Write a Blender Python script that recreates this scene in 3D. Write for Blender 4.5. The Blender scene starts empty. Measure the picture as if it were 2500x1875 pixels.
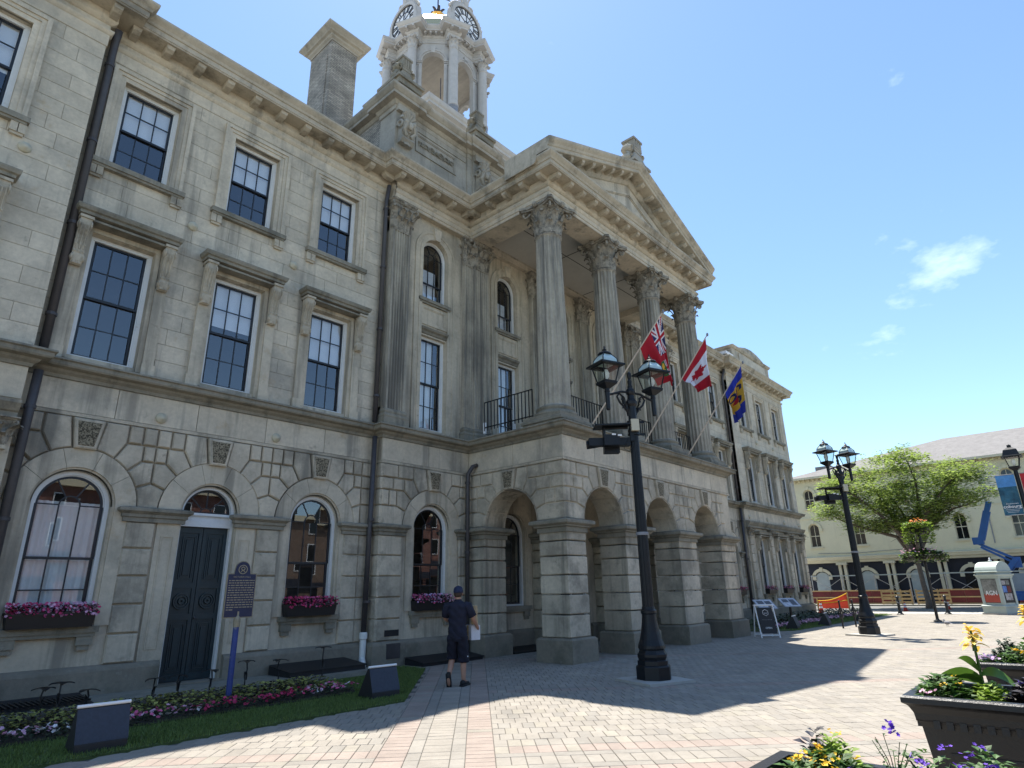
import bpy, bmesh, math, random
from math import sin, cos, pi, radians as RAD, sqrt, atan2, hypot
from mathutils import Vector, Matrix
random.seed(7)
rnd = random.Random(11)
S = bpy.context.scene
COL = S.collection

# ------------------------------------------------------------------ camera
YAW, PIT, ROL, FPX, HC = RAD(48.43), RAD(18.37), RAD(-1.17), 1513.0, 1.65
def cam_axes():
    f = Vector((sin(YAW)*cos(PIT), cos(YAW)*cos(PIT), sin(PIT)))
    r = Vector((cos(YAW), -sin(YAW), 0)); u = r.cross(f)
    return cos(ROL)*r + sin(ROL)*u, -sin(ROL)*r + cos(ROL)*u, f
cr, cu, cf = cam_axes()
cd = bpy.data.cameras.new('camera'); cam = bpy.data.objects.new('camera', cd); COL.objects.link(cam)
cd.sensor_fit = 'HORIZONTAL'; cd.sensor_width = 36.0; cd.lens = 36.0*FPX/2500.0
cd.clip_start = 0.05; cd.clip_end = 6000
m3 = Matrix((cr, cu, -cf)).transposed()
cam.matrix_world = Matrix.Translation((0, 0, HC)) @ m3.to_4x4()
S.camera = cam
S.render.resolution_x, S.render.resolution_y = 1024, 768

# ------------------------------------------------------------------ sky and sun
SUN = Vector((0.235, 0.315, 1.0)).normalized()
SUN_EL = math.asin(SUN.z); SUN_AZ = atan2(SUN.x, SUN.y)
W = bpy.data.worlds.new('World'); S.world = W; W.use_nodes = True
nt = W.node_tree; nt.nodes.clear()
def wn(t, **k):
    n = nt.nodes.new(t)
    for a, b in k.items(): setattr(n, a, b)
    return n
wo = wn('ShaderNodeOutputWorld'); bg = wn('ShaderNodeBackground')
sky = wn('ShaderNodeTexSky', sky_type='NISHITA', sun_disc=False)
sky.sun_elevation = SUN_EL; sky.sun_rotation = SUN_AZ; sky.altitude = 100
sky.air_density = 1.0; sky.dust_density = 0.22; sky.ozone_density = 1.0
bg.inputs['Strength'].default_value = 0.11
# thin scattered summer cloud, the same noise all over the sky
tc = wn('ShaderNodeTexCoord'); mp = wn('ShaderNodeMapping'); mp.inputs['Scale'].default_value = (1, 1, 2.0)
mp.inputs['Location'].default_value = (0.13, 0.42, 0.31)
nz = wn('ShaderNodeTexNoise'); nz.inputs['Scale'].default_value = 3.4; nz.inputs['Detail'].default_value = 9; nz.inputs['Roughness'].default_value = .56
rp = wn('ShaderNodeValToRGB'); rp.color_ramp.elements[0].position = .685; rp.color_ramp.elements[1].position = .84
mx = wn('ShaderNodeMixRGB'); mx.inputs[2].default_value = (7.5, 7.8, 8.2, 1)
sc_ = wn('ShaderNodeMath', operation='MULTIPLY'); sc_.inputs[1].default_value = .8
L = nt.links.new
L(tc.outputs['Generated'], mp.inputs[0]); L(mp.outputs[0], nz.inputs['Vector']); L(nz.outputs['Fac'], rp.inputs[0])
L(rp.outputs[0], sc_.inputs[0]); L(sc_.outputs[0], mx.inputs[0]); L(sky.outputs[0], mx.inputs[1]); tn = wn('ShaderNodeMixRGB', blend_type='MULTIPLY'); tn.inputs[0].default_value = 1; tn.inputs[2].default_value = (.87, .96, 1.0, 1); L(mx.outputs[0], tn.inputs[1]); L(tn.outputs[0], bg.inputs['Color']); L(bg.outputs[0], wo.inputs['Surface'])
sl = bpy.data.lights.new('sun', 'SUN'); sl.energy = 4.5; sl.angle = RAD(.53); sl.color = (1, .95, .86)
so = bpy.data.objects.new('sun', sl); COL.objects.link(so)
so.rotation_euler = (-SUN).to_track_quat('-Z', 'Y').to_euler(); so.location = (20, 20, 60)
S.view_settings.view_transform = 'Standard'; S.view_settings.look = 'None'
S.view_settings.exposure = 1.2; S.view_settings.gamma = 1.0; S.view_settings.use_curve_mapping = False
S.cycles.max_bounces = 6; S.cycles.diffuse_bounces = 3; S.cycles.glossy_bounces = 3; S.cycles.transparent_max_bounces = 12
S.cycles.caustics_reflective = False; S.cycles.caustics_refractive = False

# ------------------------------------------------------------------ materials
MATS = {}
def mat(name, col, rough=.85, var=.0, nscale=4., stain=None, streak=None, bump=0., bscale=40., island=0., metal=0., spec=None, trans=0., sub=None, coords='Position'):
    """procedural material: base colour, mottling, blotchy stains, vertical run-off streaks, per-piece variation, relief"""
    m = bpy.data.materials.new(name); m.use_nodes = True; t = m.node_tree; N = t.nodes.new; K = t.links.new
    b = t.nodes['Principled BSDF']
    b.inputs['Roughness'].default_value = rough; b.inputs['Metallic'].default_value = metal
    if spec is not None: b.inputs['Specular IOR Level'].default_value = spec
    c = (col[0], col[1], col[2], 1)
    if not (var or stain or streak or bump or island):
        b.inputs['Base Color'].default_value = c; MATS[name] = m; return m
    g = N('ShaderNodeNewGeometry'); cur = None
    rgb = N('ShaderNodeRGB'); rgb.outputs[0].default_value = c; cur = rgb.outputs[0]
    def noise(scale, detail=6, vec=None, rough_=.6):
        n = N('ShaderNodeTexNoise'); n.inputs['Scale'].default_value = scale; n.inputs['Detail'].default_value = detail; n.inputs['Roughness'].default_value = rough_
        K(vec if vec is not None else g.outputs['Position'], n.inputs['Vector']); return n.outputs['Fac']
    def hsv(cur, fac, lo, hi):
        r = N('ShaderNodeMapRange'); r.inputs['To Min'].default_value = lo; r.inputs['To Max'].default_value = hi
        if fac[1]: r.inputs['From Min'].default_value = .3; r.inputs['From Max'].default_value = .7
        K(fac[0], r.inputs['Value'])
        h = N('ShaderNodeHueSaturation'); K(r.outputs[0], h.inputs['Value']); K(cur, h.inputs['Color']); return h.outputs[0]
    if var:
        cur = hsv(cur, (noise(nscale), True), 1-var, 1+var)
        cur = hsv(cur, (noise(nscale*9, 3), True), 1-var*.5, 1+var*.5)
    if island:
        oi = N('ShaderNodeObjectInfo'); sm = N('ShaderNodeMath'); sm.operation = 'ADD'; fr_ = N('ShaderNodeMath'); fr_.operation = 'FRACT'
        K(g.outputs['Random Per Island'], sm.inputs[0]); K(oi.outputs['Random'], sm.inputs[1]); K(sm.outputs[0], fr_.inputs[0])
        cur = hsv(cur, (fr_.outputs[0], False), 1-island, 1+island)
    def blend(cur, fac, lo, hi, color, amt):
        r = N('ShaderNodeMapRange'); r.interpolation_type = 'SMOOTHSTEP'
        r.inputs['From Min'].default_value = lo; r.inputs['From Max'].default_value = hi; r.inputs['To Max'].default_value = amt
        K(fac, r.inputs['Value'])
        x = N('ShaderNodeMixRGB'); x.inputs[2].default_value = (*color, 1); K(r.outputs[0], x.inputs[0]); K(cur, x.inputs[1]); return x.outputs[0]
    if stain:
        for (scl, lo, hi, sc, amt) in stain: cur = blend(cur, noise(scl, 7, None, .68), lo, hi, sc, amt)
    if streak:
        mpn = N('ShaderNodeMapping'); mpn.inputs['Scale'].default_value = (streak[0], streak[0], streak[0]*.06); K(g.outputs['Position'], mpn.inputs[0])
        cur = blend(cur, noise(1.0, 5, mpn.outputs[0], .65), streak[1], streak[2], streak[3], streak[4])
    K(cur, b.inputs['Base Color'])
    if bump:
        bp = N('ShaderNodeBump'); bp.inputs['Strength'].default_value = bump; bp.inputs['Distance'].default_value = .02
        K(noise(bscale, 8, None, .7), bp.inputs['Height']); K(bp.outputs[0], b.inputs['Normal'])
    if trans:
        tr = N('ShaderNodeBsdfTranslucent'); K(cur, tr.inputs[0]); ms = N('ShaderNodeMixShader'); ms.inputs[0].default_value = trans
        K(b.outputs[0], ms.inputs[1]); K(tr.outputs[0], ms.inputs[2]); K(ms.outputs[0], t.nodes['Material Output'].inputs['Surface'])
    MATS[name] = m; return m

SOOT = (.085, .08, .068); LICHEN = (.13, .13, .09); OCHRE = (.42, .29, .15); PALE = (.56, .52, .43)
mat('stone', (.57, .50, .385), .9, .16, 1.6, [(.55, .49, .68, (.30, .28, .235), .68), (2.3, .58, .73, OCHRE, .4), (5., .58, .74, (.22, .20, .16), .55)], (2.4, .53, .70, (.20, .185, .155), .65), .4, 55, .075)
mat('stone_smooth', (.55, .48, .365), .88, .14, 1.3, [(.6, .48, .68, (.28, .255, .20), .65), (2.1, .58, .74, OCHRE, .4), (5.5, .58, .74, (.20, .18, .14), .5)], (2.0, .49, .68, (.17, .155, .125), .7), .3, 45)
mat('stone_rust', (.51, .445, .34), .92, .17, 1.5, [(.7, .48, .66, (.21, .19, .15), .75), (2.6, .56, .72, (.23, .205, .16), .6), (6, .6, .74, (.13, .12, .095), .5)], (2.2, .52, .70, (.15, .14, .115), .7), .5, 40, .15)
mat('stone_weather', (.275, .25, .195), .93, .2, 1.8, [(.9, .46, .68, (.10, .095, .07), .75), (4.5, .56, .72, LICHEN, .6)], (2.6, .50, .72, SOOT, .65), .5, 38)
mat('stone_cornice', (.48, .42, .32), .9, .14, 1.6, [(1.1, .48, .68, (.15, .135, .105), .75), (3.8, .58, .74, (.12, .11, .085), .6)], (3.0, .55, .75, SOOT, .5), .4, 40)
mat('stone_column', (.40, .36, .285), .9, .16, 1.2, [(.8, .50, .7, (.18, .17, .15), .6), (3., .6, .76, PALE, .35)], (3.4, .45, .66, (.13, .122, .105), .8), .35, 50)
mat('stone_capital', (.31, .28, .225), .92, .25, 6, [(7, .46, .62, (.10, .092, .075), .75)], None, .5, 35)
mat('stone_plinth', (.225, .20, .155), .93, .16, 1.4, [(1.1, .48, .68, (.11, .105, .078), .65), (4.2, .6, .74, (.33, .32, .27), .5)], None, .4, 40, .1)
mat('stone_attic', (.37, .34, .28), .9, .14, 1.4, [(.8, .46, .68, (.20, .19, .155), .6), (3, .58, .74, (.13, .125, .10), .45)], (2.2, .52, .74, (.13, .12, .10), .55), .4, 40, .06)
mat('vermiculated', (.30, .255, .175), .95, .2, 6, [(40, .47, .55, (.05, .042, .028), .95)], None, 1.0, 60)
mat('white_wood', (.70, .71, .70), .6, .06, 3, [(3, .60, .72, (.42, .41, .36), .4), (14, .62, .70, (.36, .32, .25), .5)], (9, .62, .75, (.38, .37, .33), .35), .15, 60)
mat('cupola_wood', (.47, .455, .43), .65, .08, 2.4, [(1.6, .52, .72, (.36, .34, .31), .5)], (3.2, .55, .75, (.33, .32, .29), .45), .12, 40)
mat('cupola_board', (.44, .40, .34), .75, .10, 2, None, None, .1, 30, .08)
mat('sash_black', (.012, .014, .019), .4, .15, 8)
mat('door_paint', (.011, .027, .033), .42, .18, 3, [(2.2, .58, .75, (.024, .04, .044), .5)], None, .12, 60)
mat('pipe', (.055, .05, .052), .5, .15, 4, [(3, .6, .75, (.12, .10, .09), .5)])
mat('pvc', (.75, .75, .72), .4)
mat('iron', (.007, .007, .008), .42, .2, 9, None, None, .12, 50)
mat('lamp_paint', (.006, .008, .011), .42, .2, 7, [(5, .6, .75, (.014, .016, .019), .5)], None, .12, 60, spec=.35)
mat('slate', (.085, .09, .105), .6, .15, 4)
mat('lead', (.22, .23, .25), .5, .15, 4)
mat('roof_dark', (.07, .065, .06), .85, .15, 3)
mat('interior', (.055, .045, .038), .9, .2, 1.0)
mat('interior_red', (.13, .05, .035), .9, .2, 1.0)
mat('blind', (.86, .87, .88), .8, .04, 3)
mat('curtain', (.88, .88, .84), .9, .06, 2)
mat('plaster', (.50, .475, .42), .9, .06, 1.2, [(1.4, .56, .76, (.34, .315, .27), .5)], None, .1, 30)
mat('gold', (.85, .62, .28), .22, 0, 1, metal=1.0)
mat('lamp_cap', (.52, .48, .36), .6)
mat('kerb_stone', (.23, .22, .18), .92, .18, 3, [(2, .5, .7, (.12, .125, .09), .5)], None, .4, 40)
mat('white_plain', (.78, .78, .78), .5)
mat('black_matt', (.012, .012, .013), .6)
mat('blue_slate', (.022, .03, .05), .55, .2, 30, None, None, .2, 160)
def glass_mat(name, refl=.10, tint=(.75, .82, .86), rough=.0):
    m = bpy.data.materials.new(name); m.use_nodes = True; t = m.node_tree; t.nodes.clear(); N = t.nodes.new; K = t.links.new
    o = N('ShaderNodeOutputMaterial'); tr = N('ShaderNodeBsdfTransparent'); gl = N('ShaderNodeBsdfGlossy'); mxs = N('ShaderNodeMixShader'); lw = N('ShaderNodeFresnel')
    tr.inputs[0].default_value = (*tint, 1); gl.inputs['Roughness'].default_value = rough; gl.inputs['Color'].default_value = (.95, .97, 1, 1); lw.inputs['IOR'].default_value = 1.52
    ad = N('ShaderNodeMath'); ad.operation = 'MULTIPLY_ADD'; ad.inputs[1].default_value = 1.1; ad.inputs[2].default_value = refl; ad.use_clamp = True
    gm = N('ShaderNodeNewGeometry'); iv = N('ShaderNodeMath'); iv.operation = 'SUBTRACT'; iv.inputs[0].default_value = 1; mu = N('ShaderNodeMath'); mu.operation = 'MULTIPLY'
    K(gm.outputs['Backfacing'], iv.inputs[1]); K(lw.outputs[0], ad.inputs[0]); K(ad.outputs[0], mu.inputs[0]); K(iv.outputs[0], mu.inputs[1]); K(mu.outputs[0], mxs.inputs[0]); K(tr.outputs[0], mxs.inputs[1]); K(gl.outputs[0], mxs.inputs[2]); K(mxs.outputs[0], o.inputs['Surface'])
    MATS[name] = m
glass_mat('glass', .10, (.93, .95, .965)); glass_mat('lamp_glass', .10, (.86, .92, .90), .05)
def brick_mat(name, c1, c2, mortar, scale, bw=.5, bh=.25, bias=0., msize=.02, axis='XZ', bump=.3):
    m = bpy.data.materials.new(name); m.use_nodes = True; t = m.node_tree; N = t.nodes.new; K = t.links.new; b = t.nodes['Principled BSDF']; b.inputs['Roughness'].default_value = .92
    g = N('ShaderNodeNewGeometry'); sp = N('ShaderNodeSeparateXYZ'); K(g.outputs['Position'], sp.inputs[0])
    cb = N('ShaderNodeCombineXYZ'); ad = N('ShaderNodeMath'); ad.operation = 'ADD'
    K(sp.outputs['X'], ad.inputs[0]); K(sp.outputs['Y'], ad.inputs[1]); K(ad.outputs[0], cb.inputs[0]); K(sp.outputs['Z'], cb.inputs[1])
    br = N('ShaderNodeTexBrick'); br.inputs['Scale'].default_value = scale; br.inputs['Brick Width'].default_value = bw; br.inputs['Row Height'].default_value = bh
    br.inputs['Mortar Size'].default_value = msize; br.inputs['Bias'].default_value = bias
    br.inputs['Color1'].default_value = (*c1, 1); br.inputs['Color2'].default_value = (*c2, 1); br.inputs['Mortar'].default_value = (*mortar, 1)
    K(cb.outputs[0], br.inputs['Vector'])
    n = N('ShaderNodeTexNoise'); n.inputs['Scale'].default_value = 2.2; n.inputs['Detail'].default_value = 7; K(g.outputs['Position'], n.inputs['Vector'])
    r = N('ShaderNodeMapRange'); r.inputs['From Min'].default_value = .3; r.inputs['From Max'].default_value = .7; r.inputs['To Min'].default_value = .75; r.inputs['To Max'].default_value = 1.25; K(n.outputs['Fac'], r.inputs[0])
    h = N('ShaderNodeHueSaturation'); K(r.outputs[0], h.inputs['Value']); K(br.outputs['Color'], h.inputs['Color']); K(h.outputs[0], b.inputs['Base Color'])
    bp = N('ShaderNodeBump'); bp.inputs['Strength'].default_value = bump; bp.inputs['Distance'].default_value = .01; bp.invert = True; K(br.outputs['Fac'], bp.inputs['Height']); K(bp.outputs[0], b.inputs['Normal'])
    MATS[name] = m
brick_mat('chimney_brick', (.40, .36, .295), (.25, .225, .19), (.16, .15, .13), 1., .22, .075, 0, .012)

# ------------------------------------------------------------------ mesh helpers
class MB:
    def __init__(s): s.v = []; s.f = []; s.mi = []; s.cur = 0
    def add(s, vs, fs):
        o = len(s.v); s.v += [tuple(p) for p in vs]
        for f in fs: s.f.append(tuple(i+o for i in f)); s.mi.append(s.cur)
        return s
    def box(s, x0, x1, y0, y1, z0, z1):
        return s.add([(x0,y0,z0),(x1,y0,z0),(x1,y1,z0),(x0,y1,z0),(x0,y0,z1),(x1,y0,z1),(x1,y1,z1),(x0,y1,z1)],
                     [(0,3,2,1),(4,5,6,7),(0,1,5,4),(1,2,6,5),(2,3,7,6),(3,0,4,7)])
    def taper(s, x0, x1, y0, y1, z0, z1, d):      # box whose top is wider (d>0) or narrower
        return s.add([(x0,y0,z0),(x1,y0,z0),(x1,y1,z0),(x0,y1,z0),(x0-d,y0-d,z1),(x1+d,y0-d,z1),(x1+d,y1+d,z1),(x0-d,y1+d,z1)],
                     [(0,3,2,1),(4,5,6,7),(0,1,5,4),(1,2,6,5),(2,3,7,6),(3,0,4,7)])
    def prism(s, pts, y0, y1):                     # polygon in XZ (counter-clockwise seen from -Y), from y0 (front) to y1 (back)
        n = len(pts); vs = [(x,y0,z) for x,z in pts]+[(x,y1,z) for x,z in pts]
        fs = [tuple(range(n)), tuple(range(2*n-1, n-1, -1))]+[(i, n+i, n+(i+1)%n, (i+1)%n) for i in range(n)]
        return s.add(vs, fs)
    def prism_z(s, pts, z0, z1):
        n = len(pts); vs = [(x,y,z0) for x,y in pts]+[(x,y,z1) for x,y in pts]
        fs = [tuple(range(n-1,-1,-1)), tuple(range(n, 2*n))]+[(i, (i+1)%n, n+(i+1)%n, n+i) for i in range(n)]
        return s.add(vs, fs)
    def block(s, pts, yf, yb, gap, ch, dp):        # chamfered stone: outline pts (XZ), front at yf, chamfer ch deep dp
        a = inset(pts, gap); b = inset(pts, gap+ch); n = len(pts)
        vs = [(x,yb,z) for x,z in a]+[(x,yf+dp,z) for x,z in a]+[(x,yf,z) for x,z in b]
        fs = [tuple(range(2*n, 3*n))]
        for i in range(n):
            j = (i+1) % n
            fs += [(i,j,n+j,n+i), (n+i,n+j,2*n+j,2*n+i)]
        return s.add(vs, fs)
    def lathe(s, cx, cy, prof, n=24, a0=0., a1=2*pi, cap=True, rf=None):
        full = abs(a1-a0-2*pi) < 1e-6; m = n if full else n+1; vs = []
        for r, z in prof:
            for i in range(m):
                a = a0+(a1-a0)*i/n; k = rf(a) if rf else 1.
                vs.append((cx+r*k*cos(a), cy+r*k*sin(a), z))
        fs = []
        for j in range(len(prof)-1):
            for i in range(n):
                i2 = (i+1) % m
                fs.append((j*m+i, j*m+i2, (j+1)*m+i2, (j+1)*m+i))
        if cap and full:
            fs.append(tuple(range(m-1,-1,-1))); fs.append(tuple((len(prof)-1)*m+i for i in range(m)))
        return s.add(vs, fs)
    def tube(s, pts, r, n=8, r1=None, cap=True):
        pts = [Vector(p) for p in pts]; vs = []; k = len(pts)
        up = None
        for i, p in enumerate(pts):
            d = (pts[min(i+1,k-1)]-pts[max(i-1,0)]).normalized()
            if up is None:
                up = Vector((0,0,1)) if abs(d.z) < .9 else Vector((1,0,0))
            a = d.cross(up).normalized(); b = a.cross(d); up = b
            rr = r if r1 is None else r+(r1-r)*i/max(1,k-1)
            if isinstance(r, (list, tuple)): rr = r[i]
            for j in range(n):
                t = 2*pi*j/n; vs.append(p+a*(rr*cos(t))+b*(rr*sin(t)))
        fs = []
        for i in range(k-1):
            for j in range(n): fs.append((i*n+j, i*n+(j+1)%n, (i+1)*n+(j+1)%n, (i+1)*n+j))
        if cap: fs.append(tuple(range(n-1,-1,-1))); fs.append(tuple((k-1)*n+j for j in range(n)))
        return s.add(vs, fs)
    def ring(s, cx, cz, r0, r1, y0, y1, a0=0., a1=pi, n=16):   # flat ring sector in XZ extruded from y0 to y1
        vs = []
        for i in range(n+1):
            a = a0+(a1-a0)*i/n; c, q = cos(a), sin(a)
            vs += [(cx+r0*c,y0,cz+r0*q),(cx+r1*c,y0,cz+r1*q),(cx+r1*c,y1,cz+r1*q),(cx+r0*c,y1,cz+r0*q)]
        fs = []
        for i in range(n):
            o = 4*i
            for k in range(4): fs.append((o+k, o+4+k, o+4+(k+1)%4, o+(k+1)%4))
        fs += [(0,1,2,3), (4*n+3,4*n+2,4*n+1,4*n)]
        return s.add(vs, fs)
    def sweep(s, prof, path, closed=False, capends=True):      # moulding: prof = [(out,z)], path = [(x,y)], outward is on the right hand
        n = len(path); m = len(prof); vs = []
        for i, p in enumerate(path):
            def nrm(a, b):
                dx, dy = b[0]-a[0], b[1]-a[1]; l = hypot(dx, dy) or 1; return (dy/l, -dx/l)
            if closed or 0 < i < n-1:
                n1 = nrm(path[i-1], p); n2 = nrm(p, path[(i+1) % n])
            elif i == 0: n1 = n2 = nrm(p, path[1])
            else: n1 = n2 = nrm(path[i-1], p)
            k = 1+n1[0]*n2[0]+n1[1]*n2[1]; mx_, my_ = (n1[0]+n2[0])/max(k,.15), (n1[1]+n2[1])/max(k,.15)
            for o, z in prof: vs.append((p[0]+mx_*o, p[1]+my_*o, z))
        fs = []
        for i in range(n if closed else n-1):
            j = (i+1) % n
            for k in range(m-1): fs.append((i*m+k, j*m+k, j*m+k+1, i*m+k+1))
        if capends and not closed: fs.append(tuple(range(m))); fs.append(tuple((n-1)*m+k for k in range(m-1,-1,-1)))
        return s.add(vs, fs)
    def ball(s, c, r, n=8, m=6, sx=1., sy=1., sz=1.):
        prof = [(sin(pi*i/m)*r, -cos(pi*i/m)*r) for i in range(m+1)]; vs = []; fs = []
        for q, z in prof:
            for i in range(n): vs.append((c[0]+q*cos(2*pi*i/n)*sx, c[1]+q*sin(2*pi*i/n)*sy, c[2]+z*sz))
        for j in range(m):
            for i in range(n): fs.append((j*n+i, j*n+(i+1)%n, (j+1)*n+(i+1)%n, (j+1)*n+i))
        return s.add(vs, fs)
    def map(s, fn): s.v = [tuple(fn(*p)) for p in s.v]; return s
    def move(s, dx, dy, dz): return s.map(lambda x,y,z: (x+dx,y+dy,z+dz))
    def merge(s, o): s.add(o.v, o.f); return s
    def mesh(s, name, m, smooth=False):
        me = bpy.data.meshes.new(name); me.from_pydata(s.v, [], s.f)
        for q in (m if isinstance(m, (list, tuple)) else [m]): me.materials.append(MATS[q])
        if len(set(s.mi)) > 1: me.polygons.foreach_set('material_index', s.mi)
        if smooth: me.polygons.foreach_set('use_smooth', [True]*len(s.f))
        me.update(); return me
    def build(s, name, m, parent=None, smooth=False, **tags):
        return link(s.mesh(name, m, smooth), name, parent, **tags)
def link(me, name, parent=None, loc=None, rot=None, scale=None, **tags):
    o = bpy.data.objects.new(name, me); COL.objects.link(o)
    if parent is not None: o.parent = parent
    if loc is not None: o.location = loc
    if rot is not None: o.rotation_euler = rot
    if scale is not None: o.scale = scale
    for k, v in tags.items():
        if v is not None: o[k] = v
    return o
def thing(name, label, cat, loc=(0,0,0), rz=0., group=None):
    o = bpy.data.objects.new(name, None); COL.objects.link(o); o.location = loc; o.rotation_euler = (0,0,rz); o.empty_display_size = .2
    o['label'] = label; o['category'] = cat
    if group: o['group'] = group
    return o
def copy_tree(o, parent=None):
    c = o.copy(); COL.objects.link(c); c.parent = parent
    for ch in list(o.children): copy_tree(ch, c)
    return c
def inset(pts, d):
    n = len(pts); out = []
    A = sum(pts[i][0]*pts[(i+1)%n][1]-pts[(i+1)%n][0]*pts[i][1] for i in range(n)); sg = 1 if A > 0 else -1
    for i in range(n):
        a, b, c = pts[i-1], pts[i], pts[(i+1) % n]
        def nn(p, q):
            dx, dz = q[0]-p[0], q[1]-p[1]; l = hypot(dx, dz) or 1e-9; return (-dz/l*sg, dx/l*sg)
        n1, n2 = nn(a,b), nn(b,c); k = max(.3, 1+n1[0]*n2[0]+n1[1]*n2[1])
        out.append((b[0]+(n1[0]+n2[0])/k*d, b[1]+(n1[1]+n2[1])/k*d))
    return out
def rect(x0, x1, z0, z1): return [(x0,z0),(x1,z0),(x1,z1),(x0,z1)]
def arc(cx, cz, r, a0, a1, n): return [(cx+r*cos(a0+(a1-a0)*i/n), cz+r*sin(a0+(a1-a0)*i/n)) for i in range(n+1)]
def ray(px, py):
    x, y = (px-1250)/FPX, -(py-937.5)/FPX
    return cr*x+cu*y+cf
def on_ground(px, py, z=0.):
    d = ray(px, py); return Vector((0,0,HC))+d*((z-HC)/d.z)
# ================================================================== TOWN HALL
hall = thing('town_hall', 'long three storey sandstone town hall with columned portico, pediment and octagonal clock cupola', 'town hall', (17.3, 14, 0))
HL = Vector((17.3, 14, 0))
def part(mb, name, m, parent=None, smooth=False, **t):
    """part of the town hall, coordinates in world"""
    par = parent or hall
    org = HL if parent is None else Vector((0,0,0))
    if parent is None: mb.move(-HL.x, -HL.y, -HL.z)
    else: o = porg(parent); mb.move(-o.x, -o.y, -o.z)
    return mb.build(name, m, par, smooth, **t)
def porg(o):
    v = Vector((0,0,0))
    while o is not None: v += o.location; o = o.parent
    return v
XL, XR = 1.95, 32.4            # pavilion corners
YW, YP, YC = 13.10, 12.80, 12.80
CB0, CB1 = 9.40, 25.80         # centre block
PX0, PX1, PYF = 12.47, 22.50, 9.38   # arcade of the portico
EX0, EX1, EYF = 12.52, 22.08, 9.50   # entablature of the portico
BAYS_L = [3.05, 5.44, 7.83]; BAYS_R = [26.55, 28.8, 31.05]
PAV_L = [-4.55, -2.18, .20]; PAV_R = [34.25, 36.85, 39.4]
ARCHX = [14.22, 17.30, 20.36]; COLX = [12.95, 15.92, 18.84, 21.72]; COLY = 9.92
stones = {}
def stone(kind, pts, yf, yb, gap, ch, dp, m, xf=None):
    cx = sum(p[0] for p in pts)/len(pts); n = len(pts)
    A = abs(sum(pts[i][0]*pts[(i+1)%n][1]-pts[(i+1)%n][0]*pts[i][1] for i in range(n)))/2
    mb = MB().block(pts, yf, yb, gap, ch, dp)
    if xf: mb.map(xf)
    x, y, z = mb.v[0]; stones.setdefault((kind, m), []).append((A/(x*x+y*y), mb))
def pier_block(kind, x0, x1, y0, y1, z0, z1, m, g=.012, c=.022):
    mb = MB(); vs = []
    for z, d in ((z0+g, c), (z0+g+c, 0), (z1-g-c, 0), (z1-g, c)):
        vs += [(x0+d,y0+d,z),(x1-d,y0+d,z),(x1-d,y1-d,z),(x0+d,y1-d,z)]
    fs = [(3,2,1,0),(12,13,14,15)]
    for k in range(3):
        for i in range(4): fs.append((k*4+i, k*4+(i+1)%4, k*4+4+(i+1)%4, k*4+4+i))
    mb.add(vs, fs); stones.setdefault((kind, m), []).append(((x1-x0+y1-y0)*(z1-z0)/(x0*x0+y0*y0), mb))
def side(x): return lambda a, b, c: (x+b, -a, c)       # local facade frame -> wall facing -X standing at X=x (local x = -Y)
def side_r(x): return lambda a, b, c: (x-b, a, c)      # wall facing +X (local x = Y)

def wall(mb, x0, x1, z0, z1, yf, yb, ops=()):
    ops = sorted(ops); x = x0
    for (cx, hw, zb, zt, ar) in ops:
        if cx-hw > x: mb.box(x, cx-hw, yf, yb, z0, z1)
        if zb > z0: mb.box(cx-hw, cx+hw, yf, yb, z0, min(zb, z1))
        if ar and zt < z1-.01:
            P = arc(cx, zt, hw, pi, 0, 18)
            if z0 > zt: P = [(px, max(pz, z0)) for px, pz in P]
            for a, b in zip(P, P[1:]):
                if b[0]-a[0] < 1e-6: continue
                mb.prism([a, b, (b[0], z1), (a[0], z1)], yf, yb)
        elif not ar and zt < z1: mb.box(cx-hw, cx+hw, yf, yb, max(zt, z0), z1)
        x = cx+hw
    if x < x1: mb.box(x, x1, yf, yb, z0, z1)
    return mb
def ashlar(kind, x0, x1, z0, z1, yf, holes, h, m, lmin=.55, lmax=1.15, xf=None, seed=0, quoin=None):
    r = random.Random(seed); n = max(1, round((z1-z0)/h)); h = (z1-z0)/n
    for k in range(n):
        a, b = z0+k*h, z0+(k+1)*h
        xs = [x0]; off = r.uniform(.3, .8)*lmax
        x = x0+off
        while x < x1-lmin*.7: xs.append(x); x += r.uniform(lmin, lmax)
        if quoin and k % 2: xs = [q for q in xs if q < x1-quoin-.3]+[x1-quoin]
        xs.append(x1)
        cuts = [(hx0, hx1, hz0, hz1) for hx0, hx1, hz0, hz1 in holes if hz0 < b-1e-4 and hz1 > a+1e-4]
        for u, v in zip(xs, xs[1:]):
            segs = [(u, v, a, b)]
            for hx0, hx1, hz0, hz1 in cuts:
                ns = []
                for (p, q, c, d) in segs:
                    if hx1 <= p or hx0 >= q or hz1 <= c or hz0 >= d: ns.append((p,q,c,d)); continue
                    if p < hx0: ns.append((p, hx0, c, d))
                    if q > hx1: ns.append((hx1, q, c, d))
                    ip, iq = max(p, hx0), min(q, hx1)
                    if c < hz0: ns.append((ip, iq, c, hz0))
                    if d > hz1: ns.append((ip, iq, hz1, d))
                segs = ns
            for (p, q, c, d) in segs:
                if q-p > .03 and d-c > .03: stone(kind, rect(p, q, c, d), yf, yf+.03, .0028, .003, .004, m, xf)

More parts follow.
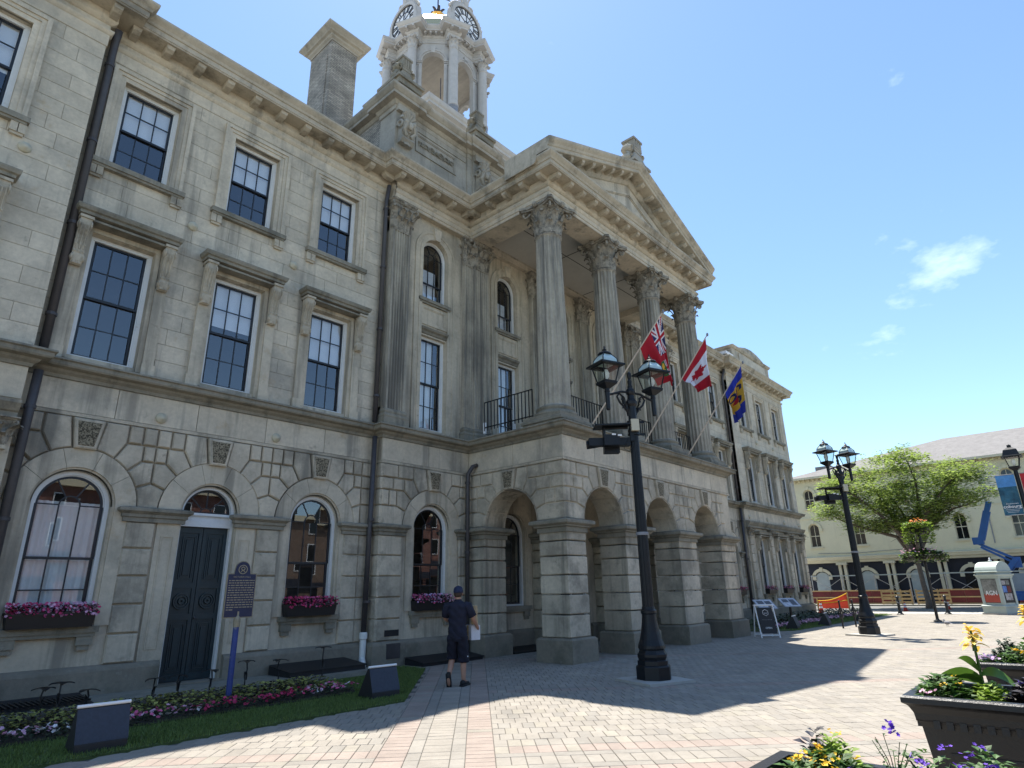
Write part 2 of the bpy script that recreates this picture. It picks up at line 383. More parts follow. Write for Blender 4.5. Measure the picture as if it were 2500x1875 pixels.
# ---------------------------------------------------------------- voussoir pattern over an arch
def voussoirs(cx, zs, r_in, half, P, yf, yb, left=True, right=True, full_right=True, key=True, spl=True, xf=None, m='stone_rust', lhalf=None):
    """P = joint ends from the keystone outward: [(dx, z)...]; stair-stepped heads tie into the courses"""
    for sg, on in ((1, right), (-1, left)):
        if not on: continue
        hf = half if sg > 0 else (lhalf or half)
        Q = [(min(dx, hf), z) for dx, z in P]
        ang = [atan2(z-zs, dx) for dx, z in Q]
        for k in range(len(Q)-1):
            (xa, za), (xb, zb) = Q[k], Q[k+1]
            A = arc(0, zs, r_in, ang[k+1], ang[k], 5)
            pts = A+([(xa, za)] if hypot(xa, za-zs) > r_in else [])+[(xb, za)]+[(xb, zb)]
            if abs(xa-xb) < .02: pts = A+[(xa, za), (xb, zb)]
            stone('voussoir', [(cx+sg*x, z) for x, z in (pts if sg > 0 else pts[::-1])], yf, yb, .015, .02, .03, m, xf)
            if hf-xb > .08:
                w = hf-xb; nb = 1 if w < .42 else 2
                for i in range(nb):
                    a, b = xb+w*i/nb, xb+w*(i+1)/nb
                    stone('course_stone', rect(*sorted((cx+sg*a, cx+sg*b)), zb, za), yf, yb, .015, .02, .03, m, xf)
        A = arc(0, zs, r_in, 0, ang[-1], 5); xb, zb = Q[-1]
        pts = A+[(xb, zb)]+([(hf, zb)] if hf-xb > .02 else [])+[(hf, zs)]
        if sg > 0 and full_right:
            pts = A+[(hf, zb)]+[(2*hf-x, z) for x, z in A[::-1]] if hf-xb <= .02 else pts
            stone('springer', [(cx+x, z) for x, z in pts], yf, yb, .015, .02, .03, m, xf)
        elif sg > 0 or spl: stone('springer', [(cx+sg*x, z) for x, z in (pts if sg > 0 else pts[::-1])], yf, yb, .015, .02, .03, m, xf)
    if key:
        kx, kz = P[0]; kb = zs+r_in-.02; w0 = .17
        kp = [(cx-w0, kb), (cx+w0, kb), (cx+kx-.015, kz-.03), (cx-kx+.015, kz-.03)]
        mb = MB().block(kp, yf-.07, yb, .0, .025, .02)
        if xf: mb.map(xf)
        ko = part(mb, 'keystone', 'stone_rust')
        ip = inset(kp, .055); mv = MB().block(ip, yf-.083, yf-.06, 0, .012, .01)
        if xf: mv.map(xf)
        part(mv, 'carved_panel', 'vermiculated', ko)
PJ = [(.27, 4.79), (.68, 4.43), (.98, 4.12), (1.195, 3.72)]

# ---------------------------------------------------------------- windows
pane_cache = {}
def pane(parent, pts, y, m='glass', xf=None):
    """one pane of glass, hung a hair out of true like old glazing; pts in XZ"""
    cx = sum(p[0] for p in pts)/len(pts); cz = sum(p[1] for p in pts)/len(pts)
    key = tuple((round(x-cx, 3), round(z-cz, 3)) for x, z in pts)+(m,)
    me = pane_cache.get(key)
    if me is None: me = pane_cache[key] = MB().prism([(x-cx, z-cz) for x, z in pts], -.002, .002).mesh('pane', m)
    o = porg(parent); p = (cx, y, cz)
    if xf: p = xf(*p)
    ob = link(me, 'pane', parent, loc=(p[0]-o.x, p[1]-o.y, p[2]-o.z))
    ob.rotation_euler = (rnd.gauss(0, .006), 0, (-pi/2 if xf else 0)+rnd.gauss(0, .006)); return ob
def win_group(cx, y, z, xf=None):
    me = None
    return (cx, y, z)
def rect_window(cx, hw, zb, zt, y, cols=3, rows=4, blind=0., curtain=False, meet=.5, fw=.075, xf=None, right_dark=False):
    """sash window: white box frame, black sashes with glazing bars, single panes, blind or curtain behind"""
    f = MB(); f.box(cx-hw, cx-hw+fw, y, y+.14, zb, zt); f.box(cx+hw-fw, cx+hw, y, y+.14, zb, zt); f.box(cx-hw+fw, cx+hw-fw, y, y+.14, zt-fw, zt); f.box(cx-hw+fw, cx+hw-fw, y-.02, y+.14, zb, zb+.05)
    f.box(cx-hw+fw, cx-hw+fw+.02, y+.03, y+.05, zb, zt); f.box(cx+hw-fw-.02, cx+hw-fw, y+.03, y+.05, zb, zt)
    if xf: f.map(xf)
    o = part(f, 'window', 'white_wood')
    x0, x1, z0, z1 = cx-hw+fw+.02, cx+hw-fw-.02, zb+.05, zt-fw
    s = MB(); st = .045; zm = z0+(z1-z0)*meet; ys = y+.05
    def sash(za, zc, yy, rws):
        s.box(x0, x0+st, yy, yy+.035, za, zc); s.box(x1-st, x1, yy, yy+.035, za, zc); s.box(x0+st, x1-st, yy, yy+.035, za, za+st); s.box(x0+st, x1-st, yy, yy+.035, zc-st, zc)
        ix0, ix1, iz0, iz1 = x0+st, x1-st, za+st, zc-st; bw = .011
        for i in range(1, cols): q = ix0+(ix1-ix0)*i/cols; s.box(q-bw, q+bw, yy+.004, yy+.03, iz0, iz1)
        for j in range(1, rws): q = iz0+(iz1-iz0)*j/rws; s.box(ix0, ix1, yy+.006, yy+.028, q-bw, q+bw)
        for i in range(cols):
            for j in range(rws):
                a, b = ix0+(ix1-ix0)*i/cols+bw, ix0+(ix1-ix0)*(i+1)/cols-bw; c, d = iz0+(iz1-iz0)*j/rws+bw, iz0+(iz1-iz0)*(j+1)/rws-bw
                pane(o, rect(a, b, c, d), yy+.018, xf=xf)
    sash(zm-.02, z1, ys, rows//2); sash(z0, zm+.025, ys+.037, rows-rows//2)
    if xf: s.map(xf)
    part(s, 'sash', 'sash_black', o)
    if blind > 0:
        b = MB().box(x0+.01, x1-.01, ys+.085, ys+.09, z1-(z1-z0)*blind, z1)
        if xf: b.map(xf)
        part(b, 'blind', 'blind', o)
    if curtain: curtains(o, x0, x1-(.25*(x1-x0) if right_dark else 0), z0, z1, ys+.115, xf)
    return o
def curtains(o, x0, x1, z0, z1, y, xf=None):
    b = MB(); n = 44; vs = []
    for i in range(n+1):
        x = x0+(x1-x0)*i/n; yy = y+.022*sin(i*1.25)+.012*sin(i*.53+1); vs += [(x, yy, z0), (x, yy, z1)]
    b.add(vs, [(2*i, 2*i+2, 2*i+3, 2*i+1) for i in range(n)])
    if xf: b.map(xf)
    part(b, 'curtain', 'curtain', o, True)
def arch_window(cx, hw, zb, zs, y, rows=2, curtain=False, ctop=None, fw=.07, meet=None, xf=None, blind=None):
    f = MB(); f.box(cx-hw, cx-hw+fw, y, y+.14, zb, zs); f.box(cx+hw-fw, cx+hw, y, y+.14, zb, zs); f.box(cx-hw+fw, cx+hw-fw, y-.02, y+.14, zb, zb+.05)
    f.ring(cx, zs, hw-fw, hw, y, y+.14, 0, pi, 24); f.ring(cx, zs, hw-fw-.018, hw-fw, y+.03, y+.05, 0, pi, 24)
    if xf: f.map(xf)
    o = part(f, 'window', 'white_wood')
    R = hw-fw-.005; x0, x1, z0 = cx-R, cx+R, zb+.05; st = .05; ys = y+.05; bw = .011
    s = MB(); ri = (R-st)/3.; zm = meet if meet else z0+(zs+R-z0)*.46
    s.ring(cx, zs, R-st, R, ys, ys+.035, 0, pi, 24)
    s.box(x0, x0+st, ys, ys+.035, zm, zs); s.box(x1-st, x1, ys, ys+.035, zm, zs); s.box(x0+st, x1-st, ys, ys+.035, zm-.02, zm+.025)
    s.box(x0, x0+st, ys+.037, ys+.07, z0, zm); s.box(x1-st, x1, ys+.037, ys+.07, z0, zm); s.box(x0+st, x1-st, ys+.037, ys+.07, z0, z0+st)
    s.ring(cx, zs, ri-bw, ri+bw, ys+.004, ys+.03, 0, pi, 14)
    for a in (pi/3, 2*pi/3):
        c, q = cos(a), sin(a); p = [(ri, -bw), (R-st, -bw), (R-st, bw), (ri, bw)]
        s.prism([(cx+u*c-v*q, zs+u*q+v*c) for u, v in p], ys+.005, ys+.029)
    for sg in (-1, 1):
        s.box(cx+sg*ri-bw, cx+sg*ri+bw, ys+.004, ys+.03, zm+.025, zs); s.box(cx+sg*ri-bw, cx+sg*ri+bw, ys+.041, ys+.066, z0+st, zm-.02)
        s.box(*sorted((cx+sg*(ri+bw), cx+sg*(R-st))), ys+.006, ys+.028, zs-bw, zs+bw)
    for j in range(1, rows):
        q = z0+st+(zm-.02-z0-st)*j/rows; s.box(x0+st, x1-st, ys+.043, ys+.064, q-bw, q+bw)
    if xf: s.map(xf)
    part(s, 'sash', 'sash_black', o)
    cols = [(-R+st, -ri-bw), (-ri+bw, ri-bw), (ri+bw, R-st)]
    for a, b in cols:
        pane(o, rect(cx+a, cx+b, zm+.025, zs-bw), ys+.018, xf=xf)
        for j in range(rows):
            c, d = z0+st+(zm-.02-z0-st)*j/rows, z0+st+(zm-.02-z0-st)*(j+1)/rows
            pane(o, rect(cx+a, cx+b, c+bw, d-bw), ys+.054, xf=xf)
    pane(o, arc(cx, zs, ri-bw, 0, pi, 10), ys+.018, xf=xf)
    for k in range(3):
        a0, a1 = k*pi/3+.03, (k+1)*pi/3-.03
        pane(o, arc(cx, zs, R-st, a0, a1, 6)+arc(cx, zs, ri+bw, a1, a0, 6), ys+.018, xf=xf)
    if curtain: curtains(o, x0, x1, z0, ctop or zs, ys+.125, xf)
    if blind:
        b = MB().box(x0+.01, x1-.2, ys+.085, ys+.09, blind[0], blind[1])
        if xf: b.map(xf)
        part(b, 'blind', 'blind', o)
    return o

# ---------------------------------------------------------------- ornaments
def leaf(mb, p, o2, w, h, curl, lean=0.):
    ox, oy = o2; tx, ty = -oy, ox; vs = []
    Z = [0, .3, .6, .84, 1., 1.02, .90]; O = [0, .04, .10, .30, .62, .92, 1.05]; Wd = [.8, 1., 1.02, .92, .74, .5, .2]
    for z, o, w_ in zip(Z, O, Wd):
        for s_, rib in ((-1, 0), (-.5, .05), (0, .12), (.5, .05), (1, 0)):
            q = curl*o+rib*w+lean*z; d = s_*w*.5*w_
            vs.append((p[0]+ox*q+tx*d, p[1]+oy*q+ty*d, p[2]+h*z))
    fs = [(r*5+c, r*5+c+1, r*5+c+6, r*5+c+5) for r in range(6) for c in range(4)]
    mb.add(vs, fs)
def volute(mb, p, o2, r, w=.05):
    """scroll curling under the abacus corner, in the vertical plane through o2"""
    pts = []
    for i in range(17):
        a = pi*.9-i*.42; q = r*(1-i/20.)
        pts.append((p[0]+o2[0]*(q*cos(a)*1.0), p[1]+o2[1]*(q*cos(a)*1.0), p[2]+q*sin(a)))
    mb.tube(pts, [w*(1-.025*i) for i in range(17)], 6)
def capital_round(r=.36, h=1.05, W_=.62):
    mb = MB(); mb.lathe(0, 0, [(r*1.08, 0), (r*1.14, .03*h), (r*1.08, .06*h), (r*.98, .07*h), (r*1.0, .5*h), (r*1.2, .78*h), (r*1.42, .87*h)], 20)
    for i in range(8):
        a = i*pi/4; leaf(mb, (r*1.02*cos(a), r*1.02*sin(a), .07*h), (cos(a), sin(a)), r*.72, .34*h, r*.46)
        a += pi/8; leaf(mb, (r*1.02*cos(a), r*1.02*sin(a), .09*h), (cos(a), sin(a)), r*.66, .60*h, r*.62, r*.05)
    for i in range(4):
        a = pi/4+i*pi/2
        for da in (-.17, .17): leaf(mb, (r*1.04*cos(a+da), r*1.04*sin(a+da), .5*h), (cos(a), sin(a)), r*.36, .32*h, r*.6, r*.16)
        volute(mb, (W_*1.06*cos(a), W_*1.06*sin(a), .78*h), (cos(a), sin(a)), .12*h, .040*h)
        for da in (-.5, .5):
            volute(mb, (r*1.22*cos(a+da), r*1.22*sin(a+da), .76*h), (cos(a+da*1.15), sin(a+da*1.15)), .055*h, .022*h)
        b = i*pi/2; mb.ball((r*1.62*cos(b), r*1.62*sin(b), .93*h), .085*h, 7, 5)
    def ab(k):
        P = []
        for i in range(4):
            a = pi/4+i*pi/2; b = a+pi/2
            c0 = (W_*1.41*k*cos(a), W_*1.41*k*sin(a)); c1 = (W_*1.41*k*cos(b), W_*1.41*k*sin(b))
            P.append((c0[0]+.06*cos(b), c0[1]+.06*sin(b)))
            for t in (.2, .4, .6, .8):
                q = 1-.62*t*(1-t)*.55*1.6; P.append(((c0[0]*(1-t)+c1[0]*t)*q, (c0[1]*(1-t)+c1[1]*t)*q))
            P.append((c1[0]+.06*cos(a), c1[1]+.06*sin(a)))
        return P
    mb.prism_z(ab(.93), .87*h, .92*h); mb.prism_z(ab(1.0), .92*h, h)
    return mb
def capital_flat(w, d, h):
    """pilaster capital: front at y=0 facing -Y, x in -w/2..w/2, returns going back d"""
    mb = MB(); hw = w/2
    mb.box(-hw-.01, hw+.01, -.01, d, 0, .05*h); mb.box(-hw, hw, 0, d, .05*h, .8*h)
    mb.add([(-hw,0,.6*h),(hw,0,.6*h),(hw+.06,-.06,.88*h),(-hw-.06,-.06,.88*h),(-hw,d,.6*h),(-hw-.06,d,.88*h),(hw,d,.6*h),(hw+.06,d,.88*h)], [(0,1,2,3),(4,0,3,5),(1,6,7,2)])
    for k, (n, z, hh, cu) in enumerate(((3, .05*h, .34*h, .20), (4, .06*h, .60*h, .27))):
        for i in range(n):
            x = -hw+w*(i+.5)/n if k == 0 else -hw+w*i/(n-1)
            leaf(mb, (x, 0, z), (0, -1) if 0 < i < n-1 or k == 0 else ((-.6, -.8) if i == 0 else (.6, -.8)), w/3.1, hh, cu)
    for s_ in (-1, 1):
        for z, hh, cu in ((.05*h, .33*h, .14), (.3*h, .4*h, .2)): leaf(mb, (s_*hw, d*.5, z), (s_, 0), min(d, w/3), hh, cu)
        volute(mb, (s_*(hw+.09), -.09, .78*h), (s_*.7, -.7), .1*h, .034*h); volute(mb, (s_*.1*w, -.05, .74*h), (s_, 0), .055*h, .025*h)
        for q in (.25,): leaf(mb, (s_*w*.28, 0, .48*h), (s_*.35, -.93), w*.2, .3*h, .1)
    mb.ball((0, -.1, .93*h), .08*h, 7, 5)
    mb.sweep([(.05, .88*h), (.08, .9*h), (.10, .94*h), (.13, .96*h), (.13, h), (0, h)], [(-hw, d), (-hw, 0), (hw, 0), (hw, d)])
    mb.box(-hw+.003, hw-.003, .003, d, .8*h, h-.002)
    return mb
def fluted_pilaster(x0, x1, yf, yb, z0, z1, n=6):
    w = x1-x0; e = w*.09; fwid = (w-2*e)/n; prof = [(x0, yb), (x0, yf), (x0+e, yf)]
    for i in range(n):
        a = x0+e+i*fwid
        for t in (.14, .3, .5, .7, .86): prof.append((a+fwid*t, yf+.05*sin(pi*(t-.14)/.72)))
        if i < n-1: prof.append((a+fwid, yf))
    prof += [(x1-e, yf), (x1, yf), (x1, yb)]
    return MB().prism_z(prof[::-1], z0, z1)
def base_mould(mb, x0, x1, yf, yb, z0, z1, o=.09):
    h = z1-z0
    return mb.sweep([(o, z0), (o, z0+.38*h), (o*.85, z0+.40*h), (o*1.02, z0+.5*h), (o*.85, z0+.62*h), (o*.4, z0+.68*h), (o*.6, z0+.8*h), (o*.45, z0+.92*h), (0, z1), (-.02, z1)], [(x0, yb), (x0, yf), (x1, yf), (x1, yb)])
CAPP = {}
def pilaster(x0, x1, yf, yb, z0=5.80, z1=12.60, nfl=6, cap=.98, base=.44, m='stone_column'):
    o = part(fluted_pilaster(x0, x1, yf, yb, z0+base, z1-cap, nfl), 'pilaster', m)
    part(base_mould(MB().box(x0, x1, yf, yb, z0, z0+base-.01), x0, x1, yf, yb, z0, z0+base), 'base', 'stone_weather', o)
    k = (round(x1-x0, 3), round(yb-yf, 3), cap)
    if k not in CAPP: CAPP[k] = capital_flat(x1-x0, yb-yf, cap).mesh('capital', 'stone_capital')
    q = porg(o); link(CAPP[k], 'capital', o, loc=((x0+x1)/2-q.x, yf-q.y, z1-cap-q.z))
    return o
BRK = {}
def scroll_bracket(w, d, h):
    """console: S-profile scroll with acanthus on the front; top at z=0, wall at y=0, facing -Y"""
    mb = MB(); P = [(-d, 0), (-d, -.14*h), (-d*.93, -.24*h), (-d*.70, -.36*h), (-d*.56, -.5*h), (-d*.52, -.66*h), (-d*.62, -.8*h), (-d*.56, -.92*h), (-d*.32, -h), (0, -.98*h), (0, 0)]
    n = len(P); vs = [(-w/2, y, z) for y, z in P]+[(w/2, y, z) for y, z in P]
    mb.add(vs, [tuple(range(n)), tuple(range(2*n-1, n-1, -1))]+[(i, n+i, n+(i+1)%n, (i+1)%n) for i in range(n)])
    mb.box(-w/2-.02, w/2+.02, -d-.03, 0, 0, .055)
    for s_ in (-1, 1):
        for (cy, cz, r) in ((-d*.72, -.13*h, .105*h), (-d*.4, -.86*h, .075*h)):
            c = MB(); c.lathe(0, 0, [(r, -.012), (r, .012), (r*.6, .02), (r*.3, .03)], 12); c.map(lambda x,y,z: (s_*(w/2+z), cy+x, cz+y)); mb.merge(c)
    for i in range(3):
        x = (i-1)*w*.31; mb.tube([(x, y-.012, z) for y, z in P[1:6]], w*.07, 5)
    for k, (z, hh) in enumerate(((-.98*h, .26*h), (-.82*h, .26*h))):
        for i in (-1, 0, 1): leaf(mb, (i*w*.3, -d*.5, z), (i*.4, -.9), w*.42, hh, .05)
    return mb
def bracket(parent, x, y, z, w=.2, d=.28, h=.98, m='stone_cornice', xf=None):
    k = (w, d, h, m)
    if k not in BRK: BRK[k] = scroll_bracket(w, d, h).mesh('bracket', m)
    q = porg(parent); return link(BRK[k], 'bracket', parent, loc=(x-q.x, y-q.y, z-q.z))
# ---------------------------------------------------------------- shell of the walls
shell = MB(); back = MB()
def op_rect(b, hw, zb, zt): return [(x, hw, zb, zt, False) for x in b]
# left wing and right wing
for (x0, x1, bays, left) in ((XL, CB0, BAYS_L, True), (CB1, XR, BAYS_R, False)):
    gf = [(bays[0], .60, 1.2, 3.23, True), (bays[1], .54, .02, 3.25, True), (bays[2], .60, 1.2, 3.23, True)]
    if not left: gf = [(x, .60, 1.2, 3.23, True) for x in bays]
    wall(shell, x0, x1, 0, 3.23, YW+.012, YW+.42, gf); wall(shell, x0, x1, 3.23, 5.6, YW+.05, YW+.42, gf)
    wall(shell, x0, x1, 5.6, 13.6, YW+.02, YW+.40, op_rect(bays, .57, 5.92, 8.45)) if 0 else None
    wall(shell, x0, x1, 5.6, 9.3, YW+.02, YW+.42, op_rect(bays, .57, 5.92, 8.45)); wall(shell, x0, x1, 9.3, 13.6, YW+.02, YW+.42, op_rect(bays, .57, 10.08, 12.16))
# pavilions
for (x0, x1, bays) in ((-6.2, XL, PAV_L), (XR, 41.0, PAV_R)):
    wall(shell, x0, x1, 0, 5.6, YP+.02, YP+.42, op_rect(bays, .56, 1.2, 3.95))
    wall(shell, x0, x1, 5.6, 9.3, YP+.02, YP+.42, op_rect(bays, .57, 5.92, 8.45)); wall(shell, x0, x1, 9.3, 13.6, YP+.02, YP+.42, op_rect(bays, .57, 10.08, 12.16))
shell.box(XL-.3, XL-.02, YP+.42, YW+.42, 0, 13.6); shell.box(XR+.02, XR+.3, YP+.42, YW+.42, 0, 13.6)
shell.box(40.6, 41.0, YP+.42, 27, 0, 13.6); shell.box(-6.2, -5.8, YP+.42, 27, 0, 13.6); shell.box(-6.2, 41, 26.6, 27, 0, 13.6)
# centre block
cbw = [11.12, 14.30, 17.30, 20.30, 24.05]
gfc = [(11.12, .60, 1.2, 3.23, True), (14.30, .60, 1.2, 3.23, True), (17.30, .75, .05, 3.23, True), (20.30, .60, 1.2, 3.23, True), (24.05, .60, 1.2, 3.23, True)]
YCG, YCU = 12.80, 12.98
wall(shell, CB0, CB1, 0, 3.23, YCG+.012, YCG+.42, gfc); wall(shell, CB0, CB1, 3.23, 5.6, YCG+.05, YCG+.42, gfc)
cbu = [11.17, 14.42, 17.42, 20.40, 24.05]
wall(shell, CB0, CB1, 5.6, 9.3, YCU, YCU+.4, op_rect(cbu, .50, 5.95, 8.76)); wall(shell, CB0, CB1, 9.3, 13.6, YCU, YCU+.4, [(x, .50, 9.92, 11.5, True) for x in cbu])
shell.box(CB0, CB0+.4, YCG+.42, YW+.5, 0, 5.6); shell.box(CB0, CB0+.4, YCU+.4, YW+.5, 5.6, 13.6); shell.box(CB1-.4, CB1, YCG+.42, YW+.5, 0, 5.6); shell.box(CB1-.4, CB1, YCU+.4, YW+.5, 5.6, 13.6)
part(shell, 'wall', 'stone_smooth')
back.box(-5.7, 40.5, 14.6, 14.7, 0, 13.5)
for z in (0.02, 5.55, 9.2, 13.45): back.box(-5.75, 40.55, 13.55, 26.5, z-.01, z+.1) if z < 13 else back.box(-5.75, 40.55, 13.55, 26.5, 13.40, 13.5)
for x in [XL+.1]+[(a+b)/2 for a, b in zip(BAYS_L, BAYS_L[1:])]+[CB0+.5, 12.7, 15.9, 18.9, 21.9, CB1-.5]: back.box(x-.04, x+.04, 13.53, 14.6, .1, 13.4)
part(back, 'interior_wall', 'interior')

# ---------------------------------------------------------------- continuous mouldings
perim = [(-6.2, 27), (-6.2, YP), (XL, YP), (XL, YW), (CB0, YW), (CB0, YCG), (PX0, YCG), (PX0, PYF), (PX1, PYF), (PX1, YCG), (CB1, YCG), (CB1, YW), (XR, YW), (XR, YP), (41, YP), (41, 27)]
belt = [(0, 5.44), (.03, 5.44), (.05, 5.50), (.11, 5.54), (.13, 5.58), (.25, 5.60), (.27, 5.63), (.27, 5.69), (.31, 5.71), (.30, 5.745), (.22, 5.77), (.02, 5.83), (-.1, 5.84)]
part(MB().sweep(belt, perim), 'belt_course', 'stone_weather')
# string at the top of the rusticated storey
part(MB().sweep([(0, 4.79), (.02, 4.79), (.02, 4.85), (0, 4.86)], perim[2:14]), 'string_course', 'stone_rust')
# plinth, interrupted at the doors and the arcade
pl = [(.0, 0), (.10, 0), (.10, .47), (.085, .51), (.05, .54), (.012, .56), (0, .565)]
pm = MB()
for path in ([(-6.2, 20), (-6.2, YP), (XL, YP), (XL, YW), (4.86, YW)], [(6.02, YW), (CB0, YW), (CB0, YCG), (12.35, YCG)], [(22.6, YCG), (CB1, YCG), (CB1, YW), (XR, YW), (XR, YP), (41, YP), (41, 24)]): pm.sweep(pl, path)
pm.sweep(pl, [(13.5, YCG), (16.45, YCG)]); pm.sweep(pl, [(18.15, YCG), (21.3, YCG)])
part(pm, 'plinth', 'stone_plinth')
# entablature and main cornice
ent = [(0, 12.60), (.01, 12.60), (.01, 12.70), (.035, 12.705), (.035, 12.84), (.06, 12.86), (.085, 12.91), (.085, 12.94), (.0, 12.95), (.0, 13.06), (.03, 13.07), (.07, 13.10), (.10, 13.14), (.10, 13.30)]
corn = [(.10, 13.30), (.50, 13.30), (.50, 13.33), (.52, 13.34), (.52, 13.46), (.55, 13.47), (.57, 13.53), (.63, 13.60), (.655, 13.64), (.655, 13.69), (.62, 13.71), (-.15, 13.86)]
wing_ent = [(0, 12.52), (.015, 12.53), (.015, 12.80), (.04, 12.82), (.075, 12.87), (.075, 12.91), (0, 12.93), (0, 13.06), (.03, 13.07), (.07, 13.10), (.10, 13.14), (.10, 13.30)]
cpath = [(-6.2, 27), (-6.2, YP), (XL, YP), (XL, YW), (CB0, YW), (CB0, YC), (EX0, YC), (EX0, EYF), (EX1, EYF), (EX1, YC), (CB1, YC), (CB1, YW), (XR, YW), (XR, YP), (41, YP), (41, 27)]
part(MB().sweep(wing_ent, cpath[:5]), 'frieze', 'stone'); part(MB().sweep(wing_ent, cpath[11:]), 'frieze', 'stone')
part(MB().sweep(ent, cpath[5:11]), 'entablature', 'stone')
part(MB().sweep(corn, cpath), 'cornice', 'stone_cornice')
# core behind the entablature of the portico: beams and ceiling
cb = MB(); bw = .78
cb.box(EX0+.02, EX1-.02, EYF+.02, EYF+bw, 12.60, 13.5); cb.box(EX0+.02, EX0+bw, EYF+bw, YCU, 12.60, 13.5); cb.box(EX1-bw, EX1-.02, EYF+bw, YCU, 12.60, 13.5)
part(cb, 'beam', 'stone')
part(MB().box(EX0+bw, EX1-bw, EYF+bw, YCU, 12.86, 12.95), 'ceiling', 'plaster')
cm = MB()
for x in COLX[1:3]: cm.box(x-.012, x+.012, EYF+bw, YCU-.1, 12.85, 12.86)
cm.box(EX0+bw, EX1-bw, 11.4, 11.424, 12.851, 12.861)
part(cm, 'ceiling_joint', 'roof_dark')
cw = MB().sweep([(.0, 12.62), (.05, 12.66), (.09, 12.74), (.16, 12.80), (.18, 12.86)], [(EX0+bw, YCU), (EX1-bw, YCU)]); part(cw, 'ceiling_moulding', 'stone_column')
cbk = MB().box(CB0+.01, CB1-.01, YC+.02, YCU+.05, 12.60, 13.6); part(cbk, 'entablature_core', 'stone')
# modillions, one by one
mod = MB(); mod.add([(-.09,-.36,.13),(.09,-.36,.13),(.09,0,.13),(-.09,0,.13),(-.075,-.34,.05),(.075,-.34,.05),(.075,-.25,.0),(-.075,-.25,.0),(.075,0,0),(-.075,0,0)], [(0,1,5,4),(4,5,6,7),(7,6,8,9),(0,4,7,9,3),(1,2,8,6,5),(0,3,2,1)])
MODM = mod.mesh('modillion', 'stone_cornice')
def modillions(a, b, n, first=True, z=13.165):
    d = Vector((b[0]-a[0], b[1]-a[1])); L_ = d.length; d /= L_; rz = atan2(d.y, d.x)
    for i in range(n):
        t = (i+.5)*L_/n; o = link(MODM, 'modillion', hall, loc=(a[0]+d.x*t-HL.x, a[1]+d.y*t-HL.y, z), rot=(0,0,rz))
        o.location.x += d.y*.09; o.location.y += -d.x*.09
modillions((XL+.1, YW), (CB0-.55, YW), 10); modillions((-2, YP), (XL+.35, YP), 6)
modillions((CB0-.35, YC), (EX0-.1, YC), 5); modillions((EX0, YC-.15), (EX0, EYF-.32), 5); modillions((EX0-.32, EYF), (EX1+.32, EYF), 16)
modillions((EX1+.5, YC), (CB1+.3, YC), 5); modillions((CB1+.6, YW), (XR-.1, YW), 9); modillions((XR-.3, YP), (41.3, YP), 13); modillions((CB0, 13.15), (CB0, 12.45), 1)
modillions((41, 12.5), (41, 16), 5)

# ---------------------------------------------------------------- ashlar of the wings and pavilions
for (x0, x1, bays, yw, sd, q) in ((XL+.0, CB0, BAYS_L, YW, 1, None), (CB1, XR, BAYS_R, YW, 2, None), (-2.6, XL, PAV_L[1:], YP, 3, .42), (XR, 41., PAV_R, YP, 4, .42)):
    holes = []
    for b in bays: holes += [(b-.60, b+.60, 5.8, 8.5), (b-.62, b+.62, 10.0, 12.2)]
    ashlar('wall_stone', x0, x1, 5.84, 12.52, yw, holes, .352, 'stone', xf=None, seed=sd, quoin=q, lmin=.75, lmax=1.55)
    for a, b in ((x0, x1),):
        n = round((b-a)/1.45)
        for i in range(n): stone('frieze_stone', rect(a+(b-a)*i/n, a+(b-a)*(i+1)/n, 4.86, 5.44), yw, yw+.04, .005, .004, .005, 'stone')
        for i in range(n): stone('frieze_stone', rect(a+(b-a)*(i+.35)/n, min(b, a+(b-a)*(i+1.35)/n), 12.93, 13.06), yw-.004, yw+.02, .005, .004, .005, 'stone')
ashlar('wall_stone', -YW, -YP, 5.84, 12.9, 0, [], .352, 'stone', xf=side(XR), seed=5, lmin=.9, lmax=1.)
for a, b, yy in ((CB0, PX0, YCG), (PX1, CB1, YCG)):
    for i in range(2): stone('frieze_stone', rect(a+(b-a)*i/2, a+(b-a)*(i+1)/2, 4.86, 5.44), yy, yy+.04, .005, .004, .005, 'stone')
for i in range(7): stone('frieze_stone', rect(PX0+(PX1-PX0)*i/7, PX0+(PX1-PX0)*(i+1)/7, 4.86, 5.44), PYF, PYF+.05, .005, .004, .005, 'stone')
for i in range(2): stone('frieze_stone', rect(-YCG+(YCG-PYF)*i/2, -YCG+(YCG-PYF)*(i+1)/2, 4.86, 5.44), 0, .05, .005, .004, .005, 'stone', side(PX0))
ashlar('wall_stone', CB0, CB1, 11.9, 12.6, YCU-.008, [(x-.9, x+.9, 5, 13) for x in cbu]+[(x-.5, x+.5, 5, 13) for x in (9.7, 25.5)], .34, 'stone', seed=8)

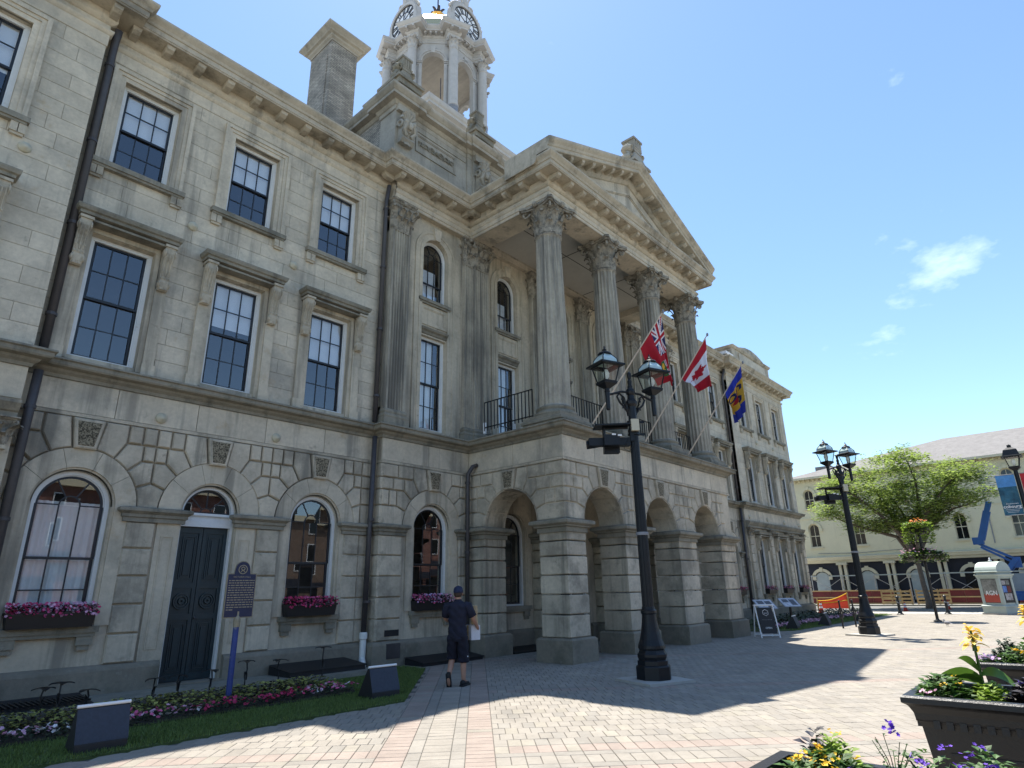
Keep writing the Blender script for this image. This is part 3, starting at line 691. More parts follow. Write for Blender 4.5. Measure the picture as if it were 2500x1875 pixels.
# ---------------------------------------------------------------- upper windows of wings and pavilions
hood_prof = [(.0, 8.56), (.05, 8.57), (.08, 8.61), (.20, 8.64), (.30, 8.65), (.30, 8.71), (.34, 8.73), (.36, 8.79), (.36, 8.82), (.30, 8.84), (-.02, 8.89)]
def second_floor(b, y, blind, curtain=False):
    o = rect_window(b, .57, 5.92, 8.45, y+.14, blind=blind, curtain=curtain)
    s = MB()
    for sg in (-1, 1):
        s.box(*sorted((b+sg*.575, b+sg*.66)), y-.035, y+.05, 5.84, 8.56); s.box(*sorted((b+sg*.66, b+sg*.87)), y-.075, y+.05, 5.84, 7.66)
        s.box(*sorted((b+sg*.65, b+sg*.90)), y-.10, y+.05, 5.80, 6.02)
    s.box(b-.575, b+.575, y-.03, y+.05, 8.46, 8.56)
    so_ = part(s, 'window_surround', 'stone_smooth')
    h = MB().sweep(hood_prof, [(b-.60, y+.02), (b-.60, y-.02), (b+.60, y-.02), (b+.60, y+.02)]); h.box(b-.60, b+.60, y-.018, y+.03, 8.565, 8.885); h.box(b-.87, b+.87, y-.28, y+.03, 8.555, 8.60)
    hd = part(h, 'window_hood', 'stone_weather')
    for sg in (-1, 1): bracket(hd, b+sg*.765, y-.07, 8.56, .19, .22, .94)
    return o
def third_floor(b, y, blind):
    rect_window(b, .57, 10.08, 12.16, y+.14, blind=blind)
    s = MB()
    for (o, i, d) in ((.84, .76, .085), (.76, .68, .055), (.68, .575, .03)):
        s.box(b-o, b-i, y-d, y+.05, 10.06, 12.16-.575+o); s.box(b+i, b+o, y-d, y+.05, 10.06, 12.16-.575+o); s.box(b-i, b+i, y-d, y+.05, 12.16-.575+i, 12.16-.575+o)
    so_ = part(s, 'window_surround', 'stone')
    w = MB().box(b-.90, b+.90, y-.13, y+.14, 9.95, 10.06); w.box(b-.87, b+.87, y-.10, y+.03, 9.90, 9.95)
    w.box(b-.57, b+.57, y-.03, y+.2, 10.06, 10.085)
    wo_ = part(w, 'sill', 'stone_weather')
    for sg in (-1, 1):
        k = MB()
        for q in (-1, 1): k.box(b+sg*.76+q*.062-.055, b+sg*.76+q*.062+.055, y-.085, y+.03, 9.71, 9.91)
        k.box(b+sg*.76-.1, b+sg*.76+.1, y-.06, y+.03, 9.66, 9.72)
        part(k, 'sill_block', 'stone_cornice')
for i, b in enumerate(BAYS_L): second_floor(b, YW, (0, .42, .5)[i]); third_floor(b, YW, .46)
for i, b in enumerate(BAYS_R): second_floor(b, YW, .3); third_floor(b, YW, .2)
for i, b in enumerate(PAV_R): second_floor(b, YP, .25); third_floor(b, YP, (.0, .3, .2)[i])
for b in PAV_L[1:]: second_floor(b, YP, .4); third_floor(b, YP, .55)
# round lamp covers on the walls
lc = MB().lathe(0, 0, [(.105, 0), (.105, .02), (.09, .05), (.05, .065), (.045, .08), (0.001, .082)], 18); lc.map(lambda x,y,z: (x, -z, y)); LC = lc.mesh('wall_lamp', 'lamp_cap', True)
for (x, z, y) in [(4.24, 5.02, YW), (6.67, 5.02, YW), (4.24, 9.41, YW), (6.66, 9.41, YW), (1.13, 9.5, YP), (35.5, 5.05, YP), (38.1, 5.05, YP), (33.0, 5.05, YP), (40.6, 5.05, YP), (35.55, 9.4, YP), (38.1, 9.4, YP), (29.9, 9.4, YW), (27.7, 9.4, YW)]:
    link(LC, 'wall_lamp', hall, loc=(x-HL.x, y-.0-HL.y, z))
# ---------------------------------------------------------------- ground storey of the wings
def archivolt(cx, zs, r0, r1, y, xf=None, jz=None):
    m_ = MB(); n = 5
    for i in range(n):
        a0, a1 = pi*i/n+.004, pi*(i+1)/n-.004
        if i == 0: a0 = 0
        if i == n-1: a1 = pi
        m_.ring(cx, zs, r0+.055, r1, y-.022, y+.06, a0, a1, 6); m_.ring(cx, zs, r0+.02, r0+.055, y+.012, y+.06, a0, a1, 6); m_.ring(cx, zs, r0-.004, r0+.02, y+.05, y+.10, a0, a1, 6)
    if jz:
        for sg in (-1, 1):
            m_.box(*sorted((cx+sg*(r0+.055), cx+sg*(r1-.12))), y-.022, y+.02, jz, zs); m_.box(*sorted((cx+sg*(r0+.02), cx+sg*(r0+.055))), y+.004, y+.02, jz, zs)
    if xf: m_.map(xf)
    return part(m_, 'archivolt', 'stone_smooth')
imp = [(0, 2.99), (.03, 2.99), (.03, 3.06), (.06, 3.08), (.06, 3.13), (.10, 3.16), (.13, 3.18), (.13, 3.23), (.11, 3.245), (-.02, 3.27)]
def impost(path): return part(MB().sweep(imp, path), 'impost', 'stone_weather')
def rust_pilaster(x0, x1, y, z0=.56, z1=3.0, n=5, pr=.05):
    for k in range(n): stone('pilaster_stone', rect(x0, x1, z0+(z1-z0)*k/n, z0+(z1-z0)*(k+1)/n), y-pr, y+.03, .010, .022, .028, 'stone_rust')
def win_sill(b, y):
    w = MB().box(b-.72, b+.72, y-.12, y+.16, 1.10, 1.20); w.box(b-.68, b+.68, y-.09, y+.02, 1.04, 1.10)
    o = part(w, 'sill', 'stone_weather')
    for sg in (-1, 1):
        k = MB()
        k.box(*sorted((b+sg*.42, b+sg*.66)), y-.075, y+.02, .90, 1.04); k.box(*sorted((b+sg*.45, b+sg*.63)), y-.05, y+.02, .82, .905)
        part(k, 'sill_block', 'stone_weather', o)
b1, b2, b3 = BAYS_L
for b, rows, cur in ((b1, 2, True), (b3, 2, False)):
    arch_window(b, .60, 1.2, 3.23, YW+.13, rows, cur, 3.30, meet=2.32); archivolt(b, 3.23, .60, 1.0, YW, None, 1.2); win_sill(b, YW)
    voussoirs(b, 3.23, 1.0, 1.195, PJ, YW-.03, YW+.06, lhalf=1.10 if b == b1 else None, full_right=(b == b1), spl=(b == b1))
archivolt(b2, 3.25, .54, 1.0, YW); voussoirs(b2, 3.23, 1.0, 1.195, PJ, YW-.03, YW+.06, spl=False)
# springer halves left out on purpose where the neighbour bay already carries the shared stone
rust_pilaster(3.92, 4.44, YW); rust_pilaster(6.44, 6.96, YW); rust_pilaster(8.58, 9.02, YW); rust_pilaster(9.02, 9.36, YW, pr=.03)
for k in range(4): stone('course_stone', rect(9.03, 9.38, (3.23, 3.72, 4.12, 4.43)[k], (3.72, 4.12, 4.43, 4.79)[k]), YW-.02, YW+.05, .012, .02, .03, 'stone_rust')
for (a, b) in ((3.88, 4.92), (5.97, 7.0), (8.55, 9.36)): impost([(a, YW+.02), (a, YW-.05), (b, YW-.05), (b, YW+.02 if b < 9 else YW-.05)])
# plain jamb panels beside the door
for (a, b) in ((4.47, 4.88), (6.0, 6.41)):
    m_ = MB().box(a, b, YW-.02, YW+.02, .56, 3.0); p = part(m_, 'jamb_panel', 'stone_smooth')
    f = MB(); x0, x1, z0, z1 = a+.09, b-.09, .75, 2.75
    for q in (0, .035): f.box(x0+q, x0+q+.015, YW-.035+q*.3, YW-.02, z0+q, z1-q); f.box(x1-q-.015, x1-q, YW-.035+q*.3, YW-.02, z0+q, z1-q); f.box(x0+q+.015, x1-q-.015, YW-.035+q*.3, YW-.02, z0+q, z0+q+.015); f.box(x0+q+.015, x1-q-.015, YW-.035+q*.3, YW-.02, z1-q-.015, z1-q)
    part(f, 'panel_moulding', 'stone_smooth', p)
# the panelled double door with fanlight
yd = YW+.22
fr = MB(); fr.box(b2-.54, b2-.49, yd-.10, yd+.1, .12, 3.25); fr.box(b2+.49, b2+.54, yd-.10, yd+.1, .12, 3.25); fr.box(b2-.49, b2+.49, yd-.09, yd+.1, 2.98, 3.10); fr.box(b2-.49, b2+.49, yd-.06, yd+.1, 3.10, 3.20); fr.box(b2-.49, b2+.49, yd-.11, yd+.1, 3.20, 3.25)
fr.ring(b2, 3.25, .485, .54, yd-.10, yd+.1, 0, pi, 24)
df = part(fr, 'door_frame', 'white_wood')
fl = MB(); fl.ring(b2, 3.25, .44, .485, yd, yd+.04, 0, pi, 24); fl.box(b2-.485, b2+.485, yd, yd+.04, 3.25, 3.285); fl.ring(b2, 3.25, .11, .13, yd+.005, yd+.03, 0, pi, 12)
for a in (pi/4, pi/2, 3*pi/4):
    c, q = cos(a), sin(a); fl.prism([(b2+u*c-v*q, 3.25+u*q+v*c) for u, v in ((.12,-.01),(.45,-.01),(.45,.01),(.12,.01))], yd+.005, yd+.03)
part(fl, 'fanlight', 'sash_black', df); pane(df, arc(b2, 3.27, .44, 0, pi, 16), yd+.02)
for sg in (-1, 1):
    x0, x1 = sorted((b2+sg*.006, b2+sg*.488)); xc = (x0+x1)/2
    d = MB().box(x0, x1, yd+.02, yd+.08, .14, 2.97)
    d.box(x0, x0+.07, yd-.005, yd+.02, .14, 2.97); d.box(x1-.07, x1, yd-.005, yd+.02, .14, 2.97)
    for z in (.14, 1.22, 1.80, 2.86): d.box(x0+.07, x1-.07, yd-.005, yd+.02, z, z+.11)
    for (za, zb) in ((.27, 1.20), (1.93, 2.84)):
        for q, dd in ((.012, .012), (.045, -.002), (.085, .008)):
            pts = inset(rect(x0+.07, x1-.07, za, zb), q); pi_ = inset(pts, .022)
            for i in range(4): d.prism([pts[i], pts[(i+1)%4], pi_[(i+1)%4], pi_[i]], yd+dd, yd+.03)
        d.box(x0+.185, x1-.185, yd-.006, yd+.02, za+.12, zb-.12)
    for r0, r1, dd in ((.125, .155, -.018), (.085, .115, -.01), (0.02, .06, -.02)): d.ring(xc, 1.565, r0, r1, yd+dd, yd+.03, 0, 2*pi, 24)
    lf = part(d, 'door_leaf', 'door_paint')
hk = MB().ball((b2+.04, yd-.03, 1.25), .028, 8, 6); part(hk, 'door_handle', 'pipe', lf)
part(MB().box(b2-.62, b2+.62, YW-.12, YW+.3, .0, .13), 'door_step', 'stone_plinth')
# right wing ground storey
for b in BAYS_R:
    arch_window(b, .60, 1.2, 3.23, YW+.13, 2, False, meet=2.32); archivolt(b, 3.23, .60, 1.0, YW, None, 1.2); win_sill(b, YW)
    voussoirs(b, 3.23, 1.0, 1.12, [(min(x, 1.12), z) for x, z in PJ], YW-.03, YW+.06, full_right=(b != BAYS_R[-1]), spl=(b == BAYS_R[0]))
for a in (27.45, 29.7): rust_pilaster(a, a+.46, YW); impost([(a-.05, YW+.02), (a-.05, YW-.05), (a+.51, YW-.05), (a+.51, YW+.02)])
rust_pilaster(31.95, 32.38, YW); impost([(31.9, YW+.02), (31.9, YW-.05), (32.38, YW-.05)])
# centre block, both outer bays of the ground storey
for (b, p0, p1) in ((11.12, (9.42, 10.12), (12.05, 12.44)), (24.05, (25.08, 25.78), (22.53, 22.95))):
    arch_window(b, .60, 1.2, 3.23, YCG+.13, 2, False, meet=2.32); archivolt(b, 3.23, .60, 1.0, YCG, None, 1.2); win_sill(b, YCG)
    voussoirs(b, 3.23, 1.0, 1.33, PJ[:3]+[(1.22, 3.72)], YCG-.03, YCG+.06, full_right=False, lhalf=1.0+(b-1.0-9.42 if b < 20 else .1))
    for p in (p0, p1): rust_pilaster(p[0], p[1], YCG); impost([(p[0]-.03, YCG+.25), (p[0]-.03, YCG-.05), (p[1]+.03, YCG-.05), (p[1]+.03, YCG+.02)])
for k in range(5): stone('pilaster_stone', rect(-YW-.0, -YCG+.05, .56+.488*k, .56+.488*(k+1)), -.02, .04, .010, .02, .028, 'stone_rust', side(CB0))
for k in range(4): stone('course_stone', rect(-YW, -YCG+.02, (3.27, 3.72, 4.12, 4.43)[k], (3.72, 4.12, 4.43, 4.79)[k]), -.02, .04, .012, .02, .03, 'stone_rust', side(CB0))
# pavilions: rusticated pilasters with leafy capitals between bracketed windows
SCAP = capital_flat(.42, .12, .46).mesh('capital', 'stone_capital')
def pav_ground(bays, ends, y):
    mids = [ends[0]+.30]+[(a+b)/2 for a, b in zip(bays, bays[1:])]+[ends[1]-.30]
    for x in mids:
        rust_pilaster(x-.21, x+.21, y, .56, 4.04, 8, pr=.10); o = part(MB().box(x-.25, x+.25, y-.12, y, 3.98, 4.04), 'necking', 'stone_rust')
        q = porg(o); link(SCAP, 'capital', o, loc=(x-q.x, y-.11-q.y, 4.04-q.z))
    pm_ = MB().sweep([(0, 4.50), (.12, 4.50), (.12, 4.60), (.16, 4.62), (.20, 4.68), (.24, 4.74), (.24, 4.79), (-.01, 4.84)], [(ends[0], y), (ends[1], y)]); part(pm_, 'pavilion_cornice', 'stone_weather')
    for b in bays:
        rect_window(b, .56, 1.2, 3.95, y+.14); s = MB()
        for sg in (-1, 1): s.box(*sorted((b+sg*.565, b+sg*.80)), y-.05, y+.03, 1.2, 3.98)
        part(s, 'window_surround', 'stone_smooth'); win_sill(b, y)
        h = MB().sweep([(0, 4.08), (.06, 4.10), (.10, 4.16), (.24, 4.18), (.24, 4.25), (.28, 4.31), (-.02, 4.36)], [(b-.60, y+.02), (b-.60, y-.04), (b+.60, y-.04), (b+.60, y+.02)]); h.box(b-.60, b+.60, y-.038, y+.02, 4.0, 4.355); h.box(b-.82, b+.82, y-.25, y+.02, 4.075, 4.12)
        ho = part(h, 'window_hood', 'stone_weather')
        for sg in (-1, 1): bracket(ho, b+sg*.70, y-.05, 4.08, .18, .2, .72)
pav_ground(PAV_R, (XR+.02, 40.98), YP); pav_ground(PAV_L[1:], (-3.3, XL-.02), YP)

# ---------------------------------------------------------------- portico arcade
ZS = 3.30; PD = .86
PJP = [(.27, 4.79), (.64, 4.43), (.94, 4.10), (1.22, 3.72)]
piers = [(PX0, 13.28), (15.16, 16.36), (18.24, 19.42), (21.30, PX1)]
core = MB()
fop = [(x, .945, 0, ZS, True) for x in ARCHX]
wall(core, PX0+.04, PX1-.04, 3.0, 5.55, PYF+.045, PYF+PD-.02, fop)
sc = MB(); sy = 11.24; sop = [(-sy, .945, 0, ZS, True)]
wall(sc, -YCG, -(PYF+PD), 3.0, 5.55, .045, PD-.02, sop); sc.map(side(PX0)); core.merge(sc)
sc = MB(); wall(sc, PYF+PD, YCG, 3.0, 5.55, .045, PD-.02, [(sy, .945, 0, ZS, True)]); sc.map(side_r(PX1)); core.merge(sc)
part(core, 'arcade_wall', 'stone_smooth')
# joints across the arch soffits
for i, x in enumerate(ARCHX):
    voussoirs(x, ZS, .945, 1.54, PJP, PYF, PYF+.06, full_right=False, lhalf=(x-PX0-.0) if i == 0 else 1.53, left=True)
voussoirs(-sy, ZS, .945, sy-PYF, PJP, 0, .06, full_right=False, lhalf=YCG-sy, xf=side(PX0))
for i, x in enumerate(ARCHX+[None]):
    so2 = MB()
    for k in range(7):
        a0, a1 = pi*k/7+.018, pi*(k+1)/7-.018
        so2.ring(0, 0, .93, .955, .012, PD-.03, a0, a1, 4)
    if x is not None: so2.move(x, PYF, ZS)
    else: so2.map(lambda a, b, c: (a-sy, b, c+ZS)).map(side(PX0))
    part(so2, 'arch_soffit', 'stone_rust')
zz = [.54, 1.06, 1.52, 1.97, 2.42, 2.78, 3.02]
def pier(x0, x1, y0, y1):
    for k, (a, b) in enumerate(zip(zz, zz[1:])): pier_block('pier_stone', x0+.012*(k % 2), x1-.008*((k+1) % 2), y0+.008*((k+1) % 2), y1, a, b, 'stone_rust')
    pb = MB(); d = .11; pb.add([(x0-d,y0-d,0),(x1+d,y0-d,0),(x1+d,y1+d,0),(x0-d,y1+d,0),(x0-d,y0-d,.50),(x1+d,y0-d,.50),(x1+d,y1+d,.50),(x0-d,y1+d,.50),(x0-d+.05,y0-d+.05,.545),(x1+d-.05,y0-d+.05,.545),(x1+d-.05,y1+d-.05,.545),(x0-d+.05,y1+d-.05,.545)],
        [(0,1,5,4),(1,2,6,5),(2,3,7,6),(3,0,4,7),(4,5,9,8),(5,6,10,9),(6,7,11,10),(7,4,8,11),(8,9,10,11)])
    part(pb, 'pier_plinth', 'stone_plinth')
    pi2 = [(0, 2.99), (.04, 2.99), (.04, 3.10), (.10, 3.12), (.10, 3.15), (.17, 3.18), (.19, 3.20), (.19, 3.265), (.16, 3.285), (-.0, 3.32), (-.05, 3.32)]
    part(MB().sweep(pi2, [(x0, y1), (x0, y0), (x1, y0), (x1, y1)], True), 'impost', 'stone_weather')
for (a, b) in piers: pier(a, b, PYF, PYF+PD)
pier(PX0, PX0+PD, 12.19, YCG+.0); pier(PX1-PD, PX1, 12.19, YCG)
pier(15.2, 16.0, 12.45, YCG); pier(18.5, 19.3, 12.45, YCG)
part(MB().box(PX0+.1, PX1-.1, PYF+.1, YCG+.1, 5.45, 5.60), 'arcade_ceiling', 'plaster')
# windows and door under the arcade
for b in (14.30, 20.30): arch_window(b, .60, 1.2, 3.23, YCG+.13, 2, False, meet=2.32); archivolt(b, 3.23, .60, .95, YCG, None, 1.2); win_sill(b, YCG)
dd = MB().box(16.58, 18.02, YCG+.15, YCG+.2, .05, 3.0); dm = part(dd, 'entrance_door', 'black_matt')
dd = MB(); dd.box(16.55, 16.62, YCG+.05, YCG+.2, .05, 3.23); dd.box(17.98, 18.05, YCG+.05, YCG+.2, .05, 3.23); dd.box(16.62, 17.98, YCG+.05, YCG+.2, 3.0, 3.1); dd.box(17.27, 17.33, YCG+.12, YCG+.16, .05, 3.0); part(dd, 'door_frame', 'white_wood', dm)
pane(dm, arc(17.3, 3.12, .70, 0, pi, 14), YCG+.15)
nb = MB().box(19.15, 19.62, 12.30, 12.40, .15, 1.55); part(nb, 'notice_board', 'lead')

# ---------------------------------------------------------------- portico columns
CAPM = capital_round(.365, 1.05, .60).mesh('capital', 'stone_capital')
def flute(a, n=20, d=.085):
    t = (a*n/(2*pi)) % 1.; return 1-d*max(0., sin(pi*min(1., max(0., (t-.12)/.76))))
sh = MB(); Z0, Z1 = .47, 5.70
prof = [(.40, Z0-.04), (.445, Z0), (.435, Z0+.05), (.432, Z0+1.2), (.42, Z0+2.4), (.395, Z0+3.8), (.37, Z1-.06), (.385, Z1)]
vs = []; nn_ = 120
for j, (r, z) in enumerate(prof):
    for i in range(nn_):
        a = 2*pi*i/nn_; k = flute(a) if 1 < j < len(prof)-1 else 1.; vs.append((r*k*cos(a), r*k*sin(a), z))
sh.add(vs, [(j*nn_+i, j*nn_+(i+1)%nn_, (j+1)*nn_+(i+1)%nn_, (j+1)*nn_+i) for j in range(len(prof)-1) for i in range(nn_)])
SHM = sh.mesh('shaft', 'stone_column')
bs = MB(); bs.lathe(0, 0, [(.60, .17), (.62, .21), (.61, .27), (.56, .30), (.50, .32), (.49, .36), (.53, .39), (.53, .43), (.46, .46), (.44, .48)], 36)
BSM = bs.mesh('base', 'stone_weather', True)
for x in COLX:
    pd = MB().box(x-.64, x+.64, COLY-.64, COLY+.64, 5.70, 6.02); pd.sweep([(.64, 5.82), (.68, 5.83), (.68, 5.90), (.64, 5.93)], [(x, COLY), (x, COLY-.001), (x+.001, COLY-.001), (x+.001, COLY)], True)
    pe = part(pd, 'pedestal', 'stone_weather'); q = porg(pe); z0 = 5.85
    link(BSM, 'base', pe, loc=(x-q.x, COLY-q.y, z0)); link(SHM, 'column', hall, loc=(x-HL.x, COLY-HL.y, z0)); link(CAPM, 'capital', hall, loc=(x-HL.x, COLY-HL.y, 11.55))
# balcony slab, flashings, railings
part(MB().box(PX0+.02, PX1-.02, PYF+.02, YCG+.3, 5.56, 5.78), 'balcony_floor', 'lead')
fm = MB()
for a, b in zip(COLX, COLX[1:]): fm.add([(a+.70,PYF-.10,5.79),(b-.70,PYF-.10,5.79),(b-.70,PYF+.30,5.98),(a+.70,PYF+.30,5.98),(a+.70,PYF-.10,5.75),(b-.70,PYF-.10,5.75),(b-.70,PYF+.30,5.75),(a+.70,PYF+.30,5.75)], [(0,1,2,3),(4,5,1,0),(2,6,7,3),(0,3,7,4),(1,5,6,2)])
fm.add([(PX0-.12,10.62,5.80),(PX0-.12,12.2,5.80),(PX0+.3,12.2,5.95),(PX0+.3,10.62,5.95),(PX0-.12,10.62,5.75),(PX0-.12,12.2,5.75),(PX0+.3,12.2,5.75),(PX0+.3,10.62,5.75)], [(0,1,2,3),(4,5,1,0),(2,6,7,3),(0,3,7,4),(1,5,6,2)])
part(fm, 'flashing', 'slate')
def railing(p, q):
    p, q = Vector(p), Vector(q); d = q-p; n = max(2, round(d.length/.135)); m_ = MB()
    for z in (.0, .76): m_.tube([p+Vector((0,0,z)), q+Vector((0,0,z))], .018, 6)
    ro = part(m_, 'railing', 'iron')
    for i in range(n+1):
        a = p+d*i/n; part(MB().box(a.x-.011, a.x+.011, a.y-.011, a.y+.011, a.z-.10, a.z+.76), 'baluster', 'iron', ro)
railing((12.62, 12.30, 6.16), (12.62, 10.45, 6.16))
for a, b in zip(COLX, COLX[1:]): railing((a+.5, COLY+.12, 6.16), (b-.5, COLY+.12, 6.16))
lt = MB().lathe(12.66, 12.33, [(.035, 5.98), (.05, 6.0), (.055, 6.3), (.05, 6.32)], 12); part(lt, 'balcony_lamp', 'white_plain')

# ---------------------------------------------------------------- centre block upper storeys
pilaster(9.42, 10.06, YC, YCU+.02); pilaster(25.14, 25.78, YC, YCU+.02)
pl2 = MB().box(CB0, CB0+.03, YC+.03, YW+.02, 5.82, 12.6)
for k in range(4): pl2.box(CB0-.015, CB0, YC+.05+k*.065, YC+.05+k*.065+.035, 6.3, 11.6)
part(pl2, 'pilaster_return', 'stone_column')
for x in (12.62, 22.25): pilaster(x-.30, x+.06, YC+.04, YCU+.02, nfl=4); pilaster(x+.07, x+.72, YC-.02, YCU+.02)
for x in COLX[1:3]: pilaster(x-.32, x+.32, YC, YCU+.02)
for i, b in enumerate(cbu):
    rect_window(b, .50, 5.95, 8.76, YCU+.12, 3, 4, curtain=True, right_dark=True); arch_window(b, .50, 9.92, 11.5, YCU+.12, 1, False, meet=10.55, blind=(9.9, 11.05))
    s = MB(); y = YCU
    for (r0, r1, d) in ((.72, .79, .05), (.62, .72, .03), (.505, .62, .055)):
        s.ring(b, 11.5, r0, r1, y-d, y+.02, 0, pi, 24)
        for sg in (-1, 1): s.box(*sorted((b+sg*r0, b+sg*r1)), y-d, y+.02, 5.83, 11.5)
    part(s, 'window_surround', 'stone_smooth')
    part(MB().prism([(b-.10, 11.98), (b+.10, 11.98), (b+.14, 12.38), (b-.14, 12.38)], y-.13, y+.02), 'keystone', 'stone')
    s = MB().box(b-.62, b+.62, y-.10, y+.12, 9.82, 9.92); s.box(b-.60, b+.60, y-.06, y+.02, 9.76, 9.82)
    part(s, 'sill', 'stone_weather')
    s = MB().sweep([(0, 8.80), (.03, 8.82), (.05, 8.88), (.11, 8.92), (.13, 8.98), (0, 9.02)], [(b-.50, y), (b+.50, y)]); part(s, 'lintel_moulding', 'stone_weather')
    s = MB(); P = rect(b-.50, b+.50, 9.10, 9.70); I = inset(P, .07); J = inset(P, .10)
    for k in range(4): s.prism([P[k], P[(k+1)%4], I[(k+1)%4], I[k]], y-.03, y+.01); s.prism([I[k], I[(k+1)%4], J[(k+1)%4], J[k]], y-.015, y+.01)
    part(s, 'apron_panel', 'stone_smooth')

# ---------------------------------------------------------------- pediment
XA = (EX0+EX1)/2; TX0, TX1 = EX0-.66, EX1+.66; ZT, ZAp = 14.08, 16.22; SL = (ZAp-ZT)/(XA-TX0)
rk = [(-1.15, -.10), (-1.15, -.62), (.0, -.62), (.03, -.60), (.09, -.52), (.10, -.50), (.10, -.36), (.50, -.36), (.52, -.34), (.52, -.24), (.55, -.22), (.58, -.15), (.64, -.08), (.66, -.04), (.66, .03), (.60, .06), (-1.15, .06)]
for sg in (0, 1):
    m_ = MB().sweep(rk, [(TX0, EYF), (XA, EYF)] if sg == 0 else [(XA, EYF), (TX1, EYF)])
    m_.map((lambda x,y,z: (x, y, z+ZT+SL*(x-TX0))) if sg == 0 else (lambda x,y,z: (x, y, z+ZT+SL*(TX1-x))))
    part(m_, 'raking_cornice', 'stone_cornice')
    for i in range(8):
        t = (i+1.35)/9.; x = TX0+t*(XA-TX0) if sg == 0 else TX1-t*(XA-TX0); z = ZT+SL*abs(x-(TX0 if sg == 0 else TX1))-.50
        o = link(MODM, 'modillion', hall, loc=(x-HL.x, EYF-.09-HL.y, z)); o.rotation_euler = (0, -math.atan(SL) if sg == 0 else math.atan(SL), 0)
    rf = MB().add([(TX0+.3, EYF+1.05, ZT-.35), (XA, EYF+1.05, ZAp-.2), (XA, 13.2, ZAp-.2), (TX0+.3, 13.2, ZT-.35)] if sg == 0 else [(XA, EYF+1.05, ZAp-.2), (TX1-.3, EYF+1.05, ZT-.35), (TX1-.3, 13.2, ZT-.35), (XA, 13.2, ZAp-.2)], [(0,1,2,3)])
    part(rf, 'portico_roof', 'roof_dark')
tp = MB().prism([(TX0+.7, 13.75), (TX1-.7, 13.75), (TX1-.7, 13.9), (XA, ZAp-.5), (TX0+.7, 13.9)], EYF+.03, EYF+.25); ty = part(tp, 'tympanum', 'stone')
T0 = [(TX0+2.4, 14.02), (TX1-2.4, 14.02), (XA, 14.02+SL*(XA-TX0-2.4))]; T1 = inset(T0, .06); T2 = inset(T0, .10); m_ = MB()
for k in range(3): m_.prism([T0[k], T0[(k+1)%3], T1[(k+1)%3], T1[k]], EYF-.03, EYF+.04); m_.prism([T1[k], T1[(k+1)%3], T2[(k+1)%3], T2[k]], EYF, EYF+.04)
part(m_, 'tympanum_moulding', 'stone', ty)
def acroterion(x, y, z, h, w, m='stone_attic', rz=0.):
    """scrolled stone ornament: block, two S-scrolls and a fluted head"""
    a = MB(); a.box(-.42*w, .42*w, -.28*w, .28*w, 0, .08*h); a.add([(-.38*w,-.22*w,.08*h),(.38*w,-.22*w,.08*h),(.38*w,.22*w,.08*h),(-.38*w,.22*w,.08*h),(-.15*w,-.14*w,.52*h),(.15*w,-.14*w,.52*h),(.15*w,.14*w,.52*h),(-.15*w,.14*w,.52*h)], [(0,1,5,4),(1,2,6,5),(2,3,7,6),(3,0,4,7),(4,5,6,7)])
    for sg in (-1, 1):
        for cx, cz, r in ((.36, .20, .15), (.30, .58, .12)):
            pts = [(sg*(cx*w+r*w*(1-i/22.)*cos(1.9+i*.42)), 0, cz*h+r*h*.95*(1-i/22.)*sin(1.9+i*.42)) for i in range(18)]
            c = MB().tube(pts, .07*w, 6); c.map(lambda p,q,s_: (p, q*2.2, s_)); a.merge(c)
        a.tube([(sg*.40*w, 0, .3*h), (sg*.22*w, 0, .5*h), (sg*.28*w, 0, .68*h)], .09*w, 6)
    a.box(-.20*w, .20*w, -.17*w, .17*w, .60*h, .66*h)
    for i in range(4): a.box((-.19+.1*i)*w, (-.19+.1*i+.075)*w, -.18*w, .18*w, .66*h, .93*h)
    a.box(-.183*w, .178*w, -.16*w, .16*w, .50*h, .94*h); a.box(-.22*w, .22*w, -.2*w, .2*w, .93*h, h)
    a.map(lambda p,q,s_: (x+p*cos(rz)-q*sin(rz), y+p*sin(rz)+q*cos(rz), z+s_)); return part(a, 'acroterion', m)
acroterion(XA+.15, EYF-.25, ZAp+.0, 1.22, 1.35)

# ---------------------------------------------------------------- attic behind the pediment
AY = 13.0; AX0, AX1 = 9.42, 25.7; ATZ = 16.15
at = MB().box(AX0+.06, AX1-.06, AY+.06, AY+.5, 13.7, ATZ+.7); at.box(AX0+.06, AX0+.5, AY+.5, 19.5, 13.7, ATZ+.7); at.box(AX1-.5, AX1-.06, AY+.5, 19.5, 13.7, ATZ+.7); at.box(AX0+.1, AX1-.1, AY+.1, 19.5, ATZ+.5, ATZ+.65)
part(at, 'attic_wall', 'stone_attic')
sb = MB().box(AX0+.03, AX0+.06, AY+.5, 19.5, 13.9, ATZ+.1); part(sb, 'attic_brick', 'chimney_brick')
apil = [(AX0, AX0+.68), (12.78, 13.46), (21.3, 21.98), (AX1-.68, AX1)]
path = [(AX0+.06, 19.5), (AX0+.06, AY+.75), (AX0-.02, AY+.75), (AX0-.02, AY-.04)]
for i, (a, b) in enumerate(apil):
    if i: path += [(a-.22, AY+.06), (a-.22, AY-.0), (a, AY-.0), (a, AY-.06)]
    path += [(b, AY-.06 if i else AY-.04)]+([(b, AY), (b+.05, AY), (b+.05, AY+.06)] if i < 3 else [])
path += [(AX1, 19.5)]
acor = [(0, 15.98), (.02, 16.0), (.02, 16.14), (.06, 16.16), (.10, 16.22), (.12, 16.26), (.30, 16.28), (.30, 16.38), (.33, 16.40), (.40, 16.48), (.42, 16.52), (.42, 16.58), (.36, 16.60), (.05, 16.66), (.05, 16.86), (-.2, 16.88)]
part(MB().sweep(acor, path), 'attic_cornice', 'stone_attic')
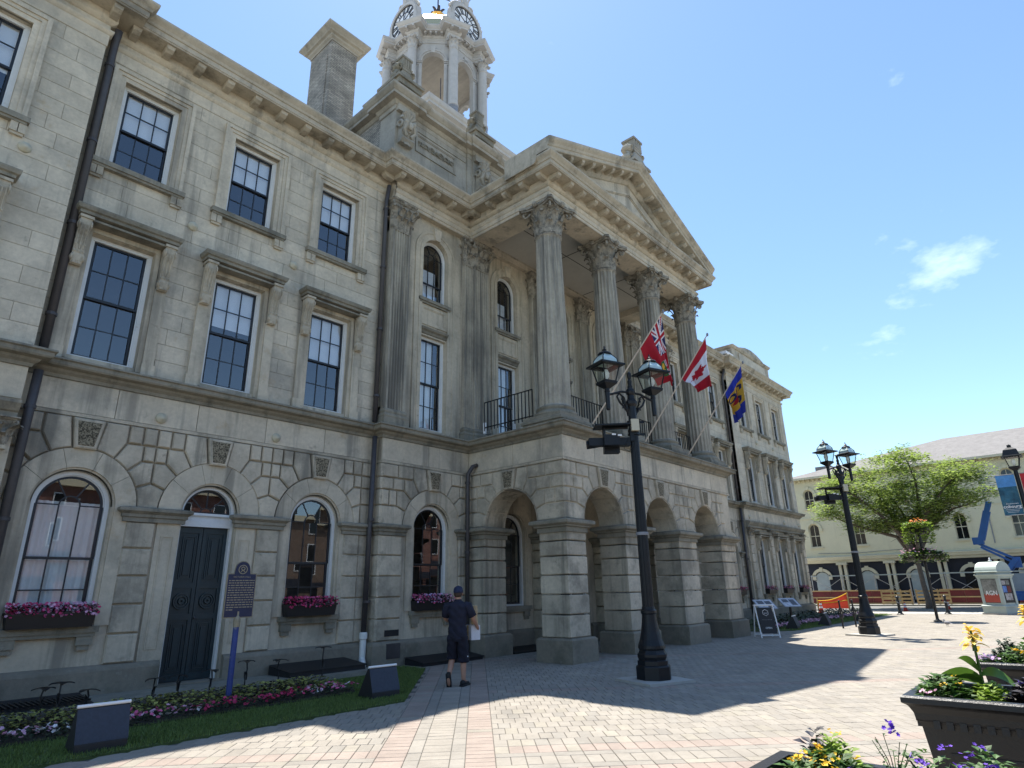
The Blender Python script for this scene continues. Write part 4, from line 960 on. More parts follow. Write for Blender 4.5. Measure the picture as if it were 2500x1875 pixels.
def shell_console(x0, x1, y, z0, z1):
    m_ = MB(); w = x1-x0; h = z1-z0; xc = (x0+x1)/2
    for i in range(7):
        a = pi*(i+.5)/7; m_.tube([(xc, y-.12, z1-.34*h), (xc+.42*w*cos(a), y-.24, z1-.34*h+.32*h*sin(a))], .05*w, 6, .10*w)
    P = [(-.05, z1-.34*h), (-.22, z1-.38*h), (-.34, z1-.48*h), (-.32, z1-.60*h), (-.22, z1-.68*h), (-.20, z1-.80*h), (-.26, z1-.9*h), (-.16, z0), (0, z0)]
    n = len(P); a, b = x0+.14*w, x1-.14*w; vs = [(a, y+q, z) for q, z in P]+[(b, y+q, z) for q, z in P]
    m_.add(vs, [tuple(range(n)), tuple(range(2*n-1, n-1, -1))]+[(i, n+i, n+(i+1)%n, (i+1)%n) for i in range(n)])
    for sg in (-1, 1):
        pts = [(xc+sg*(.40*w), y-.17+.15*(1-i/22.)*cos(i*.42), z1-.50*h+.14*h*(1-i/22.)*sin(i*.42)) for i in range(18)]; m_.tube(pts, .045, 6)
        m_.tube([(xc+sg*.2*w, y-.34, z1-.5*h), (xc+sg*.30*w, y-.28, z1-.66*h), (xc+sg*.12*w, y-.24, z1-.8*h)], .06, 6); m_.ball((xc+sg*.2*w, y-.30, z1-.42*h), .09, 7, 5)
        leaf(m_, (xc+sg*.2*w, y-.16, z0), (sg*.3, -.9), .3*w, .28*h, .1)
    m_.ball((xc, y-.33, z1-.52*h), .10, 8, 6, 1, .8, 1.4)
    leaf(m_, (xc, y-.18, z0-.04), (0, -1), .4*w, .34*h, .12)
    part(m_, 'scroll_console', 'stone_attic')
for i, (a, b) in enumerate(apil):
    yf = AY-.04 if i in (0, 3) else AY-.06
    part(MB().box(a, b, yf, AY+(.74 if i in (0, 3) else .1), 13.75, 16.02), 'attic_pilaster', 'stone_attic'); part(MB().box(a-.22 if i in (1,2) else a+.02, b+.05, AY, AY+.08, 13.75, 16.0), 'attic_pilaster', 'stone_attic')
    part(MB().box(a+.01, b-.01, yf-.13, AY, 15.98 if 0 else 15.92, 16.16), 'console_abacus', 'stone_attic')
    shell_console(a, b, yf, 14.75, 15.94)
    tb = MB().box(a-.12, b+.12, yf-.25, AY+.75, 16.86, 17.05); tb.box(a-.18, b+.18, yf-.31, AY+.8, 17.05, 17.15); part(tb, 'attic_block', 'stone_weather')
    acroterion((a+b)/2, AY+.1, 17.15, 1.1, .95, 'stone_weather', .0)
pn = MB(); P = rect(10.30, 12.05, 14.98, 15.68); I = inset(P, .05); J = inset(P, .085)
for k in range(4): pn.prism([P[k], P[(k+1)%4], I[(k+1)%4], I[k]], AY+.02, AY+.08); pn.prism([I[k], I[(k+1)%4], J[(k+1)%4], J[k]], AY+.04, AY+.08)
po = part(pn, 'attic_panel', 'stone_attic')
vm = MB()
for sg in (-1, 1):
    for (cx, r, ph) in ((.18, .13, 0), (.45, .11, 2.5), (.66, .08, .4)):
        vm.tube([(11.17+sg*(cx+r*(1-i/20.)*cos(ph+i*.45)), AY+.03, 15.33+r*1.1*(1-i/20.)*sin(ph+i*.45)*(1 if cx != .45 else -1)) for i in range(15)], .022, 6)
    vm.tube([(11.17+sg*t, AY+.035, 15.33+.05*sin(t*9)) for t in (0, .1, .2, .3, .4, .5, .6, .7, .76)], .018, 6)
    for t in (.1, .3, .55, .74): leaf(vm, (11.17+sg*t, AY+.05, 15.24), (sg*.3, -.9), .10, .16, .04)
vm.ball((11.17, AY+.02, 15.33), .07, 8, 6); part(vm, 'carved_scroll', 'stone_weather', po)
ps = MB(); P = rect(10.25, 12.5, 15.74, 15.78); ps.box(10.15, 12.5, AY+.03, AY+.08, 15.76, 15.80); ps.box(13.7, 21.1, AY+.03, AY+.08, 15.76, 15.80); part(ps, 'attic_string', 'stone_attic')
for a, b in ((10.12, 12.54),):
    for i in range(3): stone('attic_stone', rect(a+(b-a)*i/3, a+(b-a)*(i+1)/3, 14.4, 14.95), AY+.05, AY+.08, .005, .004, .004, 'stone_attic')
    for i in range(2): stone('attic_stone', rect(a+(b-a)*i/2, a+(b-a)*(i+1)/2, 15.80, 15.98), AY+.045, AY+.08, .005, .004, .004, 'stone_attic')
# ---------------------------------------------------------------- roofs and chimney
rm = MB()
for (x0, x1) in ((-6.6, CB0+.2), (CB1-.2, 41.4)): rm.add([(x0,12.5,13.74),(x1,12.5,13.74),(x1,20,16.4),(x0,20,16.4),(x1,27.4,13.74),(x0,27.4,13.74)], [(0,1,2,3),(3,2,4,5)])
rm.add([(CB0,19,13.8),(CB1,19,13.8),(CB1,19,17),(CB0,19,17)], [(0,1,2,3)])
part(rm, 'roof', 'roof_dark')
def chimney(x0, x1, y0, y1, z0, z1):
    o = part(MB().box(x0, x1, y0, y1, z0, z1), 'chimney', 'chimney_brick')
    part(MB().sweep([(0, z1-.42), (.03, z1-.42), (.03, z1-.36), (.10, z1-.30), (.12, z1-.24), (.20, z1-.2), (.22, z1-.16), (.30, z1-.08), (.34, z1-.04), (.34, z1+.03), (-.3, z1+.12)], [(x0, y1), (x0, y0), (x1, y0), (x1, y1)], True), 'chimney_cap', 'stone_attic', o)
    part(MB().box(x0+.02, x1-.02, y0+.02, y1-.02, z1, z1+.13), 'chimney_top', 'stone_attic', o)
    m_ = MB(); m_.box(x0-.03, x0, y0+.2, y1-.2, z0, z1-.9); part(m_, 'brick_panel', 'chimney_brick', o)
chimney(8.45, 9.47, 15.5, 16.85, 14.2, 20.3)
# parapet of the far pavilion
pp = MB().sweep([(0, 13.8), (0, 14.75), (.06, 14.78), (.10, 14.86), (.14, 14.92), (-.1, 14.98)], [(33.6, 14.2), (33.6, YP-.1), (39.2, YP-.1), (39.2, 14.2)]); pp.box(33.62, 39.18, YP-.08, 14.1, 13.8, 14.95)
part(pp, 'parapet', 'stone_cornice')
pp = MB().prism([(34.6, 14.95), (38.2, 14.95), (38.2, 15.03), (37.3, 15.24), (36.4, 15.32), (35.5, 15.24), (34.6, 15.03)], YP-.18, YP+.6); pq = part(pp, 'parapet_gable', 'stone_cornice')
pp = MB(); pp.box(34.4, 38.4, YP-.16, YP-.1, 14.1, 14.62); part(pp, 'parapet_panel', 'stone', pq)
for x in (33.45, 39.35):
    m_ = MB().prism([(x-.7, 13.8), (x+.7, 13.8), (x+.25*(1 if x < 36 else -1)+.3, 14.3), (x+.25*(1 if x < 36 else -1)-.3, 14.5)], YP-.05, YP+.25); part(m_, 'parapet_scroll', 'stone_weather')
m_ = MB().box(31.9, 32.9, YP-.4, YP+.1, 13.86, 14.02); part(m_, 'gutter_flashing', 'white_plain')
# ---------------------------------------------------------------- down-pipes
def pipe(pts, r=.065):
    o = part(MB().tube(pts, r, 10), 'downpipe', 'pipe', None, True)
    zs_ = [p[2] for p in pts]; x, y, _ = pts[-2]; m_ = MB(); z = min(zs_)+.7
    while z < max(zs_)-.3: m_.lathe(x, y, [(r+.018, z-.03), (r+.018, z+.03)], 10); m_.box(x-.02, x+.02, y, y+.09, z-.02, z+.02); z += 1.9
    part(m_, 'pipe_clip', 'pipe', o); return o
pipe([(XL+.16, YW-.28, 13.1), (XL+.16, YW-.16, 12.9), (XL+.16, YW-.12, 12.6), (XL+.16, YW-.12, 5.85)], .075); pipe([(XL+.16, YW-.2, 5.45), (XL+.16, YW-.15, 4.5), (XL+.16, YW-.15, .3)], .075)
pipe([(CB0-.16, YC+.05, 13.0), (CB0-.16, YW-.14, 12.5), (CB0-.16, YW-.12, 5.85)]); pipe([(CB0-.18, YW-.2, 5.45), (CB0-.18, YW-.14, .75)])
pv = MB().lathe(CB0-.18, YW-.14, [(.075, .12), (.075, .62), (.095, .64), (.095, .76), (.075, .78)], 14); pv.tube([(CB0-.18, YW-.14, .2), (CB0-.26, YW-.28, .12), (CB0-.3, YW-.34, .05)], .075, 12); part(pv, 'drain_pipe', 'pvc')
pipe([(PX0-.02, 12.45, 5.05), (PX0-.16, 12.48, 5.0), (PX0-.22, 12.6, 4.8), (PX0-.22, 12.62, 4.4), (PX0-.22, 12.62, .05)], .06)
pipe([(XR-.16, YW-.3, 13.1), (XR-.16, YW-.14, 12.6), (XR-.16, YW-.14, 5.85)]); pipe([(XR-.16, YW-.2, 5.45), (XR-.16, YW-.15, .3)])
# vents and plaque low on the centre block
vm = MB().box(9.70, 10.10, YCG-.115, YCG-.09, .17, .50); vm.box(9.73, 10.07, YCG-.12, YCG-.11, .20, .47); part(vm, 'vent_grille', 'pipe'); part(MB().box(9.66, 10.08, YCG-.06, YCG-.02, .66, .80), 'vent_slot', 'black_matt')
# ---------------------------------------------------------------- cupola
TC = (17.65, 20.75)
st = MB(); hf, yf = 4.25, 16.05; x0, x1 = 17.6-hf, 17.6+hf
st.box(x0, x1, yf, 25.2, 16.8, 20.6)
sg_ = part(st, 'cupola_stage', 'cupola_wood')
part(MB().sweep([(0, 20.2), (.05, 20.25), (.05, 20.4), (.14, 20.5), (.30, 20.55), (.30, 20.66), (.36, 20.72), (.40, 20.84), (.40, 20.9), (-.2, 20.96)], [(x0, 25.2), (x0, yf), (x1, yf), (x1, 25.2)]), 'stage_cornice', 'cupola_wood', sg_)
part(MB().box(x0-.1, x1+.1, yf-.1, 25.2, 20.88, 20.95), 'stage_deck', 'lead', sg_)
rd = MB().tube([(14.9, 17.2, 20.9), (14.9, 17.2, 24.0)], .018, 6); part(rd, 'lightning_rod', 'iron', sg_)
def octp(r, off=0.): return [(TC[0]+r*cos(pi/8+i*pi/4+off), TC[1]+r*sin(pi/8+i*pi/4+off)) for i in range(8)]
dr = MB(); dr.prism_z(octp(3.0), 20.9, 22.6); dr.prism_z(octp(2.75), 22.6, 22.85)
do = part(dr, 'cupola_drum', 'cupola_wood')
RW, ZB, ZE = 2.44, 22.85, 28.30
ap = RW*cos(pi/8); hl = RW*sin(pi/8)
face = MB(); wall(face, -hl, hl, 25.0, ZE, 0, .22, [(0, .57, ZB, 27.22, True)])
face.box(-hl, -.57, 0, .22, ZB, 25.0); face.box(.57, hl, 0, .22, ZB, 25.0)
trim = MB()
trim.ring(0, 27.22, .565, .65, -.06, .0, 0, pi, 16); trim.ring(0, 27.22, .65, .72, -.10, .0, 0, pi, 16)
for s_ in (-1, 1):
    for (z, o) in ((27.00, .05), (27.08, .08), (27.15, .12)): trim.box(*sorted((s_*.55, s_*.80)), -o, .0, z, z+.06)
    trim.box(*sorted((s_*.56, s_*.72)), -.05, .0, ZB, 27.0)
trim.prism([(-.09, 27.74), (.09, 27.74), (.13, 28.12), (-.13, 28.12)], -.10, 0)
bal = MB(); bal.box(-.50, .50, .04, .14, 23.62, 23.72); bal.box(-.50, .50, .05, .13, 22.92, 23.0)
for i in range(5): bal.lathe(-.40+.2*i, .09, [(.03, 23.0), (.05, 23.12), (.055, 23.2), (.03, 23.4), (.03, 23.5), (.045, 23.62)], 8)
FM = face.mesh('arcade_panel', 'cupola_wood'); TM = trim.mesh('arch_trim', 'cupola_wood'); BM = bal.mesh('balustrade', 'cupola_wood')
colm = MB(); colm.lathe(0, 0, [(.24, 24.12), (.285, 24.16), (.285, 24.22), (.24, 24.26), (.245, 24.30), (.245, 25.5), (.235, 26.6), (.215, 27.68), (.24, 27.70), (.24, 27.74)], 22)
CM = colm.mesh('column', 'cupola_wood', False)
pdm = MB(); pdm.box(-.30, .30, -.30, .30, 22.85, 23.0); pdm.lathe(0, 0, [(.36, 23.0), (.34, 23.2), (.28, 23.6), (.25, 24.0), (.27, 24.06), (.27, 24.12)], 18); PM_ = pdm.mesh('column_pedestal', 'lead')
CPM = capital_round(.20, .58, .33).mesh('capital', 'cupola_wood')
dq = porg(do)
for i in range(8):
    a = i*pi/4; c, s_ = cos(a), sin(a)
    rz = a+pi/2
    for me, nm in ((FM, 'arcade_panel'), (TM, 'arch_trim'), (BM, 'balustrade')): link(me, nm, do, loc=(TC[0]+ap*c-dq.x, TC[1]+ap*s_-dq.y, 0-dq.z), rot=(0, 0, rz))
    b = a+pi/8; R2 = 2.72
    lo = (TC[0]+R2*cos(b)-dq.x, TC[1]+R2*sin(b)-dq.y, 0-dq.z)
    link(PM_, 'column_pedestal', do, loc=lo, rot=(0, 0, b)); link(CM, 'column', do, loc=lo); link(CPM, 'capital', do, loc=(lo[0], lo[1], 27.74-dq.z), rot=(0, 0, b))
def ress(r, half, out):
    P = []; apo = r*cos(pi/8); hl_ = r*sin(pi/8)
    for i in range(8):
        b = i*pi/4+pi/8
        f0, f1 = b-pi/8, b+pi/8
        p = lambda f, s2: (TC[0]+apo*cos(f)-sin(f)*s2, TC[1]+apo*sin(f)+cos(f)*s2)
        q0 = p(f0, hl_-half); q1 = p(f1, -(hl_-half)); ox, oy = cos(b)*out, sin(b)*out
        P += [q0, (q0[0]+ox, q0[1]+oy), (q1[0]+ox, q1[1]+oy), q1]
    return P
rp_ = ress(2.42, .34, .46)
part(MB().sweep([(-.2, 28.30), (.0, 28.30), (.0, 28.40), (.03, 28.41), (.03, 28.52), (.06, 28.56), (.0, 28.58), (.0, 28.74), (.05, 28.78), (.08, 28.82), (.08, 28.95)], rp_, True), 'cupola_frieze', 'cupola_wood', do)
part(MB().sweep([(.08, 28.95), (.34, 28.95), (.34, 29.05), (.37, 29.07), (.42, 29.16), (.44, 29.2), (.44, 29.27), (-.4, 29.34)], rp_, True), 'cupola_cornice', 'cupola_wood', do)
dmod = MB().box(-.055, .055, -.22, 0, 0, .11); DMM = dmod.mesh('modillion', 'cupola_wood')
for i in range(8):
    f = i*pi/4; apo = 2.42*cos(pi/8)
    for t in (-.42, -.14, .14, .42): link(DMM, 'modillion', do, loc=(TC[0]+(apo+.08)*cos(f)-sin(f)*t-dq.x, TC[1]+(apo+.08)*sin(f)+cos(f)*t-dq.y, 28.84-dq.z), rot=(0, 0, f+pi/2))
    b = f+pi/8; apo = 2.42+.40
    for t in (-.2, .2): link(DMM, 'modillion', do, loc=(TC[0]+(apo+.06)*cos(b)-sin(b)*t-dq.x, TC[1]+(apo+.06)*sin(b)+cos(b)*t-dq.y, 28.84-dq.z), rot=(0, 0, b+pi/2))
# boarded ceiling
for i in range(30):
    x = -2.25+i*.15; hy = min(2.2, (RW*cos(pi/8))*1.0, 3.15-abs(x+.075))
    if hy > .2: part(MB().box(TC[0]+x+.005, TC[0]+x+.145, TC[1]-hy, TC[1]+hy, 27.98, 28.02), 'ceiling_board', 'cupola_board', do)
part(MB().prism_z(octp(2.3), 28.03, 28.28), 'cupola_ceiling', 'roof_dark', do)
part(MB().prism_z(octp(2.2), 22.84, 22.9), 'cupola_floor', 'lead', do)
dome = MB().lathe(TC[0], TC[1], [(2.25, 29.3), (2.2, 29.9), (2.0, 30.6), (1.65, 31.2), (1.15, 31.75), (.6, 32.1), (.35, 32.25), (.35, 32.6), (.5, 32.7), (.3, 32.9), (.12, 33.3)], 8, pi/8, 2*pi+pi/8)
dm_ = part(dome, 'dome', 'gold', do)
fi = MB().ball((TC[0], TC[1], 33.0), .28, 10, 8); fi.tube([(TC[0], TC[1], 33.0), (TC[0], TC[1], 36.3)], .04, 8)
for i in range(6):
    a = i*pi/3; leaf(fi, (TC[0]+.15*cos(a), TC[1]+.15*sin(a), 32.85), (cos(a), sin(a)), .2, .4, .25)
part(fi, 'finial', 'pipe', dm_)
wv = MB(); wv.box(TC[0]-.75, TC[0]+.75, TC[1]-.02, TC[1]+.02, 34.75, 34.81); wv.prism([(TC[0]-.95, 34.5), (TC[0]-.6, 34.6), (TC[0]-.6, 34.95), (TC[0]-.9, 35.1)], TC[1]-.015, TC[1]+.015); wv.prism([(TC[0]+.55, 34.6), (TC[0]+.95, 34.78), (TC[0]+.55, 34.95)], TC[1]-.015, TC[1]+.015)
part(wv, 'weather_vane', 'slate', dm_)
# clock dormers on the four sides
mat('clock_glass', (.82, .84, .86), .3)
cl = MB(); y = 0.
cl.ring(0, 0, .93, 1.10, -.10, .25, 0, 2*pi, 40); cl.ring(0, 0, 1.10, 1.16, -.05, .25, 0, 2*pi, 40)
cl.box(-1.05, 1.05, -.02, .6, -1.25, -.6); cl.box(-1.2, -1.0, -.12, .3, -1.25, -.2); cl.box(1.0, 1.2, -.12, .3, -1.25, -.2)
for s_ in (-1, 1):
    for k in range(7): a = .35+k*.17; cl.ball((s_*1.22*cos(a), .05, 1.22*sin(a)), .10, 7, 5)
    cl.tube([(s_*(.34+.16*cos(i*.5)*(1-i/16)), .05, 1.32+.16*sin(i*.5)*(1-i/16)) for i in range(12)], .06, 6)
cl.ball((0, .05, 1.45), .2, 9, 7, 1, .6, 1.5); cl.ball((0, .05, 1.85), .12, 8, 6, 1, .8, 1.3)
for s_ in (-1, 1): leaf(cl, (s_*.14, .02, 1.3), (s_*.5, -.8), .25, .55, .12)
CLM = cl.mesh('clock_frame', 'cupola_wood')
fc = MB().lathe(0, 0, [(.95, 0), (.95, .02)], 40); fc.map(lambda x,y,z: (x, z, y)); FCM = fc.mesh('clock_face', 'clock_glass')
nm_ = MB(); nm_.ring(0, 0, .88, .93, -.03, .0, 0, 2*pi, 40); nm_.ring(0, 0, .52, .55, -.03, 0, 0, 2*pi, 32); nm_.ring(0, 0, .12, .15, -.03, 0, 0, 2*pi, 16)
for k in range(12):
    a = k*pi/6; c, s_ = cos(a), sin(a)
    for w0 in (-.055, .055): nm_.prism([(u*c-v*s_, u*s_+v*c) for u, v in ((.55, w0-.022), (.88, w0*1.4-.025), (.88, w0*1.4+.025), (.55, w0+.022))], -.03, 0)
    if k % 2: nm_.prism([(u*c-v*s_, u*s_+v*c) for u, v in ((.14, -.015), (.53, -.015), (.53, .015), (.14, .015))], -.028, 0)
NMM = nm_.mesh('clock_numerals', 'sash_black')
hd = MB()
for a, l, w0 in ((RAD(60), .48, .035), (RAD(-62), .74, .025)):
    c, s_ = cos(a), sin(a); hd.prism([(u*c-v*s_, u*s_+v*c) for u, v in ((-.12, -w0), (l, -.008), (l, .008), (-.12, w0))], -.06, -.045)
HDM = hd.mesh('clock_hands', 'sash_black')
for i in range(4):
    a = i*pi/2; lo = (TC[0]+2.35*cos(a), TC[1]+2.35*sin(a), 30.45); q = porg(do)
    cf_ = link(CLM, 'clock', do, loc=(lo[0]-q.x, lo[1]-q.y, lo[2]-q.z), rot=(0, 0, a+pi/2))
    link(FCM, 'clock_face', cf_); link(NMM, 'clock_numerals', cf_); link(HDM, 'clock_hands', cf_)

# ---------------------------------------------------------------- set the single stones (the largest 300 of a kind in view), the rest as one part
for (kind, m), L_ in sorted(stones.items()):
    L_.sort(key=lambda t: -t[0])
    lim = 300 if kind != 'wall_stone' else 300
    rest = MB()
    for i, (A, mb) in enumerate(L_):
        if i < lim:
            part(mb, kind, m)
        else: rest.merge(mb)
    if rest.v: part(rest, kind+'s_far', m, None, False, kind='stuff')
# ================================================================== GROUND
mat('asphalt', (.16, .16, .155), .95, .15, 1.2, [(.6, .5, .7, (.10, .10, .10), .4)], None, .3, 60)
mat('concrete_walk', (.40, .385, .35), .92, .1, 1.2, [(.5, .5, .72, (.29, .28, .25), .5)], None, .2, 60)
mat('joint_sand', (.085, .08, .068), .97, .2, 6)
for nm, c in (('paver_grey', (.275, .248, .212)), ('paver_pink', (.292, .238, .203)), ('paver_buff', (.288, .26, .215)), ('paver_slate', (.257, .235, .204))):
    mat(nm, c, .93, .12, 2.2, [(.5, .5, .72, (c[0]*.72, c[1]*.72, c[2]*.72), .5), (1.6, .60, .74, (c[0]*.62, c[1]*.62, c[2]*.62), .5), (22, .70, .76, (c[0]*.35, c[1]*.35, c[2]*.35), .6)], None, .35, 90, .065)
mat('soil', (.035, .027, .02), .97, .3, 12, None, None, .6, 40)
mat('lawn', (.07, .10, .03), .95, .3, 9, None, None, .4, 60)
MB().box(-900, 1200, -900, 1200, -.5, -.05).build('ground', 'concrete_walk', None, kind='structure')
MB().box(43.8, 55.0, -300, 300, -.06, -.03).build('road', 'asphalt', None, kind='structure')
fp = MB().box(55.0, 60.5, -120, 120, -.06, .06).build('far_pavement', 'concrete_walk', None, kind='structure')
MB().box(54.86, 55.0, -120, 120, -.06, .07).build('kerb', 'kerb_stone', fp)
plaza = MB().box(-14, 41.6, -22, 12.9, -.06, -.012).build('plaza', 'joint_sand', None, kind='structure')
MB().box(41.6, 43.8, -60, 60, -.06, -.004).build('street_edge', 'concrete_walk', None, kind='structure')
def in_bed(x, y):
    if y > 8.6 and x < 9.7 and y-8.6 > (x-6.95)*1.0 : return True
    if y > 8.75 and 24.5 < x < 40.0 and y-8.75 > (25.6-x)*.9 and y > 8.75+max(0, x-34)*.0: return True
    return y > 12.7
def uv2xy(u, v): return ((u+v)/sqrt(2), (u-v)/sqrt(2))
m1 = .157
pavers = []
def lay(u0, u1, v0, v1, kind): pavers.append((u0, u1, v0, v1, kind))
VB = [(-1.07, -.755, 1, 'paver_pink'), (-.755, -.598, 0, 'paver_slate'), (-.598, -.284, 1, 'paver_grey'), (-.284, -.127, 0, 'paver_slate'), (-.127, .187, 1, 'paver_pink')]
UB = [(6.55, 6.864, 0, 'paver_pink'), (6.864, 7.02, 1, 'paver_slate'), (7.02, 7.334, 0, 'paver_grey'), (7.334, 7.49, 1, 'paver_slate'), (7.49, 7.806, 0, 'paver_pink')]
UB += [(11.6, 11.914, 0, 'paver_pink'), (11.914, 12.07, 1, 'paver_slate'), (16.6, 16.914, 0, 'paver_pink')]
def in_v(v): return next((b for b in VB if b[0]-1e-4 <= v < b[1]-1e-4), None)
def in_u(u): return next((b for b in UB if b[0]-1e-4 <= u < b[1]-1e-4), None)
prng = random.Random(5)
U0, U1, VA, VZ = 2.0, 39.0, -9.5, 28.0
for (a, b, across, kd) in VB:                      # bands running away from the view
    u = U0
    while u < U1:
        st_ = m1 if across else 2*m1; k = kd
        if prng.random() < .06: k = 'paver_buff'
        lay(u, u+st_, a, b, k); u += st_
for (v_lo, v_hi) in ((VA, VB[0][0]), (VB[-1][1], VZ)):
    bounds = [U0]+sorted(set([b[0] for b in UB]+[b[1] for b in UB]))+[U1]
    for a, b in zip(bounds, bounds[1:]):
        band = in_u((a+b)/2)
        if band:
            st_ = m1 if band[2] == 0 else 2*m1; v = v_lo; k0 = band[3]
            while v < v_hi-.02: lay(a, b, v, min(v+st_, v_hi), 'paver_buff' if prng.random() < .07 else k0); v += st_
        else:
            n = max(1, round((b-a)/(2*m1))); h = (b-a)/n
            for i in range(n):
                v = v_lo-(m1*.5 if i % 2 else 0)
                while v < v_hi-.02:
                    v0, v1 = max(v, v_lo), min(v+m1, v_hi)
                    # now and then two stretchers stand in for the headers, as laid
                    if v1-v0 > .03: lay(a+i*h, a+(i+1)*h, v0, v1, prng.choice(('paver_grey', 'paver_grey', 'paver_grey', 'paver_grey', 'paver_buff', 'paver_slate')))
                    v += m1
near = []; rest = {}
for (u0, u1, v0, v1, kd) in pavers:
    cx, cy = uv2xy((u0+u1)/2, (v0+v1)/2)
    if in_bed(cx, cy) or not (-3 < cx < 41.5 and -6 < cy < 12.7): continue
    ang = atan2(cx, cy)
    d = Vector((cx, cy, -HC)); fz = d.dot(cf)
    if fz < 1: continue
    px, py = 1250+FPX*d.dot(cr)/fz, 937.5-FPX*d.dot(cu)/fz
    if not (-900 < px < 3400 and py < 2900): continue
    inview = (-20 < px < 2520 and py < 1890)
    near.append((0 if inview else 1, d.length, cx, cy, u1-u0, v1-v0, kd))
near.sort()
pmesh = {}
R45 = pi/4
def paver_mb(du, dv):
    g, c, hu, hv = .003, .005, du/2, dv/2; mb = MB(); vs = []
    for z, q in ((-.03, g), (-.005, g), (0, g+c)): vs += [(-hu+q, -hv+q, z), (hu-q, -hv+q, z), (hu-q, hv-q, z), (-hu+q, hv-q, z)]
    return mb.add(vs, [(8,9,10,11)]+[(k*4+i, k*4+(i+1)%4, k*4+4+(i+1)%4, k*4+4+i) for k in range(2) for i in range(4)])
for i, (_, dist, cx, cy, du, dv, kd) in enumerate(near):
    rz = R45+prng.gauss(0, .004); tx, ty = prng.gauss(0, .006), prng.gauss(0, .006); dz = prng.uniform(-.003, .0)
    # local x runs along u, local y along -v
    if i < 300:
        key = (round(du, 3), round(dv, 3), kd)
        if key not in pmesh: pmesh[key] = paver_mb(du, dv).mesh('paver', kd)
        link(pmesh[key], 'paver', plaza, loc=(cx, cy, dz), rot=(tx, ty, rz))
    else:
        mb = rest.setdefault(kd, MB()); c_, s_ = cos(rz), sin(rz)
        p = paver_mb(du, dv); p.map(lambda x,y,z: (cx+x*c_-y*s_, cy+x*s_+y*c_, z+dz-tx*y+ty*x)); mb.merge(p)
for kd, mb in rest.items(): mb.build('pavers_far', kd, plaza, kind='stuff')
# ------------------------------------------------------------------ planting
mat('grass_blade', (.15, .215, .055), .7, .0, 1, None, None, 0, 1, .45, trans=.35)
mat('leaf_coleus', (.30, .31, .08), .6, 0, 1, None, None, 0, 1, .5, trans=.25)
mat('leaf_coleus_dark', (.035, .028, .022), .6, 0, 1, None, None, 0, 1, .5)
mat('leaf_green', (.055, .12, .022), .55, 0, 1, None, None, 0, 1, .4, trans=.3)
mat('leaf_dark', (.018, .035, .014), .6, 0, 1, None, None, 0, 1, .4)
mat('leaf_lime', (.20, .30, .035), .6, 0, 1, None, None, 0, 1, .35, trans=.35)
mat('leaf_black', (.012, .009, .013), .5, 0, 1, None, None, 0, 1, .4)
for nm, c in (('petal_pink', (.70, .13, .30)), ('petal_rose', (.58, .04, .14)), ('petal_pale', (.78, .45, .60)), ('petal_white', (.80, .76, .76)), ('petal_red', (.55, .03, .03)), ('petal_yellow', (.80, .50, .03)), ('petal_violet', (.15, .05, .50)), ('petal_lilac', (.62, .42, .66)), ('petal_orange', (.70, .22, .06))):
    mat(nm, c, .6, 0, 1, None, None, 0, 1, .25, trans=.25)
def add_leaf(mb, p, s, rg, up=.5, w=.5):
    """folded leaf blade of four faces at p"""
    a = rg.uniform(0, 2*pi); t = up*rg.uniform(.3, 1.); d = Vector((cos(a)*cos(t), sin(a)*cos(t), sin(t))); q = Vector((-sin(a), cos(a), rg.uniform(-.3, .3))); n = d.cross(q)
    p = Vector(p); l = s*rg.uniform(.7, 1.25); ww = l*w*.5
    mb.add([p, p+d*l*.45+q*ww+n*l*.06, p+d*l-Vector((0,0,l*.15)), p+d*l*.45-q*ww+n*l*.06, p+d*l*.5], [(0,1,4),(1,2,4),(0,4,3),(4,2,3)])
def add_flower(mb, p, s, rg, tilt=.5, n=5, dirn=None):
    p = Vector(p); up = Vector((rg.gauss(0, tilt), rg.gauss(0, tilt), 1)) if dirn is None else Vector(dirn)+Vector((rg.gauss(0, .25), rg.gauss(0, .25), rg.gauss(0, .25)))
    up.normalize(); a = up.orthogonal().normalized(); b = up.cross(a); vs = [p-up*s*.12]; ph = rg.uniform(0, 6)
    for i in range(n*2):
        t = ph+i*pi/n; r = s*(.5 if i % 2 == 0 else .36); vs.append(p+a*(r*cos(t))+b*(r*sin(t))+up*s*rg.uniform(-.03, .08))
    mb.add(vs, [(0, 1+i, 1+(i+1) % (n*2)) for i in range(n*2)])
# left lawn with its bed
lw = MB().prism_z([(-6, 8.58), (6.95, 8.58), (9.85, 11.5), (9.85, 12.9), (-6, 12.9)], -.05, .02).build('lawn', 'lawn', None, kind='structure')
gr = MB(); rg = random.Random(3)
def blades(mb, n, pt, hmax=.055):
    for _ in range(n):
        x, y = pt(); h = rg.uniform(.5, 1.)*hmax; a = rg.uniform(0, 6.28); w = .006; lx, ly = rg.gauss(0, .018), rg.gauss(0, .018)
        mb.add([(x-w*cos(a), y-w*sin(a), .018), (x+w*cos(a), y+w*sin(a), .018), (x+lx, y+ly, .02+h)], [(0,1,2)])
def lawn_pt():
    while True:
        x, y = rg.uniform(-.6, 9.9), rg.uniform(8.56, 12.3)
        if not (y-8.56 > (x-6.95)*1.0): continue
        if 9.95 < y < 11.9 and x < 7.0: continue
        if y > 11.6 and x < 8.6: continue
        return x, y
blades(gr, 42000, lawn_pt)
gr.build('grass', 'grass_blade', None, label='clipped green grass verge along the flower bed below the blue plaque', category='grass', kind='stuff')
MB().prism_z([(-6, 9.9), (6.9, 9.85), (7.25, 10.4), (7.1, 11.75), (-6, 11.75)], .0, .045).build('flower_bed', 'soil', None, kind='structure')
